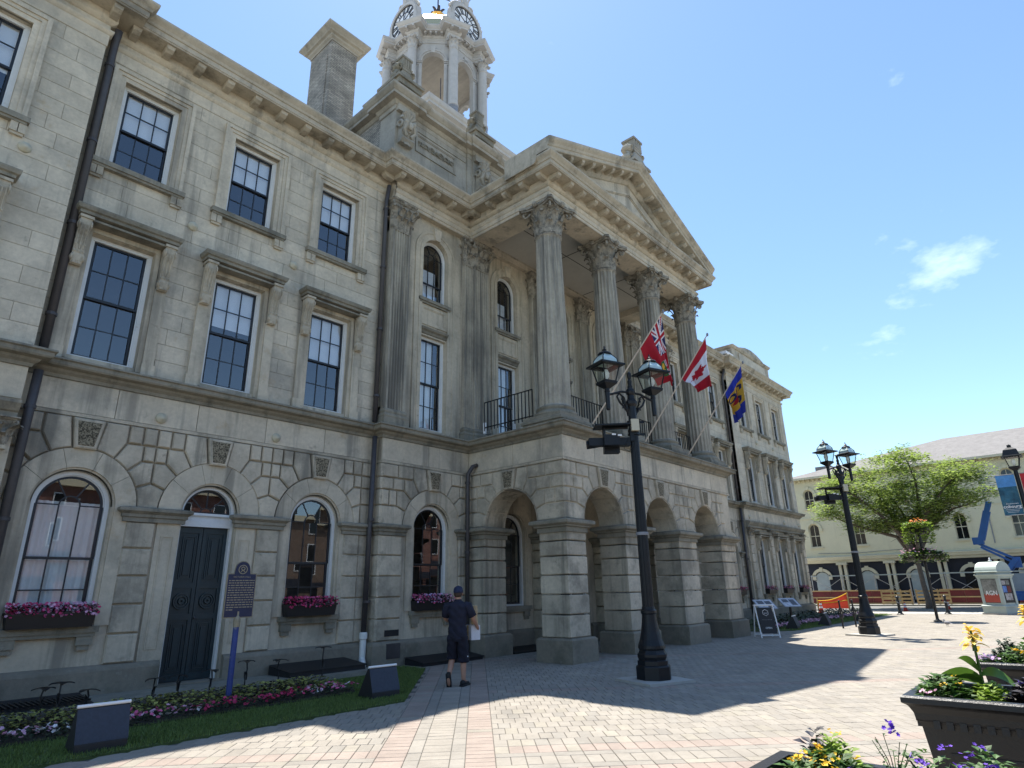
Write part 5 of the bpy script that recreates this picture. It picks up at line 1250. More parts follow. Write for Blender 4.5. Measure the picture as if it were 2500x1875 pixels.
ks = MB().box(-6, 8.9, 11.78, 13.0, -.05, .10).build('kerb_strip', 'kerb_stone', None, kind='structure')
f1, f2 = MB(), MB()
for _ in range(5200):
    x, y = rg.uniform(-.2, 7.05), rg.uniform(10.35, 11.72)
    add_leaf(f1 if rg.random() < .58 else f2, (x, y, .05+rg.uniform(0, .17)*(1-.5*abs(y-11)/.8)), .075, rg, .6, .75)
f1.build('coleus', 'leaf_coleus', None, label='yellow green coleus leaves massed at the back of the bed by the wall', category='coleus', kind='stuff')
f2.build('dark_coleus', 'leaf_coleus_dark', None, label='dark maroon coleus leaves mixed among the yellow green ones', category='coleus', kind='stuff')
imp_l = MB(); impf = {k: MB() for k in ('petal_pink', 'petal_rose', 'petal_pale', 'petal_white')}
for _ in range(2600):
    x, y = rg.uniform(-.2, 7.0), rg.uniform(9.86, 10.45); add_leaf(imp_l, (x, y, .04+rg.uniform(0, .10)), .06, rg, .6, .6)
for _ in range(430):
    x, y = rg.uniform(-.2, 7.0), rg.uniform(9.86, 10.45); k = 'petal_pink' if sin(x*2.1)+rg.gauss(0, .6) > .9 else ('petal_rose' if sin(x*1.3+1) > .4 else rg.choice(('petal_pale', 'petal_white', 'petal_pale')))
    add_flower(impf[k], (x, y, .13+rg.uniform(-.03, .05)), .062, rg, .5, 5)
imp_l.build('impatiens_leaves', 'leaf_dark', None, label='low dark green impatiens foliage along the front of the bed', category='foliage', kind='stuff')
for k, mb in impf.items(): mb.build('impatiens', k, None, label='%s impatiens flowers edging the bed beside the grass verge' % {'petal_pink': 'bright pink', 'petal_rose': 'crimson', 'petal_pale': 'pale pink', 'petal_white': 'white'}[k], category='flowers', kind='stuff')
# far bed in front of the right wing
MB().prism_z([(24.6, 9.6), (25.6, 8.78), (39.8, 8.5), (40.4, 12.85), (24.6, 12.85)], -.05, .018).build('lawn', 'lawn', None, kind='structure')
g2_ = MB()
blades(g2_, 9000, lambda: (rg.uniform(25.4, 39.8), rg.uniform(8.65, 9.6)), .06)
g2_.build('grass', 'grass_blade', None, label='strip of grass in front of the far pavilion bed', category='grass', kind='stuff')
fd, fpk = MB(), MB()
for _ in range(2600): add_leaf(fd, (rg.uniform(24.7, 39.6), rg.uniform(9.5, 11.6), .02+rg.uniform(0, .28)), .16, rg, .6, .6)
for _ in range(420): add_flower(fpk, (rg.uniform(24.7, 39.0), rg.uniform(9.35, 9.8), .14+rg.uniform(-.04, .06)), .10, rg, .6, 5)
fd.build('bedding_leaves', 'leaf_dark', None, label='dark bedding foliage below the far pavilion windows', category='foliage', kind='stuff')
fpk.build('bedding_flowers', 'petal_pale', None, label='pale pink bedding flowers below the far pavilion windows', category='flowers', kind='stuff')
# small litter on the verge
# ------------------------------------------------------------------ window boxes
mat('box_black', (.010, .010, .012), .45, .1, 6)
def window_box(cx, y, z, w, label, pal, seed, n=150):
    t = thing('window_box', label, 'flower box', (cx, y, z), 0, 'flower boxes on the window sills'); r = random.Random(seed)
    b = MB().add([(-w/2,-.13,.24),(w/2,-.13,.24),(w/2,.13,.24),(-w/2,.13,.24),(-w/2+.03,-.10,0),(w/2-.03,-.10,0),(w/2-.03,.10,0),(-w/2+.03,.10,0)], [(4,5,1,0),(5,6,2,1),(6,7,3,2),(7,4,0,3),(7,6,5,4)])
    b.box(-w/2-.015, w/2+.015, -.145, -.125, .21, .25); b.box(-w/2-.015, w/2+.015, .125, .145, .21, .25); b.build('trough', 'box_black', t)
    MB().box(-w/2+.01, w/2-.01, -.12, .12, .18, .215).build('compost', 'soil', t)
    l = MB()
    for _ in range(n*5): x = r.uniform(-w/2, w/2); add_leaf(l, (x, r.uniform(-.17, .12), .22+r.uniform(0, .13)), .055, r, .7, .6)
    l.build('foliage', 'leaf_dark', t, kind='stuff')
    fl = {k: MB() for k in pal}
    for _ in range(n*2):
        x = r.uniform(-w/2-.02, w/2+.02); k = pal[int((x/w+.5)*2.999*.999) % len(pal)] if r.random() < .45 else r.choice(pal)
        y_ = r.uniform(-.19, .10); add_flower(fl[k], (x, y_, .24+r.uniform(0, .16)-(.06 if y_ < -.13 else 0)), .052, r, .4, 5, (r.gauss(0, .3), -.6, .6))
    for k, mb in fl.items(): mb.build('blossoms', k, t, kind='stuff')
P1 = ('petal_rose', 'petal_pink', 'petal_pale')
window_box(b1-.02, YW-.14, 1.2, 1.24, 'black window box of pink and crimson impatiens below the white curtained arched window', P1, 1, 190)
window_box(b3-.05, YW-.14, 1.2, 1.20, 'black window box of crimson impatiens between the blue plaque and the downpipe', ('petal_rose', 'petal_pink', 'petal_rose'), 2, 170)
window_box(11.05, YCG-.14, 1.2, 1.20, 'black window box of lilac and pink petunias behind the man in the cap', ('petal_pink', 'petal_lilac', 'petal_pale', 'petal_pink'), 3, 170)
window_box(BAYS_R[-1], YW-.14, 1.2, 1.1, 'black window box of pink flowers just past the portico piers', ('petal_pink', 'petal_rose'), 4, 60)
for i, b in enumerate(PAV_R): window_box(b, YP-.14, 1.2, 1.1, ('small black window box of pink flowers behind the slanted info panels', 'middle black window box on the far pavilion', 'black window box at the far corner of the pavilion, by the yellow building')[i], ('petal_pink', 'petal_pale', 'petal_red'), 5+i, 60)
# ================================================================== THINGS ON THE PLAZA
def text(parent, s, size, loc, rot, m, align='CENTER', name='lettering', ex=.001, bold=0.):
    cu_ = bpy.data.curves.new('t', 'FONT'); cu_.body = s; cu_.size = size; cu_.align_x = align; cu_.align_y = 'CENTER'; cu_.extrude = ex; cu_.resolution_u = 2; cu_.offset = bold
    ob = bpy.data.objects.new('t', cu_); me = bpy.data.meshes.new_from_object(ob); bpy.data.objects.remove(ob); me.materials.clear(); me.materials.append(MATS[m])
    return link(me, name, parent, loc=loc, rot=rot)
# ------------------------------------------------------------------ twin lantern lamp posts
mat('lamp_bulb', (.85, .85, .80), .4); mat('lamp_roof_glass', (.50, .62, .60), .12, .1, 8, spec=.8)
def lantern(par, x, z):
    """four-sided tapering lantern, centre x, base of the cage at z"""
    c = MB(); b, t, h = .135, .205, .34
    def rl(z0, s0, r=.013):
        P = [(x-s0, -s0, z0), (x+s0, -s0, z0), (x+s0, s0, z0), (x-s0, s0, z0)]
        for i in range(4): c.tube([P[i], P[(i+1)%4]], r, 5)
    rl(z, b, .018); rl(z+h, t, .02)
    for sx in (-1, 1):
        for sy_ in (-1, 1): c.tube([(x+sx*b, sy_*b, z), (x+sx*t, sy_*t, z+h)], .014, 5)
    c.taper(x-b-.02, x+b+.02, -b-.02, b+.02, z-.05, z, .01); c.taper(x-.05, x+.05, -.05, .05, z-.14, z-.05, .10)
    o = c.build('lantern', 'lamp_paint', par)
    e = MB(); s = .295; vs = [(x-s,-s,z+h+.0),(x+s,-s,z+h),(x+s,s,z+h),(x-s,s,z+h),(x-s,-s,z+h+.035),(x+s,-s,z+h+.035),(x+s,s,z+h+.035),(x-s,s,z+h+.035)]
    i_ = t-.01; vs += [(x-i_,-i_,z+h+.07),(x+i_,-i_,z+h+.07),(x+i_,i_,z+h+.07),(x-i_,i_,z+h+.07),(x-i_,-i_,z+h),(x+i_,-i_,z+h),(x+i_,i_,z+h),(x-i_,i_,z+h)]
    e.add(vs, [(0,1,5,4),(1,2,6,5),(2,3,7,6),(3,0,4,7)]+[(4+i, 4+(i+1)%4, 8+(i+1)%4, 8+i) for i in range(4)]+[(12+i, 12+(i+1)%4, (i+1)%4, i) for i in range(4)])
    e.build('eave', 'lamp_paint', o)
    g = MB(); P = [(t-.02, .06), (t*.86, .15), (t*.60, .23), (.09, .27)]
    for k in range(4):
        a = pi/4+k*pi/2; vs = []
        for r, q in P: vs += [(x+r*1.414*cos(a), r*1.414*sin(a), z+h+q), (x+r*1.414*cos(a+pi/2), r*1.414*sin(a+pi/2), z+h+q)]
        g.add(vs, [(0,1,3,2),(2,3,5,4),(4,5,7,6)])
    g.build('roof_glass', 'lamp_roof_glass', o)
    rb = MB()
    for k in range(4):
        a = pi/4+k*pi/2; rb.tube([(x+r*1.414*cos(a), r*1.414*sin(a), z+h+q) for r, q in P], .012, 5)
    rb.lathe(x, 0, [(.13, z+h+.26), (.15, z+h+.28), (.13, z+h+.31), (.07, z+h+.34), (.04, z+h+.36), (.05, z+h+.385), (.02, z+h+.41), (.012, z+h+.47)], 12); rb.build('lantern_cap', 'lamp_paint', o)
    for k in range(4):
        a = k*pi/2; ca, sa = cos(a), sin(a)
        v = [(-b, -b+.004, z+.01), (b, -b+.004, z+.01), (t, -t+.004, z+h-.01), (-t, -t+.004, z+h-.01)]
        MB().add([(x+p*ca-q*sa, p*sa+q*ca, w) for p, q, w in v], [(0,1,2,3)]).build('pane', 'lamp_glass', o)
    MB().lathe(x, 0, [(.03, z), (.035, z+.08), (.06, z+.12), (.07, z+.2), (.04, z+.27), (.005, z+.29)], 12).build('bulb', 'lamp_bulb', o, True)
    return o
def lamp_post(label, loc, rz, gear=True):
    t = thing('lamp_post', label, 'street lamp', loc, rz, 'twin lantern lamp posts on the plaza')
    MB().prism_z([(-.52,-.52),(.52,-.52),(.52,.52),(-.52,.52)], 0, .045).build('footing', 'concrete_walk', t)
    b = MB(); b.lathe(0, 0, [(.37, .045), (.37, .26), (.355, .28), (.33, .29), (.33, .36), (.30, .38), (.32, .43), (.32, .47), (.29, .50), (.27, .54), (.285, .57), (.25, .60)], 8, pi/8, 2*pi+pi/8)
    b.lathe(0, 0, [(.285, .57), (.28, .62), (.235, .72), (.195, .86), (.165, 1.02), (.15, 1.16), (.17, 1.18), (.17, 1.23), (.145, 1.25), (.135, 1.3)], 24, rf=lambda a: 1+.012*cos(8*a))
    b.v = [(x*.88, y*.88, z) for x, y, z in b.v]
    b.build('base', 'lamp_paint', t)
    s = MB(); s.lathe(0, 0, [(.112, 1.28), (.105, 2.5), (.09, 4.6), (.088, 4.72)], 64, rf=lambda a: 1-.06*max(0, cos(16*a))); s.lathe(0, 0, [(.115, 4.70), (.12, 4.74), (.10, 4.8), (.085, 4.85), (.085, 5.25), (.12, 5.3), (.125, 5.36), (.08, 5.42), (.07, 5.5)], 16)
    s.build('shaft', 'lamp_paint', t)
    f = MB().ball((0, 0, 5.58), .10, 12, 8); f.lathe(0, 0, [(.05, 5.64), (.055, 5.7), (.04, 5.74), (.05, 5.82), (.03, 5.86), (.045, 5.92), (.045, 6.0), (.02, 6.03)], 12); f.build('finial', 'lamp_paint', t)
    for sg in (-1, 1):
        a = MB(); a.tube([(sg*.05, 0, 5.57), (sg*.25, 0, 5.56), (sg*.42, 0, 5.50), (sg*.58, 0, 5.45)], .026, 8)
        a.tube([(sg*.10, 0, 5.1), (sg*.18, 0, 5.22), (sg*.30, 0, 5.32), (sg*.36, 0, 5.44), (sg*.30, 0, 5.52), (sg*.22, 0, 5.46), (sg*.24, 0, 5.38)], .022, 6)
        a.tube([(sg*(.16+.07*cos(i*.5)*(1-i/16.)), 0, 5.2+.07*sin(i*.5)*(1-i/16.)) for i in range(13)], .016, 6)
        for k in range(3): leaf(a, (sg*(.09+.05*k), 0, 5.05+.12*k), (sg*.9, -.3), .10, .16, .06)
        a.build('arm', 'lamp_paint', t)
        MB().lathe(sg*.60, 0, [(.03, 5.12), (.045, 5.14), (.05, 5.5), (.06, 5.52), (.05, 5.54), (.05, 5.62)], 12).build('lantern_stem', 'lamp_paint', t)
        lantern(t, sg*.60, 5.72)
    cl_ = MB().lathe(0, 0, [(.118, 2.62), (.122, 2.64), (.122, 2.66), (.118, 2.68)], 20); cl_.build('clamp_band', 'lead', t)
    if gear:   # camera and speaker frame strapped to the shaft
        g = MB(); q = -rz; dx, dy = cos(q+RAD(133)), sin(q+RAD(133))     # to the left as seen from the camera side
        ex_, ey_ = -dy, dx
        def P(a, b, z): return (a*dx+b*ex_, a*dy+b*ey_, z)
        def bx(mb, a0, a1, b0, b1, z0, z1, sl=0.):
            mb.add([P(a0,b0,z0),P(a1,b0,z0-sl),P(a1,b1,z0-sl),P(a0,b1,z0),P(a0,b0,z1),P(a1,b0,z1-sl),P(a1,b1,z1-sl),P(a0,b1,z1)], [(0,3,2,1),(4,5,6,7),(0,1,5,4),(1,2,6,5),(2,3,7,6),(3,0,4,7)])
        bx(g, .10, .82, -.22, .22, 4.83, 4.86, .02); g.tube([P(.12,0,4.80), P(.62,0,4.80)], .03, 6); g.tube([P(.62,0,4.83), P(.62,0,4.52)], .035, 6); g.build('solar_panel', 'lamp_paint', t)
        g = MB(); bx(g, .10, .95, -.09, .09, 4.42, 4.58, .0); bx(g, .30, .62, -.24, -.06, 4.30, 4.55); bx(g, .34, .66, .06, .22, 4.40, 4.62); g.tube([P(.66,-.1,4.5), P(.98,-.15,4.48)], .07, 8, .09); g.build('camera_housing', 'lamp_paint', t)
        g = MB()
        for zz_ in (4.92, 4.66): g.lathe(0, 0, [(.10, zz_-.03), (.125, zz_-.02), (.125, zz_+.02), (.10, zz_+.03)], 12); bx(g, -.22, .1, -.02, .02, zz_-.02, zz_+.02)
        bx(g, .02, .1, .05, .12, 4.5, 4.95); g.build('bracket_strap', 'lamp_paint', t)
        g = MB(); bx(g, -.08, .08, .13, .21, 4.70, 4.94); g.build('junction_box', 'lamp_cap', t)
        g = MB(); g.tube([P(.1,.1,4.6), P(.2,.12,4.44), P(.25,.1,4.34), P(.14,.1,4.28), P(.06,.1,4.4)], .008, 5); g.build('cable', 'iron', t)
        for a, z in ((.30, 4.60), (.42, 4.62)): g = MB(); bx(g, a, a+.08, .225, .235, z-.02, z+.01); g.build('camera_lens', 'white_plain', t)
    return t
lamp_post('black twin lantern lamp post standing before the portico corner, camera gear on its shaft', (11.05, 6.45, 0), RAD(-21))
lamp_post('black twin lantern lamp post standing in the sun near the slanted info panels', (24.15, 5.92, 0), RAD(-21))
# single lantern post with banners
lp = thing('lamp_post', 'black single lantern lamp post carrying the blue street banner', 'street lamp', (28.0, 1.24, 0))
m_ = MB(); m_.lathe(0, 0, [(.22, 0), (.22, .4), (.15, .5), (.12, .9), (.09, 1.0), (.075, 3.0), (.065, 5.35)], 20); m_.build('shaft', 'lamp_paint', lp)
ln = lantern(lp, 0., 5.42)
MB().add([(-.25,-.25,5.80),(.25,-.25,5.80),(.25,.25,5.80),(-.25,.25,5.80),(-.19,-.19,6.02),(.19,-.19,6.02),(.19,.19,6.02),(-.19,.19,6.02),(-.06,-.06,6.12),(.06,-.06,6.12),(.06,.06,6.12),(-.06,.06,6.12),(-.06,-.06,6.2),(.06,-.06,6.2),(.06,.06,6.2),(-.06,.06,6.2)], [(i+k, (i+1)%4+k, (i+1)%4+k+4, i+k+4) for k in (0, 4, 8) for i in range(4)]+[(12,13,14,15)]).build('hood', 'lamp_paint', lp)
m_ = MB(); m_.tube([(0,0,5.18),(0,.62,5.18)], .016, 6); m_.tube([(0,0,3.78),(0,.62,3.78)], .014, 6); m_.tube([(0,0,5.18),(0,-.62,5.18)], .016, 6); m_.build('banner_rod', 'lead', lp)
mat('banner_sky', (.10, .30, .62), .7, .2, 3); mat('banner_sea', (.02, .10, .16), .7, .5, 4.5, [(3, .5, .6, (.08, .2, .26), .6)]); mat('banner_navy', (.015, .04, .14), .7, .1, 2); mat('banner_red', (.5, .02, .03), .7)
def banner(label, y0, y1, z0, z1, cols):
    t = thing('street_banner', label, 'banner', (28.0, (y0+y1)/2, z1)); n = 10; w = y1-y0
    mb = MB(); H = z0-z1; vs = []
    for j in range(n+1):
        for i in range(5): vs.append((.02*sin(j*.9+i*.5)-.005, (w/2)-w*i/4, H*j/n))
    vs2 = [(x+.004, y, z) for x, y, z in vs]
    for j in range(n):
        mb.cur = 0 if j < n*cols[2] else 1
        mb.add([vs[j*5+i] for i in range(5)]+[vs[(j+1)*5+i] for i in range(5)], [(i, i+1, i+6, i+5) for i in range(4)])
    mb.build('cloth', [cols[0], cols[1]], t); return t
bn = banner('blue street banner with white town lettering hanging from the single lantern post', 1.32, 1.86, 3.79, 5.17, ('banner_sky', 'banner_sea', .3))
text(bn, 'Downtown', .075, (-.03, -.02, -1.0), (pi/2, 0, -pi/2), 'white_plain'); text(bn, 'cobourg', .15, (-.03, 0, -1.10), (pi/2, 0, -pi/2), 'white_plain', bold=.003)
for k in range(3): MB().box(-.03, -.028, -.2+.03*k, .2-.02*k, -1.2-.05*k, -1.19-.05*k).build('small_print', 'white_plain', bn)
banner('red street banner on the plaza side of the single lantern post', .62, 1.16, 3.79, 5.17, ('banner_red', 'banner_red', .5))
# ------------------------------------------------------------------ heritage plaque
mat('plaque_blue', (.006, .014, .055), .45, .15, 8); mat('plaque_gold', (.27, .235, .16), .5, .2, 9); mat('post_blue', (.02, .045, .20), .5, .2, 6, [(9, .58, .7, (.25, .27, .30), .6)])
pq = thing('plaque', 'blue heritage plaque with gilt lettering on a blue post beside the dark double door', 'plaque', (5.05, 10.6, 0), RAD(-6))
MB().tube([(0,0,0),(.0,0,1.22)], .045, 14).build('post', 'post_blue', pq)
m_ = MB().lathe(0, 0, [(.05, 1.16), (.055, 1.2), (.055, 1.28), (.03, 1.34), (.03, 1.40)], 12); m_.build('collar', 'plaque_gold', pq)
def plaque_out(g):
    a = [(-.24+g, 1.30+g), (.24-g, 1.30+g), (.24-g, 2.0-g)]
    a += [(.13, 2.0-g)]+[(.12*cos(t), 2.03+(.17-g)*max(0,sin(t))**.8*1.0+(.0 if 0 < t < pi else 0)) for t in [pi*i/14 for i in range(1, 14)]]+[(-.13, 2.0-g), (-.24+g, 2.0-g)]
    return a
MB().prism(plaque_out(0), -.02, .02).build('frame', 'plaque_gold', pq)
MB().prism(plaque_out(.016), -.026, -.018).build('field', 'plaque_blue', pq)
m_ = MB().ring(0, 2.06, .062, .074, -.031, -.024, 0, 2*pi, 24); m_.tube([(.03*cos(i*.7), -.03, 2.02+.012*i) for i in range(8)], .008, 5); m_.tube([(-.03*cos(i*.7), -.03, 2.02+.012*i) for i in range(8)], .008, 5); m_.build('crest', 'plaque_gold', pq)
text(pq, 'VICTORIA HALL', .040, (0, -.028, 1.94), (pi/2, 0, 0), 'plaque_gold')
rg = random.Random(21)
for k in range(13):
    m_ = MB(); x = -.205; z = 1.885-k*.038; xe = .205 if k < 12 else -.1
    while x < xe:
        w = rg.uniform(.02, .065); m_.box(x, min(x+w, xe+.005), -.029, -.025, z-.008, z+.007); x += w+.012
    m_.build('text_line', 'plaque_gold', pq)
# ------------------------------------------------------------------ floodlight covers on the grass
mat('flood_black', (.016, .017, .02), .55, .15, 10, None, None, .15, 90)
def uplight(label, loc, rz, w=.55):
    t = thing('floodlight', label, 'floodlight', loc, rz, 'floodlights standing on the grass'); h = w/2; t.scale = (1, .9, .88)
    MB().add([(-h,-.30,0),(h,-.30,0),(h,.20,0),(-h,.20,0),(-h,-.17,.50),(h,-.17,.50),(h,-.12,.52),(-h,-.12,.52),(-h,-.30,.10),(h,-.30,.10)], [(0,1,9,8),(8,9,5,4),(4,5,6,7),(7,6,2,3),(0,8,4,7,3),(1,2,6,5,9),(0,3,2,1)]).build('housing', 'flood_black', t)
    MB().add([(-h-.004,-.305,.115),(h+.004,-.305,.115),(h+.004,-.172,.50),(-h-.004,-.172,.50),(-h-.004,-.298,.112),(h+.004,-.298,.112)], [(0,1,2,3)]).build('cover', 'blue_slate', t)
    MB().tube([(-h-.01,-.15,.53),(h+.01,-.15,.53)], .022, 10).build('tube', 'white_plain', t)
uplight('black wedge shaped floodlight and white tube on the grass left of the plaque', (2.78, 9.0, .02), RAD(-4), .52)
uplight('black wedge shaped floodlight and white tube at the grass corner near the walking man', (6.95, 9.3, .02), RAD(-4), .52)
for i, (x, y) in enumerate(((26.3, 9.15), (29.2, 8.85), (33.2, 8.45))): uplight(('far floodlight behind the sandwich board, below the pavilion', 'far floodlight in the middle of the pavilion flower bed', 'far floodlight behind the second lamp post')[i], (x, y, .02), RAD(8), .62)
# ------------------------------------------------------------------ iron flower sculptures
def iron_flower(x, y, h, kind, rz, label):
    t = thing('iron_flower', label, 'metal flower', (x, y, .03), rz, 'dark metal flowers in the bed'); r = random.Random(int(x*100))
    pts = [(0, 0, 0), (.02, 0, h*.35), (-.015, .01, h*.7), (.01, 0, h)]
    MB().tube(pts, .012, 6).build('stem', 'iron', t)
    for k in range(5 if kind else 3):
        a = k*2*pi/(5 if kind else 3)+.4; mb = MB(); l = .17; up = .25 if kind else .1
        d = Vector((cos(a), sin(a), up)); q = Vector((-sin(a), cos(a), 0)); p = Vector(pts[-1])
        vs = []
        for i in range(6):
            s_ = i/5.; w = .062*sin(pi*min(1, s_*.9+.08)); c = p+d*l*s_+Vector((0, 0, -.05*s_*s_)); vs += [c-q*w, c+Vector((0,0,-.012)), c+q*w]
        mb.add(vs, [(3*i+j, 3*i+j+1, 3*i+j+4, 3*i+j+3) for i in range(5) for j in range(2)]).build('petal', 'iron', t)
    mb = MB(); leaf(mb, (0, 0, h*.35), (1, 0), .06, .14, .06); mb.build('leaf', 'iron', t)
IF = [(2.80, 11.6, .42, 0, 'drooping dark metal flower behind the near floodlight'), (3.05, 11.75, .44, 1, 'broad dark metal flower behind the near floodlight'), (3.40, 11.7, .32, 0, 'low metal flower right of the near floodlight'), (4.25, 11.5, .40, 0, 'thin metal stem with small leaves left of the door step'), (4.72, 11.75, .38, 0, 'single metal flower below the left door leaf'), (5.22, 11.65, .42, 0, 'single metal flower below the right door leaf'), (5.9, 11.8, .50, 0, 'metal flower leaning behind the blue plaque post'), (6.55, 11.85, .46, 0, 'metal flower in front of the black window well cover'), (7.50, 11.85, .60, 1, 'tallest metal flower, by the white drain pipe')]
for i, (x, y, h, k, lb) in enumerate(IF): iron_flower(x, y, h, k, i*1.7, lb)
for i, x in enumerate((26.8, 28.3, 30.1, 31.6, 33.4)): iron_flower(x, 10.6, .42, i % 2, i*1.3, 'small dark metal flower in the bed below the far pavilion')
# window well covers
def well_cover(x0, x1, y0, y1, z, label, grate=False):
    t = thing('window_well_cover', label, 'window well', ((x0+x1)/2, (y0+y1)/2, 0)); hx, hy = (x1-x0)/2, (y1-y0)/2
    b = MB(); b.add([(-hx,-hy,0),(hx,-hy,0),(hx,hy,0),(-hx,hy,0),(-hx,-hy,z-.05),(hx,-hy,z-.05),(hx,hy,z+.03),(-hx,hy,z+.03)], [(0,1,5,4),(1,2,6,5),(2,3,7,6),(3,0,4,7),(4,5,6,7)]); b.build('frame', 'flood_black', t)
    if grate:
        for i in range(int(2*hx/.07)): MB().box(-hx+.02+i*.07, -hx+.045+i*.07, -hy+.03, hy-.03, z-.01, z+.015).build('grate_bar', 'iron', t)
    else: MB().add([(-hx-.03,-hy-.03,z-.04),(hx+.03,-hy-.03,z-.04),(hx+.03,hy,z+.05),(-hx-.03,hy,z+.05),(-hx-.03,-hy-.03,z-.06),(hx+.03,-hy-.03,z-.06)], [(0,1,2,3),(4,5,1,0)]).build('lid', 'black_matt', t)
well_cover(6.95, 8.7, 12.1, 12.95, .24, 'black window well cover below the crimson window box'); well_cover(10.25, 12.2, 12.0, 12.68, .12, 'low black window well cover behind the walking man')
well_cover(13.55, 15.0, 12.1, 12.65, .08, 'low black window well cover under the arcade'); well_cover(1.9, 3.6, 12.0, 12.85, .16, 'black grated window well below the curtained window', True)
# ------------------------------------------------------------------ sandwich board
sb_ = thing('sandwich_board', 'white framed sandwich board with black OPEN panel beside the last portico pier', 'sign board', (22.0, 8.48, 0), RAD(-48))
for (yb, yt) in ((-.32, -.02), (.32, .02)):
    m_ = MB()
    for sx in (-1, 1): m_.tube([(sx*.30, yb, 0), (sx*.30, yt, 1.0)], .022, 8)
    m_.tube([(-.30, yb*.9, .08), (.30, yb*.9, .08)], .018, 8); m_.tube([(-.33, yt, 1.0), (.33, yt, 1.0)], .024, 8); m_.build('frame', 'white_plain', sb_)
m_ = MB(); m_.tube([(.30, -.17, .5), (.30, .17, .5)], .012, 6); m_.build('spreader', 'white_plain', sb_)
MB().box(-.245, .245, -.006, .006, -.40, .40).map(lambda x,y,z: (x, y-.165+z*.27, z+.53)).build('panel', 'black_matt', sb_)
q = (RAD(90-15), 0, 0)
def sbp(z, d=.010): return (0, -.165+(z-.53)*.27-d, z)
hx = MB().tube([(.10*cos(pi/2+i*pi/3), .10*sin(pi/2+i*pi/3), 0) for i in range(7)], .007, 5).build('hexagon_logo', 'white_plain', sb_); hx.location = sbp(.77); hx.rotation_euler = q
text(sb_, 'ACH', .055, sbp(.75, .012), q, 'white_plain'); text(sb_, 'OPEN', .085, sbp(.30, .012), q, 'white_plain')
MB().box(-.17, .17, -.012, .012, -.001, .001).build('rule_line', 'white_plain', sb_).location = sbp(.55, .002)
# ------------------------------------------------------------------ slanted info panels
mat('panel_print', (.45, .46, .50), .4, .35, 9)
def info_panel(label, x, y, rz):
    t = thing('info_panel', label, 'info panel', (x, y, 0), rz, 'slanted info panels in the pavilion bed')
    MB().box(-.035, .035, -.035, .035, 0, .86).build('post', 'iron', t)
    tl = lambda x_, y_, z: (x_, y_*cos(.62)-z*sin(.62)*0, .90+y_*sin(.62)+z)
    MB().box(-.42, .42, -.30, .30, -.02, .0).map(tl).build('board', 'lead', t)
    MB().box(-.39, .39, -.27, .27, .0, .006).map(tl).build('print', 'panel_print', t)
    for (a, b, c, d) in ((-.3, -.02, .0, .2), (.04, .3, -.2, .18)): MB().box(a, b, c, d, .006, .009).map(tl).build('picture', 'slate', t)
info_panel('slanted info panel on a black post, partly hidden behind the sandwich board', 26.7, 10.2, RAD(-35)); info_panel('slanted info panel on a black post, clear of the sandwich board', 29.5, 10.2, RAD(-35))
# ------------------------------------------------------------------ bicycle posts with rings
def bike_post(label, x, y):
    t = thing('bike_post', label, 'bike rack', (x, y, 0), RAD(-30), 'black bicycle posts with rings'); MB().tube([(0,0,0),(0,0,1.0)], .032, 10).build('post', 'iron', t)
    MB().tube([(.09*cos(i*pi/8)*1.0, 0, .55+.20*sin(i*pi/8)) for i in range(17)], .02, 6).build('ring', 'iron', t)
    MB().lathe(0, 0, [(.04, .98), (.045, 1.0), (.02, 1.03)], 10).build('cap', 'iron', t)
bike_post('black bicycle post with a ring, nearer the sandwich board', 27.4, 7.6); bike_post('black bicycle post with a ring, nearer the second lamp post', 28.6, 7.45)
# ------------------------------------------------------------------ flags on slanted poles
mat('flag_red', (.46, .012, .028), .75, .08, 6, trans=.25); mat('flag_white', (.74, .72, .78), .75, trans=.25); mat('flag_navy', (.012, .018, .10), .75, trans=.2); mat('flag_green', (.03, .12, .04), .75); mat('flag_gold', (.75, .42, .04), .75, trans=.2); mat('flag_blue', (.02, .04, .40), .75, trans=.25); mat('pole_wood', (.62, .52, .42), .5, .1, 4)
def ontario(u, v):   # u along the fly, v down the hoist (0 top)
    if u < .5 and v < .5:
        x, y = u/.5*2-1, (v/.5*2-1)
        if abs(x) < .10 or abs(y) < .19: return 'flag_red'
        if abs(x) < .17 or abs(y) < .32: return 'flag_white'
        d = min(abs(y-x), abs(y+x)); return 'flag_red' if d < .09 else ('flag_white' if d < .26 else 'flag_navy')
    x, y = (u-.75)/.14, (v-.52)/.36
    if -.5 < y < .5 and abs(x) < (1 if y < .05 else 1-((y-.05)/.45)**2):
        if y < -.22: return 'flag_white' if abs(x) > .14 and abs(y+.36) > .05 else 'flag_red'
        return 'flag_gold' if min((x+.4)**2+(y-.02)**2*5, (x-.4)**2+(y-.02)**2*5, x*x+(y-.22)**2*5) < .13 else 'flag_green'
    return 'flag_red'
def canada(u, v):
    if u < .25 or u > .75: return 'flag_red'
    x, y = (u-.5)/.19, (v-.5)/.40; a = atan2(x, -y); r = hypot(x, y)
    return 'flag_red' if r < .42+.30*abs(cos(2.5*a))+.12*cos(11*a) and abs(y) < .9 else ('flag_red' if abs(x) < .05 and .3 < y < .95 else 'flag_white')
def town(u, v):
    if u < .26 or u > .76: return 'flag_blue'
    def ring(cu_, cv, R, w): q = hypot((u-cu_)/.10, (v-cv)/.17); return R-w < q < R+w
    if (ring(.40, .28, .8, .22) and u < .44) or ring(.40, .74, .8, .22) or (ring(.64, .28, .8, .22)): return 'flag_navy'
    x, y = (u-.52)/.07, (v-.5)/.14; a = atan2(x, -y)
    return 'flag_red' if hypot(x, y) < 1.15+.5*abs(cos(2.5*a)) else 'flag_gold'
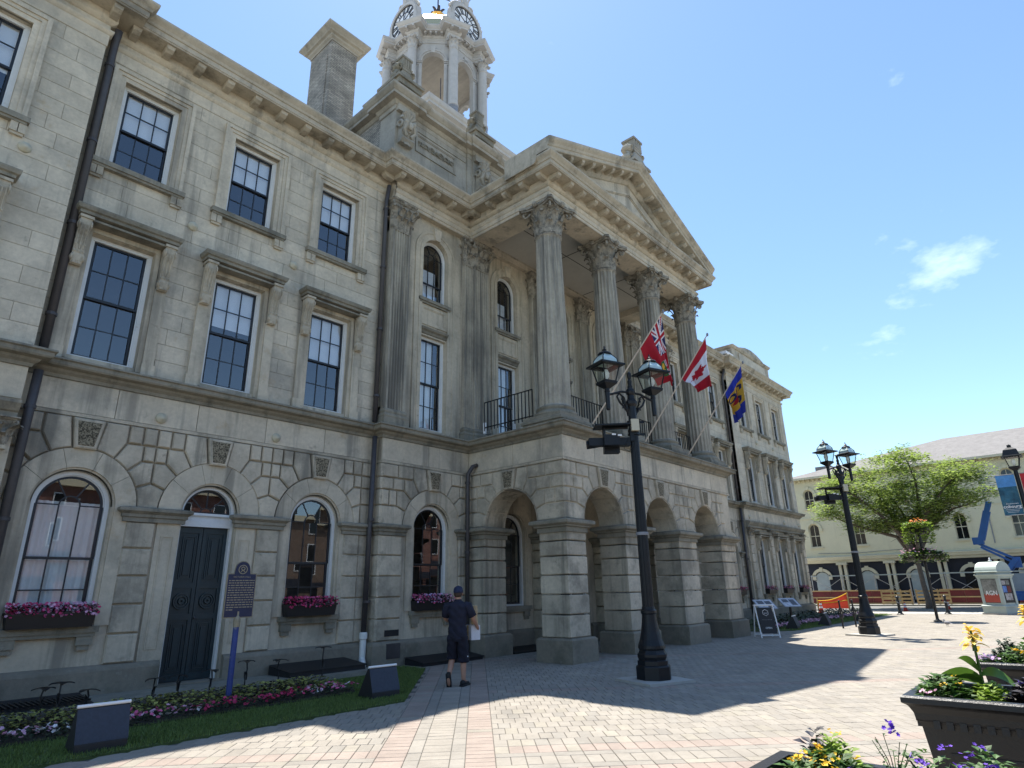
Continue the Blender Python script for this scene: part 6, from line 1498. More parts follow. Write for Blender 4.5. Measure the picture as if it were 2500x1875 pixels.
def flag(label, base, top, hoist, drop, pat, side_, fold, seed, phase):
    base, top = Vector(base), Vector(top); ax = (top-base).normalized()
    t = thing('flag', label, 'flag', base, 0, 'flags on slanted poles along the balcony')
    MB().tube([Vector((0,0,0)), top-base], .022, 10, .016).build('pole', 'pole_wood', t)
    MB().ball(top-base+ax*.03, .035, 8, 6, 1, 1, 1.6).build('pole_tip', 'lead', t)
    nu, nv = 84, 44; names = ['flag_red', 'flag_white', 'flag_navy', 'flag_green', 'flag_gold', 'flag_blue']; mb = MB(); vs = []
    t0 = top-base-ax*.08
    for i in range(nu+1):
        u = i/nu
        for j in range(nv+1):
            v = j/nv; h = t0-ax*(hoist*v); k = min(1., u*2.2)
            d = drop[0]*(1-v)+drop[1]*v
            sx = side_[0]*(u**.85)*(1-v)+side_[1]*(u**.85)*v
            wv = sin(v*fold*pi+phase+u*1.2)*.12*k*(.5+u)+sin(v*fold*2.3*pi+phase*2-u*2)*.035*k
            g = 1-.45*u*k    # cloth gathers towards the fly
            c = t0-ax*(hoist*.5); h2 = c+(h-c)*g
            vs.append(Vector((h2.x+sx+wv*.8, h2.y+wv*.9-.10*u*k, h2.z-d*u)))
    fs = []
    o = len(mb.v); mb.v += [tuple(p) for p in vs]
    for i in range(nu):
        for j in range(nv):
            a = i*(nv+1)+j; mb.f.append((a, a+1, a+nv+2, a+nv+1)); mb.mi.append(names.index(pat((i+.5)/nu, (j+.5)/nv)))
    mb.build('cloth', names, t, True); return t
flag('red ensign flag with union jack canton and green shield on the first balcony pole', (13.70, 9.25, 5.90), (13.68, 6.84, 8.44), 1.0, (1.6, 1.1), ontario, (.50, .40), 2.2, 1, .6)
flag('red and white maple leaf flag on the middle balcony pole', (16.48, 9.25, 5.85), (16.46, 6.90, 8.64), 1.35, (1.25, .7), canada, (.12, .12), 2.6, 2, 2.1)
flag('blue and yellow town flag on the third balcony pole, before the right wing', (19.29, 9.25, 5.85), (19.27, 7.01, 8.53), 1.0, (1.5, 1.3), town, (-.30, -.05), 3.8, 3, 4.0)
# ------------------------------------------------------------------ the man with parcels
mat('skin', (.40, .22, .15), .55, .08, 12); mat('navy_cloth', (.008, .010, .026), .85, .25, 14, None, None, .3, 60); mat('navy_shorts', (.006, .007, .018), .9, .25, 14, None, None, .3, 60); mat('shoe', (.008, .008, .009), .7, .2, 20); mat('hair', (.05, .03, .02), .8, .2, 40); mat('cap_blue', (.012, .02, .06), .8, .2, 20); mat('carton', (.60, .61, .65), .6, .05, 6); mat('paper', (.50, .36, .20), .8, .2, 9, None, None, .5, 25)
pw = (8.60, 9.12, 0); hd_ = RAD(-48-6)
man = thing('person', 'person in navy polo, shorts and cap walking away with parcels past the pink window box', 'person', pw, hd_)
J = {'pelvis': (0,0,.93,.125,.105), 'waist': (0,.0,1.08,.125,.10), 'chest': (0,.01,1.28,.145,.105), 'upch': (0,.015,1.39,.10,.085), 'neck': (0,.03,1.47,.052,.052), 'head0': (0,.045,1.545,.062,.070), 'head1': (.0,.055,1.625,.076,.088), 'head2': (0,.05,1.69,.055,.066),
     'shL': (-.165,.015,1.385,.062,.062), 'elL': (-.265,.08,1.15,.044,.044), 'wrL': (-.10,.30,1.07,.030,.030), 'haL': (-.03,.36,1.07,.034,.022),
     'shR': (.165,.015,1.385,.062,.062), 'elR': (.285,.07,1.15,.046,.046), 'wrR': (.345,.27,.97,.032,.030), 'haR': (.33,.35,.93,.036,.024),
     'hpL': (-.09,.0,.88,.095,.10), 'knL': (-.105,.09,.50,.058,.062), 'caL': (-.11,-.03,.36,.056,.06), 'anL': (-.12,-.21,.185,.036,.040), 'baL': (-.12,-.17,.07,.045,.03), 'toL': (-.12,-.09,.035,.04,.022),
     'hpR': (.09,.0,.88,.095,.10), 'knR': (.11,.05,.50,.058,.062), 'caR': (.115,.0,.36,.058,.062), 'anR': (.12,-.01,.10,.038,.042), 'baR': (.15,.10,.045,.045,.032), 'toR': (.175,.19,.035,.04,.024)}
EDG = ['pelvis waist','waist chest','chest upch','upch neck','neck head0','head0 head1','head1 head2','upch shL','shL elL','elL wrL','wrL haL','upch shR','shR elR','elR wrR','wrR haR','pelvis hpL','hpL knL','knL caL','caL anL','anL baL','baL toL','pelvis hpR','hpR knR','knR caR','caR anR','anR baR','baR toR']
nj = list(J)
for hnd, sx in (('haL', 1), ('haR', -1)):     # five fingers each, curled round the parcels
    hx_, hy_, hz_ = J[hnd][:3]
    for k in range(5):
        a = (k-1.5)*.020
        if k == 4: p1, p2 = (hx_-sx*.03, hy_+.01, hz_+.03), (hx_-sx*.025, hy_+.045, hz_+.045)
        else: p1, p2 = (hx_+sx*.012, hy_+.055-.006*abs(k-1.5), hz_+a), (hx_+sx*.045, hy_+.065-.006*abs(k-1.5), hz_+a-.006)
        for q, p in enumerate((p1, p2)):
            J['%sf%d%d' % (hnd, k, q)] = (*p, .0095, .0095)
        EDG += ['%s %sf%d0' % (hnd, hnd, k), '%sf%d0 %sf%d1' % (hnd, k, hnd, k)]
nj = list(J)
bme = bpy.data.meshes.new('body'); bme.from_pydata([J[n][:3] for n in nj], [tuple(nj.index(a) for a in e.split()) for e in EDG], [])
bo = bpy.data.objects.new('body', bme); COL.objects.link(bo)
sk = bo.modifiers.new('skin', 'SKIN'); sk.use_smooth_shade = True; sk.branch_smoothing = .3
for i, n in enumerate(nj): bme.skin_vertices[0].data[i].radius = J[n][3:5]
bme.skin_vertices[0].data[nj.index('pelvis')].use_root = True
sbd = bo.modifiers.new('sub', 'SUBSURF'); sbd.levels = sbd.render_levels = 2
dg = bpy.context.evaluated_depsgraph_get(); dg.update(); em_ = bpy.data.meshes.new_from_object(bo.evaluated_get(dg)); bpy.data.objects.remove(bo)
em_.materials.clear(); em_.materials.append(MATS['skin']); em_.materials.append(MATS['shoe']); em_.materials.append(MATS['hair'])
body = link(em_, 'body', man)
for pgn in em_.polygons: pgn.use_smooth = True
def loft(secs, n=20, cap=True):
    """secs: (x,y,z,rx,ry) ellipses stacked along a limb"""
    mb = MB(); vs = []; k = len(secs)
    for (x, y, z, rx, ry) in secs:
        for i in range(n): a = 2*pi*i/n; vs.append((x+rx*cos(a), y+ry*sin(a), z))
    mb.add(vs, [(j*n+i, j*n+(i+1)%n, (j+1)*n+(i+1)%n, (j+1)*n+i) for j in range(k-1) for i in range(n)]); return mb
def dense(secs, k=5):
    out = []
    for a, b in zip(secs, secs[1:]):
        for i in range(k): out.append(tuple(p+(q-p)*i/k for p, q in zip(a, b)))
    return out+[secs[-1]]
def limb(pts, rs, n=14):
    return MB().tube(pts, rs, n, cap=False)
sh_ = loft(dense([(0,-.005,.80,.190,.138), (0,-.005,.86,.186,.136), (0,0,.95,.172,.128), (0,0,1.08,.165,.122), (0,.005,1.2,.178,.128), (0,.01,1.30,.198,.135), (0,.012,1.375,.205,.128), (0,.015,1.425,.17,.112), (0,.02,1.46,.10,.085), (0,.025,1.475,.066,.066)]), 34)
sh_.merge(limb([(.13,.015,1.385), (.19,.02,1.37), (.235,.04,1.28), (.272,.06,1.19), (.276,.062,1.18)], [.08, .094, .084, .078, .066])); sh_.merge(limb([(-.13,.015,1.385), (-.19,.02,1.37), (-.225,.04,1.28), (-.25,.065,1.19), (-.252,.067,1.18)], [.08, .094, .084, .078, .066]))
for i_, v_ in enumerate(sh_.v):
    x, y, z = v_; w = .010*sin(z*42+x*22+1.5*sin(x*14))*(1.2-abs(z-1.0))+.006*sin(x*55+z*20+y*30); sh_.v[i_] = (x+w*.6, y+w, z)
sh_.build('polo_shirt', 'navy_cloth', man, True)
col_ = loft([(0,.022,1.455,.082,.074), (0,.028,1.495,.068,.066), (0,.03,1.50,.062,.06), (0,.028,1.46,.064,.06)], 20); col_.build('collar', 'navy_cloth', man, True)
so3 = loft(dense([(0,0,.98,.165,.125), (0,0,.88,.182,.138), (0,-.005,.82,.185,.14), (0,-.003,.76,.17,.12)]), 28)
so3.merge(loft(dense([(-.088,0,.84,.105,.125), (-.095,.02,.70,.105,.122), (-.105,.06,.54,.098,.11), (-.108,.075,.45,.104,.112), (-.108,.075,.452,.09,.1)]), 22)); so3.merge(loft(dense([(.088,0,.84,.105,.125), (.098,.02,.70,.105,.12), (.108,.04,.52,.10,.108), (.112,.045,.395,.108,.11), (.112,.045,.40,.095,.1)]), 22))
for i_, v_ in enumerate(so3.v):
    x, y, z = v_; w = .011*sin(z*38+x*34+sin(y*30)); so3.v[i_] = (x+w*.5, y+w, z)
so3.build('shorts', 'navy_shorts', man, True); MB().ball((.2, -.02, .50), .012, 6, 4).build('logo_patch', 'white_plain', man)
# shoes: right flat, left on its toe with the sole showing
def shoe(ankle, toe_dir, pitch):
    mb = MB(); L_ = .29; n = 12; vs = []
    secs = [(-.08, .034, .052), (-.06, .042, .085), (0, .042, .085), (.06, .044, .07), (.12, .048, .052), (.17, .044, .045), (.205, .024, .034)]
    for (y, w, h) in secs:
        for i in range(n): a = 2*pi*i/n; vs.append((w*cos(a), y, max(-.012, h*.5+h*.5*sin(a)*1.0)))
    mb.add(vs, [(j*n+i, (j+1)*n+i, (j+1)*n+(i+1)%n, j*n+(i+1)%n) for j in range(len(secs)-1) for i in range(n)]+[tuple(range(n)), tuple((len(secs)-1)*n+i for i in range(n-1,-1,-1))])
    mb.box(-.045, .045, -.085, .20, -.02, .008)
    c, s_ = cos(pitch), sin(pitch); mb.map(lambda x,y,z: (x, y*c-z*s_, y*s_+z*c)); c2, s2 = cos(toe_dir), sin(toe_dir); mb.map(lambda x,y,z: (x*c2-y*s2+ankle[0], x*s2+y*c2+ankle[1], z+ankle[2])); mb.build('shoe', 'shoe', man, True)
shoe((.12, 0, .02), -.28, 0); shoe((-.12, -.21, .165), .05, -.95)
hr = MB().ball((0, .035, 1.605), .092, 16, 10, .9, 1.02, 1.0); hr.v = [(x, min(y, .075), max(z, 1.535)) for x, y, z in hr.v]; hr.build('hair', 'hair', man, True)
cp = MB().lathe(0, 0, [(.099, 0), (.101, .03), (.095, .07), (.075, .105), (.04, .122), (.003, .126)], 20); cp.map(lambda x,y,z: (x*.92+.0, y*1.06+.045, z+1.615)); cp.tube([(0,.045,1.741),(0,.045,1.748)], .012, 8)
cp.add([(-.075,.12,1.62),(.075,.12,1.62),(.055,.215,1.60),(-.055,.215,1.60),(0,.235,1.602),(0,.13,1.635)], [(0,5,4,3),(5,1,2,4)]); cp.build('cap', 'cap_blue', man, True)
for sx in (-1, 1): MB().ball((sx*.082, .05, 1.60), .026, 8, 6, .45, .8, 1.2).build('ear', 'skin', man, True)
MB().ball((0, .142, 1.595), .02, 8, 6, .8, 1, 1.2).build('nose', 'skin', man, True)
pc, ps = cos(hd_), sin(hd_)
def mw(x, y, z): return (pw[0]+x*pc-y*ps, pw[1]+x*ps+y*pc, z)
bx_ = thing('parcel', 'white carton carried low in the arms of the walking person', 'parcel', mw(.22, .34, .76), hd_+.75)
MB().box(-.10, .10, -.13, .13, 0, .26).build('carton', 'carton', bx_); MB().box(-.102, .102, -.03, .03, -.002, .262).build('tape', 'paper', bx_)
for k in range(3): MB().box(.101, .104, -.11+.08*k, -.07+.08*k, .05, .22).build('label_print', 'slate', bx_)
bg_ = thing('paper_bag', 'crumpled brown paper bag held against the chest of the walking person', 'paper bag', mw(.27, .30, 1.035), hd_)
r_ = random.Random(4); mb = MB().lathe(0, 0, [(.05, 0), (.068, .02), (.07, .15), (.064, .24), (.05, .30), (.058, .335), (.03, .345)], 14); mb.v = [(x+r_.gauss(0, .006), y+r_.gauss(0, .006), z+r_.gauss(0, .004)) for x, y, z in mb.v]; mb.build('bag', 'paper', bg_)
# ================================================================== ACROSS THE STREET
mat('yellow_paint', (.62, .575, .40), .88, .06, 1.0, [(.5, .52, .72, (.50, .455, .30), .5)], (1.2, .56, .76, (.42, .38, .25), .4), .3, 14)
mat('cream_trim', (.58, .53, .38), .8, .06, 1.5); mat('shingle', (.20, .19, .182), .95, .14, 2.0, [(5, .5, .7, (.15, .13, .125), .5)], None, .4, 18)
mat('navy_wall', (.006, .009, .02), .7, .2, 2); mat('board_pale', (.36, .40, .39), .8, .08, 2.5, [(1.5, .5, .7, (.29, .33, .32), .5)]); mat('window_dark', (.010, .011, .013), .12, .2, 2, spec=.6)
mat('maroon_ply', (.11, .014, .016), .75, .25, 1.5); mat('lumber', (.36, .25, .12), .85, .18, 3, None, None, .2, 30, .15); mat('scaffold', (.42, .43, .44), .4, .2, 5, metal=.6); mat('safety_orange', (.55, .06, .03), .8, .1, 4, trans=.3)
YX = 60.0
yb = thing('yellow_building', 'cream yellow painted three storey building with grey hip roof and dark shopfronts across the street', 'building', (YX, 3, 0))
YB = Vector((YX, 3, 0))
def ypart(mb, name, m, parent=None, smooth=False):
    """local facade frame: a = distance to the right (-Y), b = depth, c = height"""
    mb.map(lambda a, b, c: (b, -a-3, c)); par = parent or yb; return mb.build(name, m, par, smooth)
wy = [-17.65, -14.05, -10.45, -6.85, -3.25, .35, 3.95, 7.55]     # bay centres (a = -Y)
A0, A1 = -19.6, 14.
sh2 = MB()
wall(sh2, A0, A1, 3.35, 7.3, 0, .4, [(a, .42, 4.70, 6.25, True) for a in wy]); wall(sh2, A0, A1, 7.3, 10.75, 0, .4, [(a, .40, 8.05, 9.30, True) for a in wy]); wall(sh2, A0, A1, 0, 3.35, .25, .6, [])
sh2.box(A0, A0+.4, .4, 12, 0, 10.7); sh2.box(A1-.4, A1, .4, 12, 0, 10.7); sh2.box(A0, A1, 11.6, 12, 0, 10.7); sh2.box(A0, A1, .5, .56, 3.4, 10.7)
ypart(sh2, 'wall', 'yellow_paint')
ypart(MB().box(A0+.01, A1-.01, .20, .26, 0, 3.35), 'shopfront_wall', 'navy_wall')
def seg_window(a, hw, zb, zs, hood=True):
    f = MB(); f.box(a-hw, a-hw+.06, .12, .2, zb, zs); f.box(a+hw-.06, a+hw, .12, .2, zb, zs); f.ring(a, zs, hw-.06, hw, .12, .2, 0, pi, 12); f.box(a-hw+.06, a+hw-.06, .12, .2, zb, zb+.06)
    zm = zb+(zs+hw*.8-zb)*.5; f.box(a-hw+.06, a+hw-.06, .13, .19, zm-.03, zm+.03); f.box(a-.02, a+.02, .135, .185, zb+.06, zs+hw-.06)
    o = ypart(f, 'window', 'cream_trim')
    for s_ in (-1, 1):
        x0, x1 = sorted((a+s_*.02, a+s_*(hw-.06)))
        ypart(MB().box(x0, x1, .158, .166, zb+.06, zm-.03), 'pane', 'window_dark', o)
        P = [(x0, zm+.03), (x1, zm+.03)]+([(x1, zs), *arc(a, zs, hw-.06, 0, pi/2-.04, 5)] if s_ > 0 else [*arc(a, zs, hw-.06, pi/2+.04, pi, 5), (x0, zs)])
        ypart(MB().prism(P, .158, .166), 'pane', 'window_dark', o)
    ypart(MB().box(a-hw-.14, a+hw+.14, -.12, .1, zb-.12, zb), 'sill', 'cream_trim', o)
    h = MB().ring(a, zs, hw+.05, hw+.24, -.09, .0, .12, pi-.12, 12); h.prism([(a-.1, zs+hw+.03), (a+.1, zs+hw+.03), (a+.14, zs+hw+.32), (a-.14, zs+hw+.32)], -.13, 0)
    for s_ in (-1, 1): h.box(*sorted((a+s_*(hw+.04), a+s_*(hw+.27))), -.11, .0, zs-.22, zs+.06)
    ypart(h, 'hood_mould', 'yellow_paint', o)
for a in wy: seg_window(a, .42, 4.70, 6.25); seg_window(a, .40, 8.05, 9.30)
# shopfront cornice, paired posts, arched openings boarded up
cs = MB(); P_ = [(0, 3.30), (-.10, 3.32), (-.14, 3.45), (-.28, 3.55), (-.32, 3.70), (-.36, 3.74), (-.36, 3.80), (0, 3.90)]
n_ = len(P_); cs.add([(A0, y, z) for y, z in P_]+[(A1, y, z) for y, z in P_], [(i, i+1, n_+i+1, n_+i) for i in range(n_-1)]); ypart(cs, 'shop_cornice', 'cream_trim')
ypart(MB().box(A0, A1, -.06, 0, 7.15, 7.22), 'string_band', 'yellow_paint')
for k, a in enumerate(wy):
    m = a+1.8
    for s_ in (-.2, .2): ypart(MB().box(m+s_-.11, m+s_+.11, -.12, .2, 0, 3.30), 'shop_post', 'cream_trim')
    ypart(MB().box(m-.42, m+.42, -.30, .2, 3.12, 3.32), 'post_capital', 'cream_trim')
    h = MB().ring(a, 2.05, .60, .84, .06, .2, .35, pi-.35, 12)
    for s_ in (-1, 1): h.box(*sorted((a+s_*.52, a+s_*.80)), .06, .2, 1.95, 2.35)
    h.prism([(a-.1, 2.62), (a+.1, 2.62), (a+.13, 2.98), (a-.13, 2.98)], .02, .2); ho = ypart(h, 'arch_hood', 'cream_trim')
    ypart(MB().prism(rect(a-.54, a+.54, .3, 2.2)[:2]+arc(a, 2.02, .56, .3, pi-.3, 8), .15, .2), 'boarded_opening', 'board_pale' if k != 3 else 'window_dark', ho)
# hip roof
ev = 10.75; rf = MB()
rf.add([(A0-.5, -.6, ev), (A1+.5, -.6, ev), (A1-6, 6.2, 13.75), (A0+12.2, 6.2, 13.75), (A0-.5, 12.6, ev), (A1+.5, 12.6, ev)], [(0,1,2,3), (3,2,5,4), (4,0,3), (1,5,2)])
ro_ = ypart(rf, 'roof', 'shingle')
ypart(MB().box(A0-.5, A1+.5, -.62, -.55, ev-.16, ev+.02), 'gutter', 'cream_trim', ro_); ypart(MB().box(A0-.45, A1+.45, -.55, .0, ev-.10, ev-.04), 'soffit', 'cream_trim', ro_)
ypart(MB().box(A0+2.2, A0+3.6, 2.6, 3.6, 11.2, 12.1), 'roof_vent', 'shingle', ro_)
DT = MB().box(-.06, .06, -.16, 0, -.22, 0).map(lambda a, b, c: (b, -a, c)).mesh('eave_bracket', 'cream_trim')
for i in range(84): link(DT, 'eave_bracket', yb, loc=(0, -(A0+.2+i*.4)-3, ev-.12))
cv = MB().tube([(A0+2, -.03, 4.15), (A0+5, -.03, 4.05), (A0+9, -.03, 4.2), (A0+9.05, -.03, 7.0)], .02, 5); ypart(cv, 'service_cable', 'lead'); cv = MB().tube([(-4.9, -.03, 10.5), (-5.0, -.03, 4.3)], .035, 5); ypart(cv, 'service_cable', 'lead')
# construction hoarding: maroon panels and lumber rails
HX = 56.6
for i in range(13):
    y = 19.2-i*1.5
    if i in (5, 6): continue
    t = thing('hoarding_panel', ('maroon plywood hoarding panel with lumber rails below the yellow building'), 'hoarding', (HX, y-.75, .06), 0, 'maroon hoarding panels along the shopfronts')
    MB().box(-.02, .02, -.74, .74, .05, .95).build('plywood', 'maroon_ply', t)
    for z in (.0, .45, .95): MB().box(-.07, -.02, -.75, .75, z, z+.09).build('rail', 'lumber', t)
    for s_ in (-.7, 0): MB().box(-.06, .06, s_-.04, s_+.04, 0, 1.0).move(.09, 0, 0).build('stud', 'lumber', t)
def barricade(y0, y1, x, label):
    t = thing('lumber_barricade', label, 'barricade', (x, (y0+y1)/2, .03), 0); h = (y1-y0)/2
    for s_ in (-1, -.33, .33, 1): MB().box(.0, .09, s_*h*.97-.05, s_*h*.97+.05, 0, 1.08).build('stake', 'lumber', t)
    for z in (.05, .36, .62, .88): MB().box(-.05, 0, -h, h, z, z+(.20 if z < .1 else .13)).build('plank', 'lumber', t)
barricade(10.4, 12.4, 55.8, 'slatted lumber barricade left of the tree trunk'); barricade(8.0, 10.1, 55.8, 'slatted lumber barricade behind the tree trunk')
om = thing('mesh_barrier', 'orange safety mesh barrier sagging beside the corner of the stone pavilion', 'barrier', (47.2, 13.5, -.03))
for y in (-1.0, .95): MB().box(-.04, .04, y-.04, y+.04, 0, 1.08 if y < 0 else .72).build('post', 'lumber', om)
vs = []; mbm = MB()
for i in range(13):
    q = i/12.; y = -1.0+1.95*q; zt = 1.05-.45*q-.16*sin(pi*q); vs += [(.03*sin(i), y, .08), (.03*sin(i), y, zt)]
mbm.add(vs, [(2*i, 2*i+2, 2*i+3, 2*i+1) for i in range(12)]).build('mesh', 'safety_orange', om)
for z0, z1 in ((1.05, .58), (.62, .42)):
    MB().tube([(-.03, -1.0+1.95*q, z0+(z1-z0)*q-.16*sin(pi*q)*(1 if z0 > 1 else .3)) for q in [i/8 for i in range(9)]], .03, 6).build('tape', 'petal_yellow', om)
# scaffold
for i, y in enumerate((18.0, 15.6, 13.2, 10.8, 8.4, 6.0)):
    t = thing('scaffold_bay', 'grey tube scaffold bay with crossed braces before the dark shopfronts', 'scaffold', (58.2, y-1.2, .06), 0, 'scaffold bays along the shopfronts')
    for s_ in (-1.2, 1.16): MB().tube([(0, s_, 0), (0, s_, 2.25)], .03, 6).build('standard', 'scaffold', t)
    MB().tube([(0, -1.2, .5), (0, 1.16, 2.0)], .022, 5).build('brace', 'scaffold', t); MB().tube([(.03, -1.2, 2.0), (.03, 1.16, .5)], .022, 5).build('brace', 'scaffold', t)
    MB().box(-.12, .12, -1.2, 1.19, 2.12, 2.2).build('plank', 'board_pale', t)
# cones
def cone(x, y, s, label):
    t = thing('traffic_cone', label, 'traffic cone', (x, y, -.02 if x > 43.8 else 0), .4, 'orange traffic cones in the street'); MB().box(-.19*s, .19*s, -.19*s, .19*s, 0, .03).build('foot', 'safety_orange', t)
    MB().lathe(0, 0, [(.14*s, .03), (.03*s, .62*s), (.02*s, .63*s)], 14).build('cone', 'safety_orange', t)
    for z in (.26, .43): MB().lathe(0, 0, [(.14*s-.177*s*(z-.03)+.004, z*s), (.14*s-.177*s*(z+.07)+.004, (z+.10)*s)], 14, cap=False).build('band', 'white_plain', t)
cone(41.5, 12.55, 1.0, 'orange traffic cone with white bands at the corner of the stone pavilion'); cone(45.5, 8.95, .8, 'small orange cone beside the first short bollard'); cone(48.6, 7.2, .8, 'small orange cone behind the second short bollard')
# short bollards
def bollard(x, y, label):
    t = thing('bollard', label, 'bollard', (x, y, 0), 0, 'short black bollards at the street edge'); MB().lathe(0, 0, [(.17, 0), (.17, .03), (.12, .06), (.10, .14), (.075, .2), (.07, .55), (.085, .57), (.085, .62), (.065, .64), (.06, .82)], 16).build('post', 'iron', t); MB().lathe(0, 0, [(.06, .82), (.085, .84), (.085, .87), (.06, .92), (.02, .95), (.005, .96)], 14).build('cap', 'iron', t)
    MB().lathe(0, 0, [(.087, .575), (.088, .61)], 16, cap=False).build('band', 'lead', t)
bollard(40.0, 8.15, 'short black bollard at the street edge, left of the hanging basket pole'); bollard(41.0, 6.15, 'short black bollard at the street edge, between basket pole and kiosk')
# ------------------------------------------------------------------ pole with two tiers of flower baskets
bp_ = thing('basket_pole', 'black pole with two tiers of overflowing flower baskets', 'flower pole', (33.5, 5.46, 0))
MB().lathe(0, 0, [(.16, 0), (.16, .04), (.08, .07), (.06, .12), (.058, 3.75), (.04, 3.8)], 14).build('pole', 'iron', bp_)
m_ = MB(); m_.tube([(0, -.5, 3.30), (0, .5, 3.30)], .02, 6); m_.tube([(-.5, 0, 2.6), (.5, 0, 2.6)], .02, 6); m_.tube([(0, -.7, 2.6), (0, .7, 2.6)], .02, 6); m_.build('arms', 'iron', bp_)
r8 = random.Random(8)
bw_ = MB(); bw_.lathe(0, 0, [(.10, 3.62), (.32, 3.72), (.44, 3.92), (.45, 3.95)], 16)
bw_.build('upper_basket', 'iron', bp_)
def trail(n, R0, R1, zt, zb, m, nm, s, seed):
    r = random.Random(seed); mb = MB()
    for _ in range(n):
        a = r.uniform(0, 6.283); t = r.random(); side_k = 1 if r.random() < .62 else 0
        R = R0+(R1-R0)*r.random()**.6 if not side_k else R1*(.94+.1*r.random()); z = zt+r.uniform(-.05, .12) if not side_k else zt-(zt-zb)*t*(.55+.45*abs(sin(a*2.5+1)))
        add_leaf(mb, (R*cos(a), R*sin(a), z), s, r, .7, .6)
    mb.build(nm, m, bp_, kind='stuff')
trail(900, 0, .56, 4.02, 3.15, 'leaf_lime', 'trailing_leaves', .15, 1); trail(260, 0, .45, 4.08, 3.8, 'leaf_green', 'leaves', .14, 2)
fm_ = MB()
for _ in range(45): a = r8.uniform(0, 6.28); q = .45*sqrt(r8.random()); add_flower(fm_, (q*cos(a), q*sin(a), 4.14+r8.uniform(-.05, .2)), .11, r8, .6)
fm_.build('red_blossoms', 'petal_orange', bp_, kind='stuff')
for k in range(4):
    a = k*pi/2; cx, cy = .55*cos(a), .55*sin(a)
    mb = MB().lathe(cx, cy, [(.05, 2.5), (.22, 2.58), (.30, 2.74)], 12); mb.build('lower_basket', 'iron', bp_)
mb, mb2, mb3 = MB(), MB(), MB()
for _ in range(1300):
    a = r8.uniform(0, 6.28); q = .95*sqrt(r8.random()); z = 2.78+.28*(1-q/.95)*r8.random()-(.35*r8.random() if q > .7 else 0); add_leaf(mb if r8.random() < .45 else (mb2 if r8.random() < .7 else mb3), (q*cos(a), q*sin(a), z), .17, r8, .6, .55)
mb.build('dark_leaves', 'leaf_dark', bp_, kind='stuff'); mb2.build('leaves', 'leaf_green', bp_, kind='stuff'); mb3.build('lime_leaves', 'leaf_lime', bp_, kind='stuff')
mb = MB()
for _ in range(50): a = r8.uniform(0, 6.28); q = .9*sqrt(r8.random()); add_flower(mb, (q*cos(a), q*sin(a), 2.95+r8.uniform(-.1, .12)), .10, r8, .6)
mb.build('pale_blossoms', 'petal_pale', bp_, kind='stuff')
# ------------------------------------------------------------------ poster kiosk
mat('kiosk_paint', (.40, .46, .42), .5, .08, 3, [(2, .55, .75, (.33, .38, .35), .5)]); mat('poster_grey', (.22, .22, .20), .6, .6, 4); mat('poster_red', (.42, .075, .05), .6, .1, 5); mat('poster_blue', (.10, .20, .50), .6, .4, 8); mat('poster_mix', (.35, .33, .33), .6, .6, 10); mat('poster_maroon', (.14, .02, .02), .6, .3, 8)
kk = thing('poster_kiosk', 'pale green poster kiosk with vaulted roof and ball finial', 'kiosk', (41.25, 3.85, 0), RAD(-28)); kk.scale = (.9, .9, 1)
w = .58
MB().box(-w-.1, w+.1, -w-.1, w+.1, 0, .07).build('footing', 'concrete_walk', kk)
m_ = MB(); m_.sweep([(.0, .06), (.05, .06), (.05, .34), (.09, .36), (.09, .42), (.0, .46), (-.05, .46)], [(-w, w), (-w, -w), (w, -w), (w, w)], True); m_.box(-w, w, -w, w, .06, .45); m_.build('base', 'kiosk_paint', kk)
m_ = MB(); m_.box(-w+.04, w-.04, -w+.04, w-.04, .45, 1.75)
for s_ in (-1, 1):
    for q in (-1, 1): m_.box(*sorted((s_*(w-.16), s_*(w+.0))), *sorted((q*(w-.16), q*(w+.0))), .45, 1.75)
m_.build('body', 'kiosk_paint', kk)
m_ = MB(); m_.sweep([(0, 1.75), (.03, 1.77), (.03, 1.84), (.09, 1.88), (.10, 1.93), (0, 1.95), (.0, 2.0), (.06, 2.03), (.09, 2.06), (-.1, 2.10)], [(-w, w), (-w, -w), (w, -w), (w, w)], True); m_.box(-w+.02, w-.02, -w+.02, w-.02, 1.75, 2.06); m_.build('cornice', 'kiosk_paint', kk)
m_ = MB(); P = arc(0, 2.05, w+.03, 0, pi, 14); P = [(x, 2.05+(z-2.05)*.82) for x, z in P]; m_.prism(P, -w-.02, w+.02); m_.build('roof', 'kiosk_paint', kk)
m_ = MB().lathe(0, 0, [(.03, 2.50), (.03, 2.56), (.09, 2.58), (.09, 2.61), (.03, 2.63), (.05, 2.68), (.04, 2.73), (.005, 2.75)], 12); m_.build('finial', 'white_plain', kk)
def fpan(face, x0, x1, z0, z1, m, d=.0, nm='poster'):
    mb = MB().box(x0, x1, -w-.004-d+.03, -w+.045, z0, z1)
    if face == 1: mb.map(lambda x, y, z: (y, -x, z))       # face towards -X
    return mb.build(nm, m, kk)
for f in (0, 1):
    fpan(f, -w+.15, w-.15, .56, 1.70, 'black_matt', .0, 'poster_case'); 
fpan(1, -w+.17, w-.17, .98, 1.68, 'poster_grey', .006); fpan(1, -w+.17, w-.17, .58, .97, 'poster_red', .006)
text(kk, 'AGN', .30, (-w+.008, -.02, 1.02), (pi/2, 0, -pi/2), 'white_plain', bold=.006); 
for (a, b, c, d, m) in ((-.36, -.06, 1.42, 1.62, 'poster_mix'), (-.36, -.05, 1.05, 1.36, 'poster_blue'), (0, .28, 1.05, 1.36, 'poster_maroon'), (-.28, .28, .68, 1.0, 'poster_mix'), (0, .25, 1.42, 1.64, 'poster_grey')): fpan(0, a, b, c, d, m, .006)
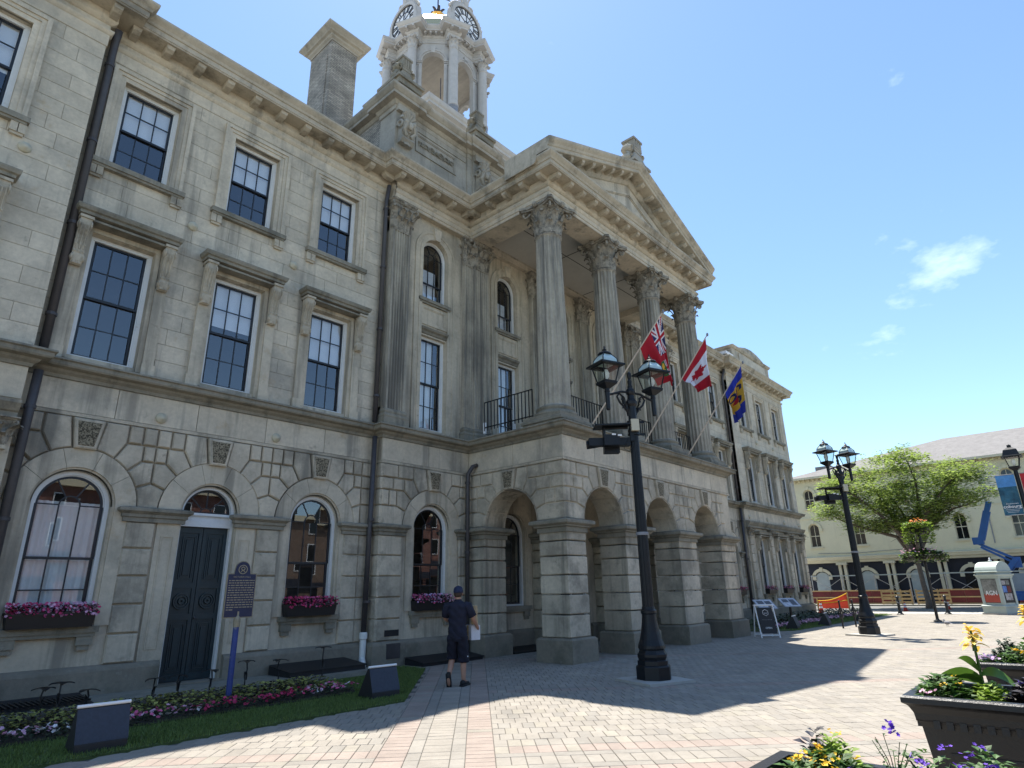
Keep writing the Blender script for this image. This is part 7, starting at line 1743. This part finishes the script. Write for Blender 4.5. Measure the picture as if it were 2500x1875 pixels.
# ------------------------------------------------------------------ boom lift
mat('lift_blue', (.012, .10, .34), .4, .15, 3); mat('lift_grey', (.26, .30, .33), .5, .1, 3); mat('tyre', (.02, .02, .02), .8, .2, 8)
bl = thing('boom_lift', 'blue articulated boom lift parked behind the poster kiosk', 'boom lift', (52.0, 3.4, -.03))
m_ = MB().box(-1.0, 1.0, -1.3, 1.3, .45, .85); m_.box(-.8, .8, -1.1, 1.1, .85, 1.0); m_.build('chassis', 'lift_blue', bl)
for sx in (-1, 1):
    for sy_ in (-1, 1):
        c = MB().lathe(0, 0, [(.15, -.16), (.40, -.16), (.45, -.12), (.45, .12), (.40, .16), (.15, .16)], 20); c.map(lambda x, y, z: (z+sx*1.05, x+sy_*.95, y+.45)); wh = c.build('wheel', 'tyre', bl)
        c = MB().lathe(0, 0, [(.02, -.17), (.22, -.17), (.22, .17), (.02, .17)], 14); c.map(lambda x, y, z: (z+sx*1.05, x+sy_*.95, y+.45)); c.build('rim', 'lift_grey', wh)
m_ = MB().box(-.7, .55, -.2, 1.0, 1.0, 2.05); m_.box(-.72, -.68, .0, .8, 1.1, 1.9); m_.build('engine_cover', 'lift_grey', bl)
m_ = MB().box(-.6, .6, -1.0, -.2, 1.0, 1.9); m_.build('turntable', 'lift_blue', bl)
def beam(p, q, w_, h_, nm, m):
    p, q = Vector(p), Vector(q); d = (q-p).normalized(); s_ = Vector((1, 0, 0)); u_ = s_.cross(d).normalized(); vs = []
    for c in (p, q):
        for a, b in ((-1,-1),(1,-1),(1,1),(-1,1)): vs.append(c+s_*a*w_/2+u_*b*h_/2)
    return MB().add(vs, [(3,2,1,0),(4,5,6,7)]+[(i, (i+1)%4, 4+(i+1)%4, 4+i) for i in range(4)]).build(nm, m, bl)
beam((-.25, .8, 2.05), (-.25, .1, 2.9), .2, .28, 'riser', 'lift_blue'); beam((.25, .8, 2.0), (.25, .1, 2.75), .2, .28, 'riser', 'lift_blue')
beam((0, .12, 2.95), (0, 1.95, 4.05), .22, .16, 'lower_arm', 'lift_blue'); beam((0, .05, 2.6), (0, 1.75, 3.75), .22, .14, 'lower_arm', 'lift_blue'); beam((0, .05, 3.05), (0, .05, 2.4), .4, .4, 'knuckle', 'lift_blue')
beam((0, 2.1, 4.15), (0, 1.5, 4.15), .42, .45, 'knuckle', 'lift_blue'); beam((0, 1.62, 4.2), (0, .95, 6.0), .34, .40, 'boom', 'lift_blue'); beam((0, 1.0, 5.9), (0, .72, 6.6), .26, .30, 'boom_extension', 'lift_blue'); beam((0, .72, 6.6), (0, .42, 7.3), .10, .12, 'jib', 'white_plain')
m_ = MB(); 
for z in (7.3, 7.75, 8.2): m_.tube([(-.5, 0, z), (.5, 0, z), (.5, .75, z), (-.5, .75, z), (-.5, 0, z)], .025, 5)
for x, y in ((-.5, 0), (.5, 0), (.5, .75), (-.5, .75)): m_.tube([(x, y, 7.3), (x, y, 8.2)], .025, 5)
m_.box(-.5, .5, 0, .75, 7.26, 7.31); m_.build('work_platform', 'lift_grey', bl)
# ------------------------------------------------------------------ honey locust tree
mat('bark', (.13, .105, .085), .95, .25, 6, [(9, .5, .65, (.07, .055, .045), .6)], None, .8, 24); mat('leaf_locust', (.25, .33, .075), .6, 0, 1, None, None, 0, 1, .5, trans=.5)
tr_ = thing('locust_tree', 'spreading honey locust tree with feathery green crown before the yellow building', 'tree', (50.0, 8.45, -.03)); r9 = random.Random(19)
trunk = MB(); tips = []
trunk.tube([(0, 0, -.1), (.0, -.03, .4), (.05, .06, 1.5), (0, .08, 2.6), (.0, .06, 3.2)], [.26, .18, .15, .145, .14], 10)
main = [((0, .06, 2.7), (.1, 1.0, 4.6), (.0, 2.3, 5.1), (-.2, 3.8, 5.7), (0, 5.2, 6.6)), ((0, .05, 2.9), (-.2, .5, 4.4), (.1, .9, 5.6), (.3, 1.6, 7.2), (.2, 2.0, 8.9)), ((0, .05, 3.1), (.3, -.3, 4.4), (.6, -1.0, 5.2), (.6, -2.4, 6.2), (.7, -4.0, 6.6)), ((0, .05, 3.0), (.4, -.2, 4.8), (.3, -.6, 6.4), (.0, -.8, 8.2), (0, -.5, 10.0)), ((0, .05, 3.2), (-.8, -.4, 4.6), (-1.6, -1.2, 5.8), (-1.8, -2.4, 7.2), (-1.6, -3.4, 8.2)), ((0, .06, 3.0), (-.8, .6, 4.6), (-1.9, 1.2, 5.8), (-2.2, 2.4, 7.2), (-2.3, 3.4, 8.0)), ((0, .05, 3.2), (1.0, .4, 4.8), (2.2, .7, 6.2), (2.6, 1.4, 7.8)), ((0, .05, 3.2), (.9, -.8, 5.0), (1.9, -2.0, 6.8), (2.2, -2.6, 8.4))]
def bez(P, n):
    out = []; k = len(P)-1
    for i in range(n+1):
        t = i/n*k; a = min(int(t), k-1); f = t-a; f = f*f*(3-2*f) if 0 else f; p, q = Vector(P[a]), Vector(P[a+1]); out.append(p.lerp(q, f))
    return out
for P in main:
    B_ = bez(P, 12); trunk.tube(B_, [.13*(1-i/12.)**.8+.022 for i in range(13)], 7)
    for i in range(3, 13):
        for _ in range(3):
            a = r9.uniform(0, 6.28); l = r9.uniform(.7, 1.9)*(1.1 if i > 6 else .75); e = B_[i]+Vector((cos(a)*l, sin(a)*l, r9.uniform(-.15, .75)))
            trunk.tube([B_[i], (B_[i]+e)/2+Vector((0, 0, .15)), e], .022, 4, .007, cap=False); tips.append(e); tips.append((B_[i]+e)/2+Vector((0, 0, .2)))
    tips.append(B_[-1])
trunk.build('trunk', 'bark', tr_, True)
for _ in range(120):
    a = r9.uniform(0, 6.28); b = r9.uniform(-.25, 1.); q = .75+.25*r9.random(); c = sqrt(max(0, 1-b*b)); tips.append(Vector((4.3*q*c*cos(a), .3+5.4*q*c*sin(a), 7.6+3.0*b*q-.12*abs(5.4*c*sin(a)))))
lv = MB()
for e in tips:
    ex_, ey_ = r9.uniform(.55, .95), r9.uniform(.55, .95)
    for _ in range(50):
        a = r9.uniform(0, 6.28); q = sqrt(r9.random()); p = e+Vector((q*ex_*cos(a), q*ey_*sin(a), r9.gauss(.10, .14)-.22*q*q))
        if p.z < 4.9: continue
        add_leaf(lv, p, .27, r9, .3, .5)
lv.build('crown', 'leaf_locust', tr_, kind='stuff')
# ------------------------------------------------------------------ pigeon
pg_ = thing('pigeon', 'grey pigeon on the sunlit paving near the basket pole', 'bird', (30.1, 4.62, 0), 1.0); mat('feather', (.22, .22, .24), .7, .3, 20)
pbm = MB().ball((0, 0, .13), .075, 10, 8, 1.7, .9, .9); pbm.ball((.12, 0, .22), .035, 8, 6); pbm.tube([(.08, 0, .15), (.12, 0, .22)], .03, 6); pbm.add([(-.11,-.03,.13),(-.11,.03,.13),(-.24,.03,.09),(-.24,-.03,.09)], [(0,1,2,3)]); pbm.tube([(.15, 0, .22), (.18, 0, .21)], .008, 5, .002)
for s_ in (-.03, .03): pbm.tube([(0, s_, .08), (.01, s_, 0)], .007, 5)
pbm.build('body', 'feather', pg_, True)
# ================================================================== NEAR PLANTERS
mat('planter_black', (.008, .008, .009), .38, .2, 8, [(6, .58, .75, (.02, .02, .021), .5)], None, .25, 40)
DENT = MB().box(-.021, .021, -.02, .02, -.025, .025).mesh('dentil', 'planter_black')
def planter(x, y0, y1, h, label):
    """tapered black planter, near left rim corner at (x, y1); runs to y0 and away to x+.95"""
    D = .95; cx, cy = x+D/2, (y0+y1)/2; hx, hy = D/2, (y1-y0)/2
    t = thing('planter', label, 'planter', (cx, cy, 0), 0, 'black flower planters in a row'); ta = .15
    def rr(o): return [(-hx+o, hy-o), (-hx+o, -hy+o), (hx-o, -hy+o), (hx-o, hy-o)]
    b = MB(); lv = [(ta, 0), (ta-.02, .04), (ta-.02, .08), (ta, .10), (.085, h-.20), (.075, h-.17), (.06, h-.15), (.055, h-.11), (.035, h-.07), (.025, h-.06), (.0, h-.045), (.0, h-.012), (.012, h), (.07, h), (.075, h-.08)]
    vs = [(px, py, z) for o, z in lv for px, py in rr(o)]
    b.add(vs, [(k*4+i, k*4+(i+1)%4, k*4+4+(i+1)%4, k*4+4+i) for k in range(len(lv)-1) for i in range(4)]); b.build('tub', 'planter_black', t)
    n = int((2*hy-.2)/.075)
    for i in range(n): link(DENT, 'dentil', t, loc=(-hx+.077, -hy+.12+i*.075, h-.175))
    for i in range(10): link(DENT, 'dentil', t, loc=(-hx+.12+i*.075, hy-.077, h-.175))
    pn = MB(); pn.box(-hx+.095, -hx+.13, -hy+.22, hy-.22, h-.36, h-.345); pn.build('panel_line', 'planter_black', t)
    MB().box(-hx+.06, hx-.06, -hy+.06, hy-.06, h-.16, h-.07).build('compost', 'soil', t)
    return t
PH = .90
planter(2.40, -.35, 1.31, PH, 'black planter of yellow lantana and purple flowers, its rim nearly hidden by leaves')
planter(5.36, -.45, 1.20, PH, 'black planter with the tall yellow canna at its end')
planter(7.83, -.60, 1.05, PH, 'black planter of pink and lime plants, two along from the lantana planter')
rp9 = random.Random(31)
def shrub(name, label, cat, c, rx, ry, z0, hgt, m, n, s, fl=(), nfl=0, fs=.05, wd=.6, group=None, up=.7):
    t = thing(name, label, cat, (c[0], c[1], z0), 0, group); mb = MB()
    for _ in range(n):
        a = rp9.uniform(0, 6.283); q = sqrt(rp9.random()); z = hgt*(1-.75*q*q)*rp9.random()**.5; add_leaf(mb, (q*rx*cos(a), q*ry*sin(a), z), s, rp9, up, wd)
    mb.build('foliage', m, t, kind='stuff')
    st = MB()
    for _ in range(9): a = rp9.uniform(0, 6.283); q = .6*rp9.random(); st.tube([(0, 0, -.05), (q*rx*cos(a), q*ry*sin(a), hgt*.7)], .006, 5, .003)
    st.build('stems', 'leaf_dark', t)
    for k in fl:
        mf = MB()
        for _ in range(nfl//len(fl)):     # flower heads: small clusters
            a = rp9.uniform(0, 6.283); q = sqrt(rp9.random())*.95; p = Vector((q*rx*cos(a), q*ry*sin(a), hgt*(1-.72*q*q)+.02))
            for _2 in range(9): add_flower(mf, p+Vector((rp9.gauss(0, fs*.5), rp9.gauss(0, fs*.5), rp9.gauss(0, fs*.22))), fs*.62, rp9, .5)
        mf.build('flower_heads', k, t, kind='stuff')
    return t
GP = 'plants growing in the planters'
# planter one, at the foot of the picture
shrub('lantana', 'yellow flowered lantana spilling from the first planter', 'lantana', (3.090, 1.018), .26, .20, PH-.09, .16, 'leaf_green', 420, .060, ('petal_yellow',), 10, .034, group=GP)
shrub('lime_plant', 'pale lime foliage plant behind the lantana', 'foliage plant', (3.280, 1.036), .14, .11, PH-.09, .20, 'leaf_lime', 260, .05, ('petal_yellow',), 4, .03, group=GP)
shrub('green_plant', 'leafy green plant at the corner of the first planter', 'foliage plant', (2.910, 1.147), .13, .09, PH-.09, .10, 'leaf_green', 220, .06, group=GP)
shrub('dark_plant', 'near black leaved plant in the first planter', 'foliage plant', (3.280, 1.110), .08, .06, PH-.09, .21, 'leaf_black', 90, .06, group=GP)
def big_leaf(mb, p, d, l, w, droop, roll=0.):
    d = Vector(d).normalized(); q = Vector((-d.y, d.x, 0)).normalized(); vs = []; p = Vector(p); q = q*cos(roll)+d.cross(q)*sin(roll)
    for i in range(9):
        s_ = i/8.; ww = w*sin(pi*min(1., .06+s_*.94))**.8; c = p+d*(l*s_)+Vector((0, 0, -droop*s_*s_*l)); vs += [c-q*ww+Vector((0, 0, .25*ww)), c, c+q*ww+Vector((0, 0, .25*ww))]
    mb.add(vs, [(3*i+j, 3*i+j+1, 3*i+j+4, 3*i+j+3) for i in range(8) for j in range(2)])
mat('leaf_canna', (.075, .15, .022), .4, .1, 8, None, None, 0, 1, .2, trans=.3)
mat('petal_canna', (.85, .60, .10), .55, .06, 20, trans=.3)
def canna(label, x, y, z0, h, flower, leaves, rz):
    t = thing('canna', label, 'canna', (x, y, z0), rz, 'canna plants in the planters'); MB().tube([(0, 0, -.05), (.005, 0, h*.5), (0, .0, h)], .012, 8, .007).build('stem', 'leaf_canna', t)
    for (z, d, l, w, dr) in leaves: mb = MB(); big_leaf(mb, (0, 0, z), d, l, w, dr, .85); mb.build('leaf', 'leaf_canna', t, True)
    if flower:
        for k in range(20):
            a = k*2.4; mb = MB(); zz_ = h-.11+.007*k; big_leaf(mb, (.010*cos(a), .010*sin(a), zz_), (cos(a), sin(a), (.2+.09*k) if k % 3 else .1), .095-.0015*k, .026, .6); mb.build('petal', 'petal_canna', t, True)
        MB().tube([(0, 0, h-.14), (.01, 0, h-.02)], .016, 6, .008).build('bud', 'leaf_canna', t)
    return t
canna('young canna with two broad curling leaves in the first planter', 3.23, .945, PH-.09, .10, False, [(.02, (-.55, .65, .95), .24, .030, .35), (.03, (.55, -.62, .75), .20, .034, .55), (.02, (.0, .4, .5), .16, .022, .9)], 0)
shrub('purple_verbena', 'straggling purple verbena on thin stems in the first planter', 'verbena', (3.310, 0.666), .13, .16, PH-.09, .18, 'leaf_green', 120, .045, ('petal_violet',), 5, .026, group=GP)
shrub('purple_verbena', 'purple verbena at the sunny edge of the first planter', 'verbena', (2.980, 0.860), .06, .05, PH-.09, .12, 'leaf_green', 60, .04, ('petal_violet',), 3, .032, group=GP)
shrub('purple_verbena', 'purple and grey green verbena leaning toward the canna planter', 'verbena', (3.350, 0.481), .14, .10, PH-.09, .20, 'leaf_green', 200, .05, ('petal_violet',), 6, .030, group=GP)
wp = thing('wiry_plant', 'tall wiry seedy stems between the verbenas', 'wiry plant', (3.27, .80, PH-.09), 0)
for k in range(9):
    a = rp9.uniform(0, 6.28); q = rp9.uniform(.03, .12); hh = rp9.uniform(.12, .24); mb = MB(); P = [(0, 0, 0), (q*.4*cos(a), q*.4*sin(a), hh*.6), (q*cos(a), q*sin(a), hh)]; mb.tube(P, .0025, 5, .0015); mb.build('stem', 'leaf_green', wp)
    mb = MB()
    for i in range(9): f = rp9.uniform(.3, 1); add_leaf(mb, (q*f*cos(a), q*f*sin(a), hh*f), .022, rp9, .6, .5)
    mb.build('leaves', 'leaf_green', wp, kind='stuff')
mb = MB()
for _2 in range(12): add_flower(mb, (.02+rp9.gauss(0, .012), -.01+rp9.gauss(0, .012), .25+rp9.gauss(0, .012)), .022, rp9, .7)
mb.build('flower_head', 'petal_violet', wp, kind='stuff')
shrub('ground_leaves', 'low mixed green leaves filling the first planter beneath the verbenas', 'foliage plant', (3.230, 0.666), .36, .42, PH-.09, .07, 'leaf_green', 900, .05, group=GP)
# planter two
shrub('bushy_plant', 'bushy bright green plant with yellow flecks at the end of the canna planter', 'foliage plant', (5.72, .99), .24, .17, PH-.07, .17, 'leaf_green', 900, .060, ('petal_yellow',), 6, .026, group=GP)
shrub('bushy_plant', 'bushy green plant at the foot of the yellow canna', 'foliage plant', (5.80, .72), .20, .12, PH-.07, .13, 'leaf_lime', 420, .055, group=GP)
shrub('pink_petunia', 'single pale pink petunia at the planter corner', 'petunia', (5.47, 1.08), .04, .04, PH-.05, .07, 'leaf_green', 40, .05, ('petal_pale',), 1, .05, group=GP)
canna('tall canna with a yellow flower spike and broad leaves in the second planter', 5.90, .77, PH-.06, .46, True, [(.10, (.0, .8, .45), .34, .060, .5), (.13, (-.3, .75, .35), .30, .058, .35), (.16, (-.25, -.9, .55), .28, .048, .9), (.18, (.1, .5, .8), .24, .05, .5), (.06, (-.4, .6, .4), .18, .036, .8)], 0)
shrub('black_plant', 'near black leaved plant trailing over the rim of the canna planter', 'foliage plant', (5.75, .42), .22, .20, PH-.07, .19, 'leaf_black', 520, .085, ('petal_violet', 'petal_pale'), 5, .034, group=GP)
# planter three
shrub('lime_bush', 'lime green bush with pink and yellow petunias in the third planter', 'foliage plant', (8.30, .66), .30, .26, PH-.07, .21, 'leaf_green', 900, .06, ('petal_pale', 'petal_yellow'), 7, .045, group=GP)
shrub('lilac_petunia', 'lilac petunias at the rim of the third planter', 'petunia', (7.98, .97), .08, .07, PH-.05, .10, 'leaf_green', 90, .05, ('petal_lilac',), 6, .05, group=GP)
shrub('dark_bush', 'dark leaved plant behind the lilac petunias', 'foliage plant', (8.45, .83), .16, .12, PH-.05, .24, 'leaf_dark', 220, .06, group=GP)
canna('canna with orange yellow flowers rising from the third planter', 8.32, .60, PH-.06, .52, True, [(.08, (-.3, .8, .5), .26, .05, .6), (.12, (.4, -.6, .7), .25, .045, .7), (.2, (.1, .5, .9), .2, .04, .6)], .8)

# the rest of each tub is planted too
for (lb, c, m, fl) in (('green and violet filler plants at the hidden end of the canna planter', (5.82, .0), 'leaf_green', ('petal_violet',)), ('lime filler plants at the hidden end of the third planter', (8.30, -.05), 'leaf_lime', ('petal_pale',)), ('low filler plants at the hidden end of the lantana planter', (2.87, .20), 'leaf_green', ('petal_yellow',)), ('low filler plants at the front of the lantana planter', (2.72, .95), 'leaf_green', ())):
    shrub('filler_plant', lb, 'foliage plant', c, .34, .34, PH-.08, .12, m, 700, .06, fl, 8, .03, group=GP)
# ================================================================== BRICK ROW ON THE OTHER SIDE OF THE PLAZA (mirrored in the windows)
brick_mat('red_brick', (.21, .07, .046), (.15, .052, .036), (.2, .17, .15), 1., .23, .075, 0, .01)
brick_mat('brown_brick', (.17, .10, .065), (.13, .08, .055), (.19, .17, .14), 1., .23, .075, 0, .01)
for i, (x0, x1, hgt, bm_) in enumerate(((-42, -24, 9.5, 'red_brick'), (-24, -8, 11., 'brown_brick'), (-8, 8, 9., 'red_brick'), (8, 26, 10.5, 'red_brick'), (26, 44, 9.2, 'brown_brick'), (44, 70, 10.5, 'red_brick'))):
    t = thing('brick_building', ('red brick shop building at the left end of the row facing the town hall', 'taller brown brick shop building facing the left pavilion', 'low red brick shop building facing the dark double door', 'taller red brick shop building facing the portico', 'low brown brick shop building facing the right wing', 'long red brick shop building facing the poster kiosk')[i], 'building', ((x0+x1)/2, -30, 0), 0, 'brick shops across the plaza'); h = (x1-x0)/2
    MB().box(-h, h, -10, 0, 0, hgt).build('wall', bm_, t); MB().box(-h, h, -.1, .35, hgt-.5, hgt+.1).build('cornice', 'cream_trim', t); MB().box(-h, h, 0, .2, 3.2, 3.9).build('shop_sign_band', 'navy_wall', t)
    n = int((x1-x0)/2.6)
    for k in range(n):
        x = -h+(k+.5)*2*h/n
        for z in (4.6, 7.2 if hgt < 10 else 7.6):
            w_ = MB().box(x-.55, x+.55, 0, .05, z, z+1.7).build('window', 'white_wood', t); MB().box(x-.47, x+.47, .05, .06, z+.08, z+1.62).build('pane', 'window_dark', w_)
        MB().box(x-1.05, x+1.05, 0, .04, .5, 3.1).build('shop_window', 'window_dark', t)
MB().box(-60, 80, -29.9, -22, -.055, .03).build('shop_pavement', 'concrete_walk', None, kind='structure')
